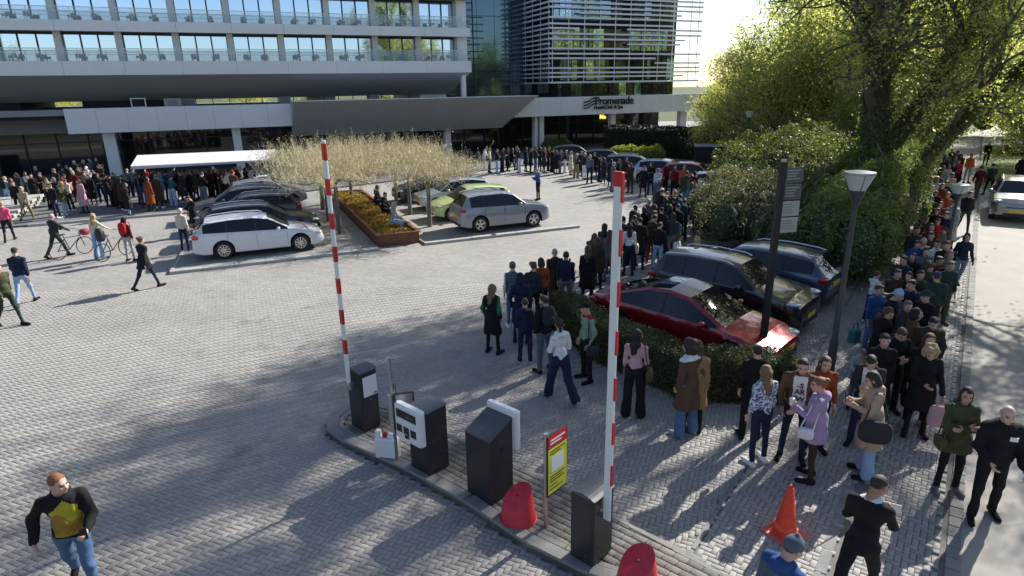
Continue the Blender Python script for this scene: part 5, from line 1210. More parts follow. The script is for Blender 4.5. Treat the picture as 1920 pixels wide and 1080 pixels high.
def skeleton(P):
    """joints from pose parameters, local frame: +y forward, +x right, feet near z=0"""
    J = {}; g = P.get
    H_ = 1.0
    lean, sway = g('lean', .03), g('sway', 0)
    legs = []
    hip_z = .93
    for s, key in ((1, 'R'), (-1, 'L')):
        sw, kn, ab = g('leg'+key, (0.0, .04, .04))
        th, sh = .44, .43
        d = rx(0)@np.array([s*math.sin(ab), math.sin(sw)*math.cos(ab), -math.cos(sw)*math.cos(ab)])
        k = np.array([s*.092, 0, 0])+d*th; a2 = sw-kn; d2 = np.array([s*math.sin(ab)*.6, math.sin(a2), -math.cos(a2)]); d2 = unit(d2); a = k+d2*sh
        legs.append((k, a, a2))
    low = min(l[1][2] for l in legs); hip_z = -low+.085 if not g('sit') else g('sit')
    hz = np.array([0, 0, hip_z]); J['pel'] = hz
    for (k, a, a2), key, s in zip(legs, 'RL', (1, -1)):
        J['hip'+key] = hz+np.array([s*.092, 0, 0]); J['kn'+key] = k+hz; J['an'+key] = a+hz
        tip = np.array([s*.035, .17, -.045]); pit = min(0, a2)*.9 if a2 < -.15 else 0
        J['to'+key] = J['an'+key]+rx(pit)@tip; J['he'+key] = J['an'+key]+rx(pit)@np.array([0, -.045, -.045])
    R = rz_(g('twist', 0))@rx(-lean)@ry(sway); J['R'] = R
    tw = lambda v: hz+R@np.array(v, float)
    J['wa'] = tw((0, 0, .16)); J['ch'] = tw((0, .0, .36)); J['ne'] = tw((0, -.012, .53)); J['hd'] = None
    for key, s in (('R', 1), ('L', -1)):
        sh = tw((s*(.158 if g('fem_') else .170), -.012, .455)); J['sh'+key] = sh
        f, ab, el, ro = g('arm'+key, (.0, .12, .25, 0))          # forward swing, abduction, elbow bend, inward rotation
        dn = R@np.array([s*math.sin(ab), math.sin(f)*math.cos(ab), -math.cos(f)*math.cos(ab)]); e = sh+dn*.285; J['el'+key] = e
        # elbow bends about an axis; forearm direction mixes up/forward and inward
        fwd_ = R@np.array([-s*math.sin(ro), math.cos(ro), 0]); up_perp = unit(fwd_-dn*(fwd_@dn)); d2 = dn*math.cos(el)+up_perp*math.sin(el); J['wr'+key] = e+d2*.255; J['fd'+key] = d2
        J['pn'+key] = unit(np.cross(d2, np.cross(np.array([-s*1.0, .25, .2]), d2)))
    hr = R@rz_(-g('turn', 0))@rx(-g('nod', .05)); J['HR'] = hr; J['hc'] = J['ne']+R@np.array([0, .008, 0])+hr@np.array([0, .02, .155])
    return J
def person_geo(P, top='jacket', bottom='trousers', hi=False, fem=False, bulk=0.0, seed=0):
    P = dict(P, fem_=fem)
    J = skeleton(P); hh = .0175 if hi else .026; hb = .024 if hi else .034; out = {}
    b_ = bulk; fw = .94 if fem else 1.0; R = J['R']
    HRm = J['HR']; HM = Matrix([list(HRm[i])+[J['hc'][i]] for i in range(3)]+[[0, 0, 0, 1]]); out['HM'] = HM
    # ---- body: one continuous skin surface under the clothes, head and hands at finer resolution
    pr = [('c', J['ne'], J['ne']+(J['hc']-J['ne'])*.45, .054, .052), ('e', J['ch']+R@np.array([0, -.01, 0]), (.105*fw, .06, .14), R), ('e', J['pel']+np.array([0, 0, .03]), (.095, .065, .09), R), ('c', J['pel'], J['ch'], .065, .065), ('c', J['shL'], J['shR'], .028, .028)]
    for k in 'RL':
        pr += [('c', J['sh'+k], J['el'+k], .028, .024), ('c', J['el'+k], J['wr'+k], .026, .022), ('c', J['hip'+k], J['kn'+k], .050, .034), ('c', J['kn'+k], J['an'+k], .034, .028), ('c', J['he'+k], J['to'+k], .020, .016)]
        if not hi: pr += [('c', J['wr'+k], J['wr'+k]+J['fd'+k]*.14, .026, .024)]
    V, Q = sdf_mesh(pr, hb, .007); parts = [(V, Q, 0)]
    hv, hq, hm = HEAD_HI if hi else HEAD_LO; parts.append((hv@HRm.T+J['hc'], hq, hm))
    if hi:
        for k, s in (('R', 1), ('L', -1)):
            v, q = sdf_mesh(hand_prims(J['wr'+k], J['fd'+k]+np.array([0, 0, -.05]), J['pn'+k], s, P.get('grip', .35)), .0068, .004); parts.append((v, q, 0))
    V, Q, M = merge(parts); out['body'] = new_mesh('body', V, Q, [skin(0), M_LIP, M_EYE, M_BROW], M, True)
    # ---- upper garment
    e_ = .018+b_*.5; hem = {'jacket': -.02, 'puffer': -.02, 'coat': -.42, 'parka': -.22, 'shirt': .03, 'sweater': .0, 'longcoat': -.58, 'vest': .0}[top]; loose = {'shirt': .0, 'sweater': .008, 'jacket': .016, 'puffer': .03, 'coat': .022, 'parka': .03, 'longcoat': .022, 'vest': .012}[top]+b_
    wz = .118*fw; pr = [('e', J['ch']+R@np.array([0, 0, .02]), ((.152+loose)*fw, .098+loose, .20), R), ('c', J['pel']+R@np.array([0, 0, .05]), J['wa'], .108+loose, .112*fw+loose), ('c', J['pel']+R@np.array([.045, 0, .03]), J['wa']+R@np.array([.03, 0, 0]), .095+loose, .095*fw+loose), ('c', J['pel']+R@np.array([-.045, 0, .03]), J['wa']+R@np.array([-.03, 0, 0]), .095+loose, .095*fw+loose), ('c', J['ne']+R@np.array([-.02, -.005, -.075]), J['shL'], .062, .046+loose*.6), ('c', J['ne']+R@np.array([.02, -.005, -.075]), J['shR'], .062, .046+loose*.6)]
    if fem: pr += [('e', J['ch']+R@np.array([s*.062, .085, .0]), (.055, .05, .055), R) for s in (-1, 1)]
    sl = .047+loose*.5
    for k in 'RL':
        if top == 'vest': pr += [('c', J['sh'+k], J['sh'+k]+(J['el'+k]-J['sh'+k])*.1, sl, sl)]; continue
        pr += [('c', J['sh'+k], J['el'+k], sl+.004, sl-.004), ('c', J['el'+k], J['wr'+k]-J['fd'+k]*.005, sl-.003, sl-.016)]
    hip = J['pel']; hemz = hip[2]+hem
    if hem < -.1:
        kk = (J['knR']+J['knL'])/2; low = hip+(kk-hip)*min(1.15, abs(hem)/.44); spread = np.linalg.norm(J['knR'][:2]-J['knL'][:2])*.5*abs(hem)/.5
        pr += [('c', hip+np.array([s*.04, 0, 0]), low+np.array([s*.055, 0, 0]), .125+loose*.6, .125+spread*.35+loose) for s in (-1, 1)]
        for k in 'RL': pr += [('c', J['hip'+k], J['hip'+k]+(J['kn'+k]-J['hip'+k])*min(1, abs(hem)/.44), .10, .085+loose)]
    if top in ('jacket', 'parka', 'puffer', 'coat', 'longcoat', 'sweater') and P.get('collar', True):
        pr += [('c', J['ne']+R@np.array([-.035, -.045, .0]), J['ne']+R@np.array([.035, -.045, .0]), .038, .038), ('c', J['ne']+R@np.array([-.045, .01, -.03]), J['ne']+R@np.array([.045, .01, -.03]), .030, .030)]
        if P.get('hoody'): pr += [('e', J['ne']+R@np.array([0, -.085, -.01]), (.10, .065, .075), R)]
    ne = J['ne']
    def post(F, G):
        F = np.maximum(F, hemz-G[..., 2]+.01*np.sin(G[..., 0]*25))
        d = np.linalg.norm((G-(ne+R@np.array([0, .045, .05]))), axis=-1)-.062; return np.maximum(F, -d)
    V, Q = sdf_mesh(pr, hh, .011, {'puffer': .009, 'shirt': .004}  .get(top, .0085 if hi else .0062), seed, post); out['top'] = (V, Q)
    # ---- trousers
    wl = {'trousers': (.082, .060, .056), 'wide': (.092, .082, .098), 'slim': (.078, .052, .042)}[bottom]
    pr = [('c', J['pel']+np.array([-.05, -.01, .03]), J['pel']+np.array([.05, -.01, .03]), .102, .102), ('e', J['pel']+np.array([0, -.03, -.03]), (.14, .11, .10))]
    for k in 'RL': pr += [('c', J['hip'+k], J['kn'+k], wl[0]+.008, wl[1]+.004), ('c', J['kn'+k], J['an'+k]+np.array([0, -.005, .0]), wl[1], wl[2])]
    bot = min(J['anR'][2], J['anL'][2])
    V, Q = sdf_mesh(pr, hh, .010, .0055, seed+5); out['bottom'] = (V, Q)
    shp = []
    for k in 'RL':
        a, t, he = J['an'+k], J['to'+k], J['he'+k]; dn = unit(t-he); up = unit(a-(he+t)/2)
        v, q = sdf_mesh([('c', he+up*.004, t+up*.0, .040, .034), ('c', he, a+up*.01, .038, .042), ('c', he-up*.014, t-up*.010, .036, .034)], .014 if hi else .022, .010); shp.append((v, q))
    out['shoe'] = shp; out['J'] = J
    return out
GEO = {}
def get_geo(key, P, **kw):
    if key not in GEO:
        g = person_geo(P, **kw); g['top'] = new_mesh('jacket', *g['top'], [M_PLAST], None, True); g['bottom'] = new_mesh('trousers', *g['bottom'], [M_PLAST], None, True)
        g['shoe'] = [new_mesh('shoe', v, q, [M_PLAST], None, True) for v, q in g['shoe']]; GEO[key] = g
    return GEO[key]
COLS = dict(black=(.012, .012, .014), charcoal=(.035, .036, .04), grey=(.13, .13, .135), pale_grey=(.36, .36, .36), white=(.72, .72, .72), cream=(.62, .55, .42), beige=(.40, .31, .21), camel=(.30, .18, .09), brown=(.11, .062, .038), dark_brown=(.045, .028, .02), navy=(.018, .024, .055), blue=(.03, .075, .22), denim=(.09, .15, .27), light_denim=(.28, .40, .58), pale_blue=(.35, .47, .62), teal=(.02, .10, .10), green=(.03, .15, .07), sage=(.24, .34, .22), olive=(.07, .075, .035), dark_green=(.025, .045, .035), khaki=(.25, .20, .12), red=(.42, .015, .025), maroon=(.11, .015, .022), rust=(.26, .06, .02), orange=(.55, .11, .02), pink=(.68, .10, .20), pale_pink=(.55, .32, .36), lilac=(.36, .26, .40), purple=(.08, .04, .12), slate=(.10, .12, .16))
def cloth(c, kind=''):
    return mat(('%s %s fabric' % (c.replace('_', ' '), kind)).replace('  ', ' '), COLS[c], .88, var=.16, vscale=7, bump=.35, bscale=55, spec=.25)
HC = dict(black=(.012, .010, .009), dark=(.028, .018, .013), brown=(.075, .04, .022), light=(.19, .12, .06), blond=(.42, .29, .14), grey=(.34, .33, .31), white=(.66, .64, .6), ginger=(.25, .09, .035))
def hairmat(c): return mat(c+' hair', HC[c], .6, var=.3, vscale=40, bump=.6, bscale=90)
def set_mat(o, m):
    o.material_slots[0].link = 'OBJECT'; o.material_slots[0].material = m
def person(loc, face_az, geo, top_c, bot_c, hair, hair_c, label, group=None, skin_i=0, scale=1.0, shoe_c='black', z=0.0, top_name=None, bot_name='trousers', hi=False):
    root = thing('person', label, 'person', (loc[0], loc[1], z), azrot(face_az), group); root.scale = (scale, scale, scale)
    b = link('body', geo['body'], root); set_mat(b, skin(skin_i))
    t = link(top_name or 'jacket', geo['top'], root); set_mat(t, cloth(top_c))
    p = link(bot_name, geo['bottom'], root); set_mat(p, cloth(bot_c))
    for s in geo['shoe']: o = link('shoe', s, root); set_mat(o, cloth(shoe_c, 'shoe'))
    if hair != 'bald':
        me = hair_mesh(hair, hi); o = link(me.name.split('.')[0], me, root); o.matrix_local = geo['HM']
        set_mat(o, cloth(hair_c, 'knit') if hair in ('beanie', 'cap', 'brim_hat', 'hood') else hairmat(hair_c))
        if hair in ('cap', 'brim_hat', 'beanie'):
            me = hair_mesh('shaved', hi); o = link('hair', me, root); o.matrix_local = geo['HM']; set_mat(o, hairmat('brown'))
    return root
# ---- generic poses for the crowd
POSES = {
 'stand': dict(armR=(.05, .10, .25, .2), armL=(.0, .12, .3, .2), legR=(.03, .05, .06), legL=(-.03, .04, .06)),
 'phone': dict(armR=(.45, .10, 1.5, .5), armL=(.35, .08, 1.45, .6), nod=.45, legR=(.02, .04, .05), legL=(.0, .04, .07)),
 'pockets': dict(armR=(-.15, .28, .75, .6), armL=(-.15, .28, .75, .6), legR=(.0, .03, .09), legL=(.02, .05, .08)),
 'crossed': dict(armR=(.35, .12, 1.75, 1.0), armL=(.3, .12, 1.65, 1.0), legR=(.05, .08, .04), legL=(-.02, .03, .08), turn=.4),
 'lookL': dict(armR=(.1, .1, .5, .2), armL=(-.05, .12, .35, .2), turn=-.8, legR=(.06, .06, .07), legL=(-.04, .04, .06)),
 'lookR': dict(armR=(.0, .1, .3, .2), armL=(.5, .1, 1.3, .4), turn=.7, legR=(.0, .05, .07), legL=(.06, .08, .05)),
 'walk': dict(armR=(-.35, .12, .35, .1), armL=(.4, .1, .5, .1), legR=(.42, .12, .03), legL=(-.35, .25, .03), lean=.06),
 'walk2': dict(armR=(.3, .12, .45, .1), armL=(-.3, .12, .3, .1), legR=(-.28, .3, .03), legL=(.35, .1, .03), lean=.05),
 'lean': dict(armR=(.5, .1, 1.0, .2), armL=(.4, .1, .9, .3), lean=.22, nod=.35, legR=(.1, .1, .05), legL=(-.05, .04, .06)),
}
GEN = [('g0', 'stand', 'jacket', 'trousers', False, .0), ('g1', 'phone', 'parka', 'trousers', False, .0), ('g2', 'pockets', 'coat', 'slim', True, .0), ('g3', 'crossed', 'jacket', 'trousers', False, .012), ('g4', 'lookL', 'puffer', 'slim', True, .0),
       ('g5', 'lookR', 'sweater', 'wide', True, .0), ('g6', 'walk', 'jacket', 'trousers', False, .0), ('g7', 'stand', 'longcoat', 'slim', True, .0), ('g8', 'phone', 'jacket', 'wide', True, .0), ('g9', 'pockets', 'puffer', 'trousers', False, .01), ('g10', 'lean', 'jacket', 'slim', False, .0), ('g11', 'walk2', 'parka', 'slim', True, .0)]
TYPE2G = dict(jacket=[0, 3, 8], parka=[1, 11], coat=[2, 7], puffer=[4, 9], sweater=[5], walk=[6, 11], lean=[10], longcoat=[7])
TNAME = dict(jacket='jacket', parka='parka', coat='coat', puffer='padded jacket', sweater='sweater', walk='jacket', lean='jacket', longcoat='long coat')
HNAME = dict(short='short {} hair', shaved='cropped {} hair', balding='thinning {} hair', bun='{} hair in a bun', ponytail='{} ponytail', bob='{} bobbed hair', long='long {} hair', curly='curly {} hair', beanie='{} beanie', cap='{} cap', brim_hat='{} brimmed hat', hood='{} hood up')
RP = random.Random(99)
CROWD = []
def crowd(zone, zone_txt, rows, face, head=True, jit=.35, zoff=0.0):
    """rows: (px, py, top type, top colour, bottom colour, hair, hair colour[, face az]) with px,py the head centre (or the feet)"""
    for r_ in rows:
        px, py, ty, tc, bc, ha, hc = r_[:7]; az = r_[7] if len(r_) > 7 else face+RP.gauss(0, 1)*rad(0)+RP.uniform(-40, 40)
        sc = RP.uniform(.93, 1.04) if ty != 'child' else .7
        if ty == 'child': ty = 'jacket'
        g = gp(px, py, 1.60*sc+zoff) if head else gp(px, py, zoff)
        CROWD.append(dict(zone=zone, zt=zone_txt, px=px, py=py, ty=ty, tc=tc, bc=bc, ha=ha, hc=hc, az=az, sc=sc, x=g[0], y=g[1], z=zoff))
# ---------------------------------------------------------------- near people, one by one
def pattern_mat(name, a, b, scale, thr=.45, stripes=False):
    m = bpy.data.materials.new(name); m.use_nodes = True; t = m.node_tree; N = t.nodes.new; L = t.links.new; bs = t.nodes['Principled BSDF']; bs.inputs['Roughness'].default_value = .85
    tc = N('ShaderNodeTexCoord'); mp = N('ShaderNodeMapping'); mp.inputs['Scale'].default_value = (scale, scale, scale); L(tc.outputs['Object'], mp.inputs[0])
    mx = N('ShaderNodeMix'); mx.data_type = 'RGBA'; mx.inputs[6].default_value = (*a, 1); mx.inputs[7].default_value = (*b, 1)
    if stripes:
        w1 = N('ShaderNodeTexWave'); w1.bands_direction = 'Z'; w1.inputs['Scale'].default_value = 1; w2 = N('ShaderNodeTexWave'); w2.bands_direction = 'X'; w2.inputs['Scale'].default_value = 1; L(mp.outputs[0], w1.inputs[0]); L(mp.outputs[0], w2.inputs[0])
        ml = N('ShaderNodeMath'); ml.operation = 'MAXIMUM'; L(w1.outputs['Fac'], ml.inputs[0]); L(w2.outputs['Fac'], ml.inputs[1]); src = ml.outputs[0]
    else:
        n1 = N('ShaderNodeTexNoise'); n1.inputs['Scale'].default_value = 1; n1.inputs['Detail'].default_value = 3; L(mp.outputs[0], n1.inputs[0]); src = n1.outputs[0]
    mr = N('ShaderNodeMapRange'); mr.inputs[1].default_value = thr; mr.inputs[2].default_value = thr+.06; L(src, mr.inputs[0]); L(mr.outputs[0], mx.inputs[0]); L(mx.outputs[2], bs.inputs['Base Color']); MATS[name] = m; return m
NEAR = []
def near(label, px, py, az, pose, top, topc, bottom, botc, hair, hairc, head=False, hz=1.60, hi=True, fem=False, bulk=0.0, sc=1.0, shoe='black', sk=0, topname='jacket', botname='trousers', fn=None, mats=None, z=0.0, group=None, ang=None):
    g = gp(px, py, (hz*sc+z) if head else z)
    geo = get_geo(('near', len(NEAR)), pose, top=top, bottom=bottom, hi=hi, fem=fem, bulk=bulk, seed=len(NEAR)+3)
    if head: # shift so that the head, not the feet, is at the pixel
        a = rad(az); hx, hy = geo['J']['hc'][0]*sc, geo['J']['hc'][1]*sc; g = g-np.array([hx*math.cos(a)+hy*math.sin(a), -hx*math.sin(a)+hy*math.cos(a), 0])
    r = person(g[:2], az, geo, topc, botc, hair, hairc, label, group, sk, sc, shoe, z, topname, botname, hi)
    if fn is not None:
        o = [c for c in r.children if c.data is geo['top']][0]; me = o.data; me.materials.clear()
        for m_ in mats: me.materials.append(m_)
        cs = np.zeros(len(me.polygons)*3); me.polygons.foreach_get('center', cs); me.polygons.foreach_set('material_index', fn(cs.reshape(-1, 3), geo['J']).astype(np.int32)); me.update()
        for i, m_ in enumerate(mats): o.material_slots[i].link = 'OBJECT'; o.material_slots[i].material = m_
    NEAR.append((r, geo, sc, az)); return len(NEAR)-1
def wl(i, p):
    r, geo, sc, az = NEAR[i]; a = rad(az); p = np.array(p, float)*sc
    return np.array([r.location.x+p[0]*math.cos(a)+p[1]*math.sin(a), r.location.y-p[0]*math.sin(a)+p[1]*math.cos(a), r.location.z+p[2]])
def backpack(i, label, c='black', s=1.0):
    r, geo, sc, az = NEAR[i]; J = geo['J']; p = wl(i, J['ch']+J['R']@np.array([0, -.165, .02])); o = thing('backpack', label, 'backpack', (p[0], p[1], p[2]-.22), azrot(az))
    m_ = cloth(c, 'nylon')
    MB().blob((0, 0, .23), (.145*s, .075, .225*s), 16, 10, sq=.65).build('pack_body', m_, o, smooth=True); MB().blob((0, -.065, .14), (.10*s, .035, .10), 14, 8, sq=.6).build('front_pocket', m_, o, smooth=True)
    for sg_ in (-1, 1): MB().tube([(sg_*.09, .05, .40), (sg_*.10, .10, .47), (sg_*.105, .26, .42), (sg_*.11, .28, .25), (sg_*.10, .10, .08)], .016, 6).build('strap', m_, o, smooth=True)
def shoulder_bag(i, label, c, side=1, size=.17, drop=.52, m_=None, fwd=0.0):
    r, geo, sc, az = NEAR[i]; J = geo['J']; k = 'R' if side > 0 else 'L'; sh = J['sh'+k]; b = sh+np.array([side*.10, fwd, -drop]); p = wl(i, b); o = thing('shoulder_bag', label, 'bag', (p[0], p[1], p[2]-size), azrot(az)); m_ = m_ or cloth(c, 'leather')
    MB().blob((0, 0, size*.9), (.06, size*1.05, size*.85), 16, 10, sq=.6).build('bag_body', m_, o, smooth=True)
    t = (sh-b)+np.array([0, 0, size]); MB().tube([(0, -size*.8, size*1.4), (t[0]*1.0, t[1]-.05, t[2]+.075), (t[0], t[1]+.05, t[2]+.075), (0, size*.8, size*1.4)], .011, 6).build('strap', m_, o, smooth=True)
def held(i, side, kind, label, c='white', rz=0):
    r, geo, sc, az = NEAR[i]; J = geo['J']; k = 'R' if side > 0 else 'L'; w_ = J['wr'+k]+J['fd'+k]*.10; p = wl(i, w_)
    if kind == 'phone':
        o = thing('phone', label, 'phone', (p[0], p[1], p[2]), azrot(az)); MB().box(-.037, .037, -.005, .005, -.03, .12, ch=.004).build('phone_body', M_BLACK, o); MB().box(-.033, .033, -.0065, -.0055, -.025, .115).build('screen', mat('phone screen', (.25, .3, .35), .1), o)
    elif kind == 'paper':
        o = thing('paper', label, 'paper', (p[0], p[1], p[2]), azrot(az)+rz); MB().box(-.08, .13, -.002, .002, -.05, .06).build('sheet', M_WHITE, o)
    elif kind == 'cup':
        o = thing('paper_cup', label, 'cup', (p[0], p[1], p[2]-.02), azrot(az)); MB().lathe([(.028, 0), (.038, .10), (.034, .102)], 14).build('cup_body', M_WHITE, o); MB().lathe([(.040, .100), (.040, .112), (.030, .118)], 14).build('lid', M_WHITE, o)
    elif kind == 'tote':
        o = thing('tote_bag', label, 'bag', (p[0], p[1], p[2]-.50), azrot(az)+rz); m_ = cloth(c, 'canvas'); MB().blob((0, 0, .19), (.19, .055, .20), 16, 10, sq=.45).build('bag_body', m_, o, smooth=True)
        for s_ in (-1, 1): MB().tube([(-.08, s_*.03, .36), (-.05, s_*.015, .50), (.05, s_*.015, .50), (.08, s_*.03, .36)], .009, 6).build('handle', m_, o)
S, PH, PK, CR, WK, WK2 = [POSES[k] for k in ('stand', 'phone', 'pockets', 'crossed', 'walk', 'walk2')]
def pose(b, **k): d = dict(b); d.update(k); return d
FA = M_SKIN
# lower left: man with black and yellow jacket
bk, ye = cloth('black'), mat('yellow olive jacket panel', (.42, .36, .02), .6, var=.35, vscale=4.5, bump=.4, bscale=30)
og = mat('mustard jacket panel', (.34, .19, .015), .6, var=.3, vscale=5, bump=.4, bscale=30)
def yfn(c, J):
    f = (c[:, 1] > .03) & (np.abs(c[:, 0]) < .15+.02*np.sin(c[:, 2]*24)) & (c[:, 2] > .93) & (c[:, 2] < 1.40-.9*np.abs(c[:, 0]+.02)); return np.where(f, np.where(c[:, 2] < 1.18+c[:, 0]*.8+.03*np.sin(c[:, 0]*40), 2, 1), 0)
i = near('man in black and yellow windbreaker and blue jeans striding at the lower left corner', 106, 896, 150, pose(WK, armR=(-.35, .55, .95, .55), armL=(.25, .25, 1.35, .2), turn=-.75, lean=.12, legR=(-.35, .35, .05), legL=(.40, .25, .03), grip=.8, hoody=True), 'jacket', 'black', 'trousers', 'denim', 'shaved', 'ginger', head=True, hz=1.66, sk=4, fn=yfn, mats=[bk, ye, og], sc=1.06, bulk=.014)
held(i, -1, 'phone', 'dark phone in the left hand of the man in the yellow jacket')
# left side walkers
near('man in navy quilted jacket and light jeans walking away at the left edge', 52, 570, 340, pose(WK), 'puffer', 'navy', 'slim', 'light_denim', 'cap', 'charcoal', hi=False, sc=1.02)
near('man in olive jacket and dark green trousers striding right at the left edge', 24, 610, 110, pose(WK2, turn=.4), 'jacket', 'olive', 'slim', 'dark_green', 'short', 'brown', hi=False, sc=1.03)
near('woman in long black hooded parka walking alone across the open square', 279, 541, 25, pose(WK), 'parka', 'black', 'slim', 'navy', 'bun', 'brown', hi=False, fem=True)
i = near('girl with red backpack and dark hood beside the bicycle with the child seat', 247, 489, 10, S, 'jacket', 'maroon', 'slim', 'pale_grey', 'hood', 'black', hi=False, fem=True, sc=.93); backpack(i, 'bright red backpack worn by the girl with the dark hood', 'red')
i_w = near('woman with long blond hair and cream sweater wheeling a bicycle with child seat', 190, 485, 15, pose(S, armR=(.8, .15, .3, .1)), 'sweater', 'cream', 'wide', 'light_denim', 'long', 'blond', hi=False, fem=True)
i_m = near('grey-haired man in black jacket wheeling a bicycle across the square', 112, 482, 22, pose(WK, armR=(.8, .1, .25, .1), armL=(.8, .1, .25, .1)), 'jacket', 'charcoal', 'trousers', 'dark_green', 'balding', 'grey', hi=False, bulk=.02)
near('white-haired man in cream jacket standing at the tail of the white estate', 350, 474, 15, S, 'jacket', 'cream', 'slim', 'navy', 'short', 'white', hi=False, bulk=.01)
near('person in black patterned coat facing the white-haired man behind the parked cars', 369, 440, 215, PH, 'coat', 'black', 'slim', 'black', 'short', 'dark', hi=False)
near('person in bright pink jacket and black trousers walking at the far left edge', 20, 452, 330, WK, 'jacket', 'pink', 'slim', 'black', 'short', 'blond', hi=False)
near('person in grey-beige hooded jacket walking towards the hotel steps', 54, 414, 350, WK, 'jacket', 'beige', 'trousers', 'khaki', 'hood', 'beige', hi=False)
near('man in blue jacket standing alone in the middle of the open square', 1009, 375, 300, pose(PH, nod=.3), 'jacket', 'blue', 'slim', 'black', 'short', 'grey', hi=False, sc=1.0)
# queue end in the middle
i = near('woman with long wavy hair, black gilet and green sleeves in the middle queue', 925, 662, 30, pose(PK, turn=.3), 'coat', 'black', 'slim', 'black', 'long', 'light', fem=True, sc=.97, fn=lambda c, J: ((np.abs(c[:, 0]) > .19) & (c[:, 2] > 1.02)).astype(int), mats=[cloth('black'), cloth('green')])
near('man in navy gilet over white sleeves and cap in the middle queue', 963, 613, 355, S, 'jacket', 'slate', 'slim', 'denim', 'cap', 'grey', shoe='white', fn=lambda c, J: ((np.abs(c[:, 0]) > .20) & (c[:, 2] > .95)).astype(int), mats=[cloth('slate'), cloth('white')])
near('person in dark navy hooded coat behind the man with the cap', 976, 524, 10, PK, 'coat', 'navy', 'slim', 'navy', 'hood', 'navy', head=True)
near('person with brown hair in dark grey jacket beside the orange-brown jacket', 1001, 502, 20, S, 'jacket', 'charcoal', 'trousers', 'black', 'short', 'brown', head=True)
near('woman in orange-brown jacket raising a hand in the middle queue', 1014, 494, 340, pose(S, armL=(2.2, .1, 1.2, .2)), 'jacket', 'rust', 'slim', 'black', 'bob', 'dark', head=True, fem=True)
near('balding man in dark maroon coat left of the navy backpack', 1040, 476, 350, pose(S, hoody=True), 'coat', 'dark_brown', 'trousers', 'navy', 'shaved', 'grey', head=True)
i = near('man in navy jacket with dark backpack and grey jeans in the middle queue', 1060, 588, 10, S, 'jacket', 'navy', 'trousers', 'grey', 'short', 'black', bulk=.01); backpack(i, 'dark navy backpack on the man with grey jeans', 'navy')
near('boy in navy hooded jacket and white collar in front of the middle queue', 985, 681, 15, pose(S, hoody=True), 'jacket', 'navy', 'trousers', 'navy', 'short', 'brown', sc=.88, shoe='pale_grey')
i = near('man in black padded jacket with dark rucksack beside the boy in navy', 1022, 697, 330, pose(PK, turn=-.3), 'puffer', 'black', 'trousers', 'slate', 'short', 'dark', sk=0); backpack(i, 'black rucksack on the man in the padded jacket beside the boy', 'charcoal')
near('woman in white hoodie with long dark ponytail walking by the clipped hedge', 1050, 750, 330, pose(WK2, hoody=True, turn=.5, armL=(.3, .15, 1.4, .7), armR=(.1, .2, 1.2, .6)), 'sweater', 'white', 'wide', 'navy', 'ponytail', 'black', fem=True, shoe='pale_grey', sk=1)
i = near('man in sage-green sweater with dark cap and red scarf by the clipped hedge', 1099, 713, 250, pose(PK), 'sweater', 'sage', 'trousers', 'black', 'cap', 'black', shoe='black', fn=lambda c, J: (c[:, 2] > J['ne'][2]-.03).astype(int), mats=[cloth('sage'), cloth('red')]); shoulder_bag(i, 'dark crossbody bag on the hip of the person in sage green', 'charcoal', -1, .13, .62)
near('woman with brown hair and black coat next to the tail of the red car', 1103, 470, 20, S, 'coat', 'black', 'slim', 'navy', 'long', 'brown', head=True, fem=True)
near('person in black coat with fur collar behind the brown-haired woman', 1121, 455, 30, S, 'parka', 'dark_brown', 'slim', 'black', 'curly', 'brown', head=True)
near('woman with dark hair, pink top and brown shoulder bag behind the white barrier', 1187, 780, 20, pose(S, turn=.6, armR=(.1, .15, .9, .5)), 'shirt', 'pale_pink', 'wide', 'black', 'long', 'black', fem=True, sk=2)
shoulder_bag(len(NEAR)-1, 'brown leather shoulder bag on the woman in the pink top', 'brown', 1, .15, .50)
near('woman with curly dark hair in brown coat and wide jeans by the hedge', 1284, 815, 330, pose(PK, turn=-.3), 'coat', 'brown', 'wide', 'denim', 'curly', 'dark', fem=True, shoe='pale_grey', sc=1.04, fn=lambda c, J: (c[:, 2] > J['ne'][2]-.055).astype(int), mats=[cloth('brown'), cloth('white')])
near('person with long brown hair in camel coat behind the woman in brown', 1308, 655, 20, S, 'coat', 'camel', 'slim', 'black', 'long', 'brown', head=True, fem=True, hz=1.58)
M_FLOR = pattern_mat('floral jacket', (.10, .13, .24), (.66, .68, .72), 26, .47)
near('woman in blue and white floral jacket and navy jeans with white trainers', 1418, 868, 345, pose(S, turn=.2), 'jacket', 'white', 'slim', 'navy', 'long', 'light', fem=True, shoe='white', fn=lambda c, J: np.zeros(len(c)), mats=[M_FLOR], sc=1.0)
near('man in black jacket seen from behind against the red car bonnet', 1420, 660, 10, S, 'jacket', 'black', 'trousers', 'black', 'shaved', 'dark', head=True, hz=1.62)
def tfn(c, J): return np.where((np.abs(c[:, 0]) < .095) & (c[:, 1] > .06) & (c[:, 2] < 1.47), 1, 0)
i = near('bearded man in white lettered T-shirt under open brown jacket', 1507, 678, 205, pose(PK, nod=.25), 'jacket', 'brown', 'slim', 'navy', 'shaved', 'dark', head=True, hz=1.70, sc=1.06, fn=tfn, mats=[cloth('brown'), cloth('white')], bulk=.01)
r_, geo, sc_, az_ = NEAR[i]
for k, (tx_, z) in enumerate((('-S', 1.33), ('AR', 1.225), ('EW.', 1.12))):
    o = text_obj('shirt_lettering', tx_, .115, M_SIGN, r_, .002, .003); o.rotation_euler = (math.pi/2, 0, math.pi); vv = np.array([v.co for v in geo['top'].vertices]); o.location = (0, vv[(np.abs(vv[:, 0]) < .07) & (np.abs(vv[:, 2]-z) < .05)][:, 1].max()+.004, z)
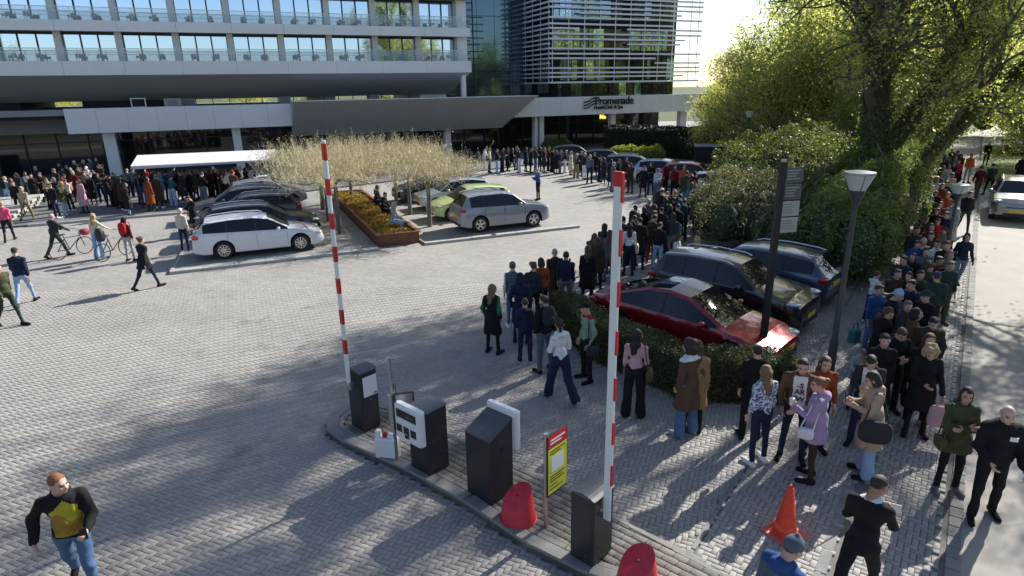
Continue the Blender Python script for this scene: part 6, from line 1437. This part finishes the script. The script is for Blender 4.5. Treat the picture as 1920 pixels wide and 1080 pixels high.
near('person in rust-brown jacket half hidden behind the lettered T-shirt', 1547, 690, 190, pose(S, hoody=True), 'jacket', 'rust', 'trousers', 'black', 'long', 'brown', head=True, hz=1.56)
i = near('woman in lilac raincoat holding a paper cup, hair pinned up', 1516, 898, 300, pose(PH, hoody=True, armR=(.3, .12, 1.1, .4), armL=(.3, .15, 1.75, .3), turn=-.2, nod=.1), 'parka', 'lilac', 'slim', 'dark_brown', 'bun', 'ginger', fem=True, shoe='black', bulk=.004); held(i, -1, 'cup', 'white paper cup held by the woman in lilac'); shoulder_bag(i, 'small white crossbody bag on the woman in lilac', 'white', -1, .11, .48, fwd=.12)
i = near('woman in beige trench coat and pale blue jeans looking at her phone', 1618, 890, 290, pose(PH), 'coat', 'beige', 'wide', 'light_denim', 'bob', 'dark', fem=True, sc=1.03); held(i, 1, 'phone', 'phone held by the woman in the beige trench coat'); shoulder_bag(i, 'large black shoulder bag on the woman in the beige trench coat', 'charcoal', -1, .22, .50)
near('child in white jacket peering down beside the lamp post', 1618, 665, 200, PH, 'jacket', 'pale_grey', 'slim', 'grey', 'short', 'light', head=True, sc=.72, hz=1.58)
near('man with dark hair in open white shirt and grey jacket behind the trench coat', 1634, 677, 215, pose(PH, nod=.6), 'jacket', 'charcoal', 'trousers', 'navy', 'short', 'dark', head=True, hz=1.62, fn=tfn, mats=[cloth('charcoal'), cloth('white')])
i = near('woman with big blond hair in black dress and tights carrying a pink tote', 1712, 815, 205, pose(S, nod=.45, armR=(.2, .1, 1.3, .7), armL=(.1, .25, .3, .1)), 'coat', 'black', 'slim', 'black', 'curly', 'blond', fem=True); held(i, -1, 'tote', 'pale pink tote bag carried by the blond woman in black', 'pale_pink')
i = near('woman in olive parka and sandals with arms folded beside the man in black', 1770, 920, 195, pose(CR, turn=.2, hoody=True), 'parka', 'olive', 'slim', 'black', 'bob', 'dark', fem=True, sk=1, shoe='grey'); shoulder_bag(i, 'small patterned olive bag in front of the woman in the parka', 'olive', 1, .13, .48, fwd=.16)
i = near('balding elderly man in black jacket with white name badge and papers', 1838, 968, 200, pose(S, armL=(.15, .3, .7, .3), armR=(.2, .25, 1.0, .7), nod=.15, legR=(.18, .1, .08), legL=(-.1, .1, .1)), 'jacket', 'black', 'trousers', 'black', 'balding', 'grey', bulk=.035, sc=1.03, sk=4); held(i, -1, 'paper', 'white papers in the left hand of the balding man in black', rz=.6)
b = MB().box(-.045, .045, 0, .004, -.03, .03); p = wl(i, (.09, .17, 1.34)); bo = b.build('name_badge', M_WHITE, NEAR[i][0]); vv = np.array([v.co for v in NEAR[i][1]['top'].vertices]); bo.location = (-.085, vv[(np.abs(vv[:, 0]+.085) < .05) & (np.abs(vv[:, 2]-1.33) < .05)][:, 1].max()+.002, 1.33)
i = near('man in black suit with white collar leaning forward as he walks, back turned', 1652, 893, 45, pose(WK, lean=.20, legR=(.45, .15, .06), legL=(-.40, .12, .05), armR=(.7, .15, 1.2, .3), armL=(.5, .2, 1.3, .4), turn=.5, nod=.2, collar=False), 'jacket', 'black', 'trousers', 'black', 'shaved', 'dark', head=True, hz=1.66, sk=2, sc=1.05, fn=lambda c, J: (c[:, 2] > J['ne'][2]+.0).astype(int), mats=[cloth('black'), cloth('white')]); held(i, 1, 'paper', 'folded white paper in the hand of the man in the black suit', rz=.3)
i = near('person in blue-grey striped beanie and blue scarf at the bottom edge', 1488, 1028, 60, pose(S, nod=.35, turn=.3, hoody=True), 'parka', 'slate', 'trousers', 'navy', 'beanie', 'slate', head=True, hz=1.62, fn=lambda c, J: (c[:, 2] > J['ne'][2]-.10).astype(int), mats=[cloth('slate'), cloth('blue')], sc=1.0)
# roadside queue, nearest heads
near('woman with brown hair in black coat holding a card, in the roadside queue', 1666, 588, 160, pose(PH), 'coat', 'black', 'slim', 'black', 'long', 'brown', head=True, fem=True)
near('man in black quarter-zip top with small chest logo looking down', 1692, 622, 190, pose(PH, nod=.5), 'sweater', 'black', 'trousers', 'black', 'short', 'brown', head=True, bulk=.015, hz=1.66)
near('man in brown leather jacket with dark hood in the roadside queue', 1752, 603, 200, pose(PK, nod=.3), 'jacket', 'dark_brown', 'trousers', 'black', 'short', 'black', head=True, bulk=.025, hz=1.66)
near('person with black bobbed hair in brown jacket behind the leather jacket', 1718, 592, 110, S, 'jacket', 'brown', 'trousers', 'black', 'bob', 'black', head=True)
near('man in dark green brimmed hat and black jacket in the roadside queue', 1735, 555, 250, S, 'jacket', 'black', 'trousers', 'navy', 'brim_hat', 'dark_green', head=True, bulk=.02, hz=1.64)
near('person in pale blue beanie and black coat in the roadside queue', 1684, 556, 120, pose(PH, nod=.3), 'coat', 'black', 'trousers', 'black', 'beanie', 'pale_blue', head=True)
near('man with dark cap and navy jacket left of the green back', 1708, 537, 260, S, 'jacket', 'navy', 'trousers', 'black', 'short', 'dark', head=True)
near('broad man in dark green fleece and purple cap seen from behind', 1757, 517, 20, S, 'sweater', 'dark_green', 'trousers', 'black', 'cap', 'purple', head=True, bulk=.035, hz=1.66)
near('boy in white sweatshirt and navy trousers on the paved strip by the wall', 1627, 606, 80, pose(S, armR=(.6, .1, .8, .1), armL=(.7, .1, .8, .1)), 'sweater', 'white', 'trousers', 'navy', 'short', 'brown', sc=.80, shoe='white')
near('person in denim jacket bending over the low wall towards the boy', 1655, 556, 285, pose(POSES['lean'], lean=.95, nod=.5), 'jacket', 'denim', 'slim', 'denim', 'long', 'dark', head=True, hz=1.30)
near('woman in open dark jacket and blue jeans walking down the road side of the queue', 1792, 540, 200, WK, 'jacket', 'navy', 'slim', 'denim', 'bob', 'dark', fem=True)
near('person in black padded jacket stepping off the kerb beside the queue', 1803, 437, 200, pose(WK2, turn=-.4), 'puffer', 'black', 'slim', 'charcoal', 'short', 'dark', hi=False)
near('man in maroon jacket and rust trousers walking on the road', 1829, 372, 20, WK, 'jacket', 'maroon', 'trousers', 'brown', 'short', 'dark', hi=False)
near('person in dark coat walking on the road beside the maroon jacket', 1851, 367, 20, pose(WK2, armR=(.9, .3, .4, .1)), 'jacket', 'charcoal', 'slim', 'black', 'short', 'dark', hi=False)
near('person in vivid orange jacket and pale trousers at the far end of the roadside queue', 1811, 343, 190, S, 'jacket', 'orange', 'slim', 'pale_grey', 'short', 'brown', hi=False)
near('person in dark clothes striding at the right edge behind the silver car', 1908, 345, 190, WK, 'coat', 'black', 'slim', 'black', 'short', 'dark', hi=False)
near('person in black top and light jeans standing behind the bright red car queue', 1846, 312, 190, S, 'jacket', 'black', 'slim', 'navy', 'short', 'dark', hi=False)
NEAR[-1][0]['label'] = 'person in black jacket at the far end of the roadside queue, on the road'
# seated people by the planter and by the parked cars
def sitter(label, px, py, az, topc, botc, hair, hc, z=.0, seat=.50, fem=True, hi=False, hz=1.05):
    return near(label, px, py, az, dict(sit=seat, legR=(1.35, 1.35, .08), legL=(1.25, 1.3, .12), armR=(.45, .1, 1.0, .5), armL=(.4, .1, 1.1, .5), lean=.12, nod=.2), 'jacket', topc, 'wide', botc, hair, hc, head=True, hz=hz, hi=hi, fem=fem, z=z)
sitter('person in grey hoodie and pale jeans sitting on the planter edge under the trees', 740, 385, 100, 'pale_grey', 'light_denim', 'hood', 'pale_grey', z=.09, hz=1.15)
sitter('person in black jacket sitting on the planter edge, further back', 722, 366, 110, 'black', 'black', 'short', 'dark', z=.09, hz=1.15)
sitter('person in dark coat sitting furthest back on the planter edge', 708, 352, 100, 'charcoal', 'navy', 'long', 'brown', z=.09, hz=1.15)
sitter('woman in white blouse with long hair sitting behind the black SUV roof', 1275, 440, 120, 'white', 'pale_grey', 'long', 'brown', hz=1.25)
near('person with long blond hair standing behind the roof of the black SUV', 1307, 458, 20, S, 'coat', 'dark_brown', 'slim', 'black', 'long', 'blond', head=True, fem=True, hi=False, hz=1.5)
near('woman in white shirt with cream shoulder bag just right of the white barrier', 1177, 516, 10, S, 'shirt', 'white', 'slim', 'navy', 'long', 'black', hi=False, fem=True); shoulder_bag(len(NEAR)-1, 'long cream shoulder bag on the woman in the white shirt', 'cream', 1, .19, .48)
near('person in rust trousers and dark brown parka by the middle queue', 1219, 495, 60, PH, 'parka', 'dark_brown', 'trousers', 'rust', 'short', 'dark', hi=False, shoe='pale_grey')
i = near('man in grey-green jacket with dark backpack left of the dark crowd', 1192, 392, 40, S, 'jacket', 'grey', 'trousers', 'charcoal', 'short', 'black', head=True, hi=False); backpack(i, 'dark backpack on the man in the grey-green jacket', 'black')
i = near('woman in red and black plaid coat by the twiggy shrub', 1311, 362, 180, S, 'coat', 'red', 'slim', 'black', 'bob', 'dark', head=True, hi=False, fem=True, fn=lambda c, J: np.zeros(len(c)), mats=[pattern_mat('plaid coat cloth', (.30, .02, .035), (.03, .02, .05), 12, .55, True)])
# ---- bicycles
def bicycle(i, label, off=(.48, .22), child=False):
    p = wl(i, (off[0], off[1], 0)); az = NEAR[i][3]; b = thing('bicycle', label, 'bicycle', (p[0], p[1], 0), azrot(az)); ft = M_BLACK
    for y in (-.52, .52):
        w_ = MB(); pts = [(0, y+.33*math.cos(a), .34+.33*math.sin(a)) for a in np.linspace(0, 2*math.pi, 25)]; w_.tube(pts, .018, 6, cap=False); e = w_.build('wheel', M_TYRE, b, smooth=True)
        s_ = MB(); 
        for k in range(12): a = k*math.pi/6; s_.tube([(0, y, .34), (0, y+.32*math.cos(a), .34+.32*math.sin(a))], .003, 3)
        s_.build('spokes', M_STEEL, e)
    f = MB(); bb, hd_, st_ = (0, -.08, .32), (0, .40, .82), (0, -.22, .86)
    for a, c in ((bb, (0, .38, .70)), (bb, st_), ((0, -.20, .78), (0, .39, .76)), (bb, (0, -.52, .34)), ((0, -.2, .74), (0, -.52, .34)), ((0, .38, .86), (0, .52, .34))): f.tube([a, c], .018, 7)
    f.build('frame', paint('bike frame', (.03, .04, .05)), b, smooth=True)
    h_ = MB(); h_.tube([(-.28, .25, 1.02), (-.18, .38, 1.03), (0, .40, .98), (.18, .38, 1.03), (.28, .25, 1.02)], .013, 6); h_.tube([(0, .39, .85), (0, .40, .98)], .014, 6); h_.build('handlebar', M_STEEL, b, smooth=True)
    MB().blob((0, -.24, .92), (.08, .13, .035), 10, 6).build('saddle', M_PLAST, b, smooth=True)
    if child: MB().blob((0, -.48, 1.0), (.17, .14, .26), 12, 8, sq=.7).build('child_seat', M_PLAST, b, smooth=True)
    else: MB().blob((0, .62, .85), (.17, .15, .12), 12, 8, sq=.6).build('basket', mat('red bicycle basket', (.28, .03, .03), .7), b, smooth=True)
bicycle(i_m, 'black bicycle with reddish front basket wheeled by the grey-haired man'); bicycle(i_w, 'dark bicycle with black child seat wheeled by the blond woman', child=True)
# ---------------------------------------------------------------- crowds
Z1 = ('left', 'in the crowd left of the awning')
crowd('left', 'by the hotel steps', [
 (33, 329, 'jacket', 'charcoal', 'black', 'hood', 'charcoal', 200), (46, 327, 'jacket', 'grey', 'charcoal', 'short', 'brown', 100), (7, 336, 'sweater', 'pale_blue', 'light_denim', 'short', 'blond', 0), (18, 339, 'jacket', 'teal', 'navy', 'long', 'brown', 20), (25, 345, 'jacket', 'black', 'black', 'short', 'dark'),
 (87, 337, 'jacket', 'beige', 'black', 'short', 'brown', 160), (101, 338, 'jacket', 'navy', 'black', 'bob', 'light', 180), (95, 350, 'jacket', 'black', 'navy', 'short', 'dark', 200), (115, 331, 'jacket', 'red', 'charcoal', 'short', 'dark', 60), (111, 345, 'parka', 'olive', 'light_denim', 'long', 'blond', 90), (123, 341, 'jacket', 'cream', 'black', 'short', 'brown', 200), (136, 325, 'coat', 'maroon', 'black', 'bob', 'grey', 180), (147, 318, 'jacket', 'brown', 'black', 'short', 'brown'), (148, 341, 'coat', 'pale_pink', 'navy', 'long', 'dark', 200), (157, 325, 'jacket', 'khaki', 'black', 'short', 'light', 330), (163, 316, 'jacket', 'white', 'black', 'cap', 'white'), (102, 321, 'jacket', 'charcoal', 'black', 'short', 'light'), (67, 316, 'coat', 'navy', 'black', 'short', 'grey', 180), (132, 319, 'jacket', 'black', 'black', 'bob', 'blond'), (169, 300, 'jacket', 'slate', 'black', 'short', 'brown'), (187, 312, 'jacket', 'dark_brown', 'navy', 'long', 'brown'), (192, 312, 'coat', 'black', 'black', 'short', 'light'), (157, 304, 'jacket', 'maroon', 'black', 'short', 'grey'), (149, 310, 'sweater', 'pale_pink', 'black', 'long', 'dark'), (125, 314, 'jacket', 'black', 'navy', 'beanie', 'grey'), (176, 322, 'jacket', 'black', 'denim', 'short', 'dark'), (118, 318, 'parka', 'dark_green', 'black', 'hood', 'dark_green'), (180, 300, 'jacket', 'charcoal', 'black', 'bob', 'light'), (58, 331, 'coat', 'black', 'black', 'long', 'black'), (75, 328, 'jacket', 'dark_brown', 'black', 'short', 'brown'), (140, 306, 'jacket', 'navy', 'black', 'short', 'white'), (110, 309, 'jacket', 'black', 'black', 'short', 'brown'), (166, 332, 'coat', 'black', 'black', 'bob', 'brown'), (183, 330, 'jacket', 'charcoal', 'black', 'short', 'brown')], 180, zoff=.09)
crowd('column', 'by the slanting column', [(203, 335, 'jacket', 'khaki', 'black', 'short', 'brown', 90), (214, 338, 'longcoat', 'black', 'black', 'long', 'black', 20), (222, 341, 'coat', 'dark_brown', 'black', 'hood', 'dark_brown', 40), (233, 348, 'coat', 'black', 'light_denim', 'long', 'dark', 60), (209, 328, 'jacket', 'charcoal', 'black', 'short', 'dark'), (226, 333, 'jacket', 'navy', 'black', 'short', 'brown'), (196, 333, 'jacket', 'black', 'navy', 'cap', 'black')], 30, zoff=.09)
crowd('awning', 'under the white awning', [(237, 321, 'jacket', 'grey', 'black', 'short', 'grey'), (247, 320, 'jacket', 'slate', 'navy', 'beanie', 'slate'), (256, 331, 'jacket', 'black', 'blue', 'short', 'black', 30), (263, 328, 'jacket', 'dark_green', 'denim', 'bob', 'dark', 20), (274, 337, 'longcoat', 'rust', 'black', 'long', 'dark', 20), (283, 322, 'coat', 'navy', 'black', 'short', 'dark', 40), (297, 325, 'jacket', 'light_denim', 'light_denim', 'short', 'brown', 90), (310, 325, 'jacket', 'blue', 'navy', 'short', 'black'), (318, 334, 'jacket', 'teal', 'light_denim', 'bun', 'dark', 10), (330, 322, 'coat', 'black', 'black', 'long', 'brown', 30), (338, 326, 'longcoat', 'charcoal', 'black', 'short', 'brown', 200), (346, 321, 'jacket', 'khaki', 'navy', 'curly', 'dark'), (352, 324, 'coat', 'black', 'black', 'bob', 'light'), (360, 325, 'parka', 'olive', 'blue', 'long', 'black', 200), (368, 323, 'jacket', 'dark_green', 'navy', 'cap', 'beige', 190), (376, 328, 'jacket', 'black', 'slate', 'short', 'brown'), (383, 321, 'jacket', 'charcoal', 'black', 'short', 'light'), (392, 322, 'coat', 'black', 'black', 'long', 'dark'), (402, 321, 'jacket', 'navy', 'black', 'short', 'grey'), (413, 322, 'jacket', 'maroon', 'black', 'bob', 'brown'), (420, 324, 'sweater', 'cream', 'black', 'long', 'brown'), (428, 323, 'sweater', 'white', 'navy', 'short', 'dark'), (435, 325, 'jacket', 'brown', 'black', 'beanie', 'rust'), (441, 315, 'jacket', 'maroon', 'black', 'short', 'dark'), (450, 316, 'coat', 'white', 'black', 'short', 'blond', 120), (459, 319, 'jacket', 'black', 'black', 'long', 'black'), (468, 320, 'jacket', 'pale_grey', 'navy', 'short', 'brown'), (290, 333, 'coat', 'dark_brown', 'black', 'short', 'brown'), (325, 317, 'jacket', 'slate', 'black', 'cap', 'navy'), (270, 319, 'jacket', 'red', 'black', 'short', 'brown'), (398, 317, 'jacket', 'rust', 'black', 'short', 'white'), (476, 318, 'coat', 'navy', 'black', 'bob', 'grey')], 20, zoff=.09)
crowd('far', 'in the far entrance queue', [(908, 318, 'lean', 'white', 'pale_grey', 'short', 'dark', 100), (932, 326, 'jacket', 'black', 'light_denim', 'short', 'dark', 80), (952, 321, 'coat', 'black', 'black', 'short', 'dark', 90), (968, 318, 'jacket', 'navy', 'blue', 'short', 'dark', 60), (974, 323, 'jacket', 'charcoal', 'white', 'bob', 'brown', 270), (995, 324, 'coat', 'black', 'black', 'short', 'black', 100), (1012, 321, 'jacket', 'black', 'navy', 'long', 'dark', 60), (1028, 321, 'jacket', 'dark_brown', 'black', 'short', 'dark', 80), (1042, 326, 'longcoat', 'black', 'black', 'long', 'brown', 60), (1059, 324, 'jacket', 'navy', 'white', 'short', 'blond', 90), (1070, 328, 'longcoat', 'cream', 'beige', 'short', 'grey', 120), (1080, 335, 'jacket', 'dark_green', 'khaki', 'short', 'white', 40), (1095, 336, 'puffer', 'navy', 'white', 'short', 'grey', 60), (1105, 344, 'jacket', 'slate', 'navy', 'bob', 'grey', 30), (1114, 334, 'coat', 'black', 'black', 'short', 'dark', 200), (1123, 341, 'jacket', 'black', 'black', 'cap', 'black', 90), (1148, 360, 'jacket', 'slate', 'slate', 'short', 'grey', 80), (918, 324, 'jacket', 'cream', 'navy', 'short', 'brown', 80), (942, 323, 'jacket', 'navy', 'black', 'short', 'brown', 60), (960, 320, 'parka', 'black', 'black', 'bob', 'dark', 80), (986, 322, 'coat', 'navy', 'black', 'long', 'black', 70), (1004, 323, 'jacket', 'charcoal', 'denim', 'short', 'dark', 80), (1020, 324, 'coat', 'charcoal', 'black', 'short', 'brown', 70), (1035, 323, 'jacket', 'black', 'black', 'beanie', 'charcoal', 70), (1050, 326, 'jacket', 'charcoal', 'slate', 'short', 'brown', 80), (1088, 331, 'coat', 'black', 'black', 'short', 'brown', 60), (1131, 345, 'coat', 'navy', 'black', 'bob', 'brown', 60), (1158, 349, 'jacket', 'black', 'black', 'short', 'brown', 90), (1144, 352, 'coat', 'black', 'navy', 'long', 'black', 60)], 60, head=False)
crowd('mid', 'before the bright red car', [(1172, 350, 'coat', 'dark_brown', 'black', 'long', 'dark', 160), (1181, 362, 'parka', 'dark_brown', 'dark_brown', 'long', 'brown', 230), (1205, 369, 'coat', 'black', 'black', 'short', 'black', 190), (1219, 364, 'jacket', 'black', 'navy', 'hood', 'black', 200), (1231, 373, 'sweater', 'pale_blue', 'slate', 'short', 'black', 200)], 60, head=False)
crowd('mid', 'before the bright red car', [(1250, 309, 'jacket', 'maroon', 'black', 'bob', 'light', 150), (1266, 316, 'jacket', 'red', 'black', 'balding', 'grey', 20), (1283, 315, 'jacket', 'orange', 'navy', 'short', 'light', 180), (1287, 325, 'parka', 'dark_green', 'denim', 'short', 'brown', 40), (1301, 326, 'jacket', 'maroon', 'black', 'long', 'dark', 60), (1296, 333, 'jacket', 'olive', 'denim', 'long', 'brown', 40)], 60)
crowd('dark', 'in the queue left of shrub', [(1241, 360, 'jacket', 'beige', 'black', 'cap', 'white', 20), (1233, 364, 'coat', 'black', 'black', 'long', 'black'), (1251, 365, 'jacket', 'brown', 'black', 'short', 'light'), (1265, 362, 'coat', 'charcoal', 'black', 'long', 'blond', 20), (1248, 378, 'longcoat', 'black', 'black', 'long', 'black', 20), (1264, 377, 'longcoat', 'black', 'black', 'short', 'black', 30), (1275, 371, 'jacket', 'blue', 'navy', 'short', 'dark'), (1296, 348, 'jacket', 'blue', 'black', 'long', 'brown', 60), (1215, 380, 'coat', 'purple', 'black', 'short', 'grey', 60), (1224, 392, 'jacket', 'charcoal', 'black', 'curly', 'dark'), (1224, 401, 'parka', 'dark_brown', 'navy', 'short', 'brown', 90), (1208, 395, 'coat', 'black', 'denim', 'bob', 'dark'), (1240, 396, 'coat', 'black', 'black', 'short', 'dark'), (1256, 392, 'longcoat', 'black', 'navy', 'bob', 'black'), (1270, 390, 'jacket', 'black', 'denim', 'short', 'black'), (1283, 380, 'jacket', 'navy', 'black', 'short', 'brown'), (1247, 412, 'coat', 'black', 'black', 'hood', 'black'), (1262, 408, 'jacket', 'charcoal', 'slate', 'long', 'dark'), (1168, 415, 'jacket', 'charcoal', 'black', 'beanie', 'black', 30), (1186, 412, 'jacket', 'black', 'black', 'short', 'dark'), (1200, 417, 'coat', 'black', 'navy', 'short', 'black'), (1236, 425, 'jacket', 'black', 'light_denim', 'short', 'dark'), (1133, 428, 'coat', 'black', 'black', 'long', 'black'), (1143, 440, 'jacket', 'slate', 'grey', 'long', 'brown'), (1112, 446, 'parka', 'dark_brown', 'black', 'long', 'brown'), (1155, 430, 'coat', 'charcoal', 'black', 'short', 'dark')], 30)
road = [(1786, 282, 'jacket', 'charcoal', 'black', 'short', 'grey'), (1773, 291, 'jacket', 'grey', 'black', 'bob', 'grey'), (1791, 297, 'jacket', 'slate', 'navy', 'short', 'light'), (1780, 299, 'coat', 'dark_brown', 'black', 'short', 'brown'), (1797, 286, 'parka', 'olive', 'black', 'short', 'dark'), (1803, 292, 'jacket', 'maroon', 'black', 'long', 'dark'), (1769, 315, 'jacket', 'brown', 'black', 'short', 'light'), (1778, 313, 'coat', 'pale_grey', 'black', 'bob', 'brown'), (1788, 309, 'jacket', 'black', 'black', 'short', 'dark'), (1798, 304, 'jacket', 'red', 'black', 'short', 'brown'), (1745, 336, 'jacket', 'dark_brown', 'black', 'short', 'black'), (1756, 338, 'jacket', 'pale_grey', 'black', 'curly', 'light'), (1748, 354, 'jacket', 'white', 'navy', 'bob', 'grey'), (1755, 363, 'jacket', 'black', 'black', 'long', 'brown'), (1767, 350, 'coat', 'maroon', 'black', 'long', 'dark'), (1776, 345, 'jacket', 'charcoal', 'black', 'short', 'brown'), (1785, 330, 'jacket', 'beige', 'navy', 'short', 'dark'), (1776, 367, 'jacket', 'rust', 'black', 'long', 'ginger'), (1734, 383, 'parka', 'dark_green', 'black', 'short', 'brown'), (1748, 373, 'jacket', 'dark_brown', 'black', 'bob', 'brown'), (1788, 361, 'jacket', 'black', 'navy', 'short', 'dark'), (1763, 385, 'jacket', 'maroon', 'black', 'bob', 'dark'), (1790, 384, 'coat', 'pale_grey', 'black', 'short', 'brown'), (1731, 411, 'jacket', 'dark_brown', 'black', 'short', 'light'), (1758, 398, 'coat', 'black', 'black', 'bob', 'dark'), (1758, 417, 'jacket', 'red', 'black', 'short', 'brown'), (1776, 405, 'jacket', 'navy', 'black', 'short', 'black'), (1717, 433, 'jacket', 'charcoal', 'black', 'short', 'dark'), (1744, 428, 'coat', 'maroon', 'black', 'bob', 'brown'), (1745, 444, 'jacket', 'dark_brown', 'navy', 'short', 'brown'), (1773, 433, 'jacket', 'khaki', 'black', 'long', 'dark'), (1731, 454, 'jacket', 'cream', 'black', 'balding', 'white'), (1720, 460, 'puffer', 'blue', 'navy', 'short', 'brown'), (1757, 459, 'sweater', 'white', 'pale_grey', 'short', 'black'), (1712, 484, 'coat', 'black', 'black', 'long', 'brown'), (1758, 490, 'jacket', 'maroon', 'black', 'short', 'dark'), (1781, 500, 'jacket', 'dark_green', 'olive', 'short', 'light'), (1696, 490, 'jacket', 'navy', 'black', 'short', 'black'), (1704, 520, 'jacket', 'black', 'black', 'bob', 'dark'), (1734, 474, 'coat', 'slate', 'navy', 'long', 'dark'), (1776, 462, 'jacket', 'black', 'black', 'short', 'brown'), (1737, 500, 'jacket', 'charcoal', 'black', 'curly', 'brown'), (1725, 517, 'coat', 'olive', 'black', 'short', 'dark'), (1682, 515, 'jacket', 'dark_brown', 'black', 'short', 'brown'), (1646, 545, 'jacket', 'blue', 'denim', 'short', 'brown'), (1779, 480, 'jacket', 'grey', 'black', 'bob', 'light'), (1700, 575, 'jacket', 'charcoal', 'black', 'short', 'light'), (1658, 640, 'coat', 'black', 'black', 'short', 'dark'), (1741, 640, 'coat', 'black', 'black', 'long', 'brown')]
crowd('road', 'in the roadside queue', road, 205)
GMESH = {}
def gen_geo(k):
    nm, pk, top, bot, fem, bulk = GEN[k]; return get_geo(('gen', k), POSES[pk], top=top, bottom=bot, hi=False, fem=fem, bulk=bulk, seed=k+40)
GROUPN = dict(left='people in the crowd by the hotel steps', column='people around the slanting white column', awning='people under the white awning', far='people in the far queue', mid='people before the bright red car', dark='people in the dense queue by the shrub', road='people in the roadside queue')
# compose labels that single each person out
lab = {}
for c in CROWD:
    hair = c['ha']; hc = c['hc'].replace('_', ' ')
    ht = ('in %s' % HNAME[hair].format(hc)) if hair in ('beanie', 'cap', 'brim_hat', 'hood') else ('with '+HNAME[hair].format(hc))
    ht = ht.replace('in %s hood up' % hc, 'with %s hood up' % hc)
    c['lab'] = '%s %s, %s trousers, %s, %s' % (c['tc'].replace('_', ' '), TNAME[c['ty']], c['bc'].replace('_', ' '), ht.replace('with ', ''), c['zt'])
    lab.setdefault(c['lab'], []).append(c)
ORD = ['leftmost', 'second from left', 'third from left', 'fourth from left', 'fifth from left']
for l, cs in lab.items():
    if len(cs) > 1:
        cs.sort(key=lambda c: c['px'])
        for i_, c in enumerate(cs): c['lab'] = c['lab'].replace(' hair', '').replace(' hood up', ' hood')+', '+(ORD[i_] if len(cs) > 2 else ('left one', 'right one')[i_])
for c in CROWD:
    k = RP.choice(TYPE2G[c['ty']]); g = gen_geo(k)
    r = person((c['x'], c['y']), c['az'], g, c['tc'], c['bc'], c['ha'], c['hc'], c['lab'], GROUPN[c['zone']], RP.choice([0, 0, 4, 1, 0, 2]), c['sc'], RP.choice(['black', 'black', 'charcoal', 'white', 'brown', 'pale_grey']), c['z'])
def bp_mesh():
    m_ = MB().blob((0, 0, .23), (.145, .075, .225), 14, 8, sq=.65).blob((0, -.065, .14), (.10, .035, .10), 12, 6, sq=.6); return m_.mesh('backpack', M_PLAST, True)
BPM = bp_mesh(); seen_ = set(); nb_ = 0
for c in CROWD:
    if 'awning' in c['zone'] or c['ty'] in ('longcoat', 'lean', 'walk') or c['ha'] in ('long', 'hood') or nb_ > 26 or RP.random() > .33: continue
    k_ = (c['tc'], c['ty'], c['zone'])
    if sum((d['tc'], d['ty'], d['zone']) == k_ for d in CROWD) > 1: continue
    nb_ += 1; a = rad(c['az']); s_ = c['sc']; y_ = -.17*s_; col = RP.choice(['black', 'navy', 'charcoal', 'olive', 'grey', 'maroon', 'beige'])
    o = link('backpack', BPM, None, (c['x']+y_*math.sin(a), c['y']+y_*math.cos(a), c['z']+1.05*s_), azrot(c['az'])); tag(o, '%s backpack worn by person in %s %s %s' % (col, c['tc'].replace('_', ' '), TNAME[c['ty']], c['zt']), 'backpack'); set_mat(o, cloth(col, 'nylon'))
# scattered litter and petals on the paving
lt = Leaves(); P = []
while len(P) < 260:
    x, y = RNG.uniform(-9, 8), RNG.uniform(5, 19)
    P.append((x, y, .006))
lt.add(np.array(P), .035); me = lt.mesh('litter', mat('pale litter', (.45, .43, .36), .8), up=6); link('litter', me)['kind'] = 'stuff'
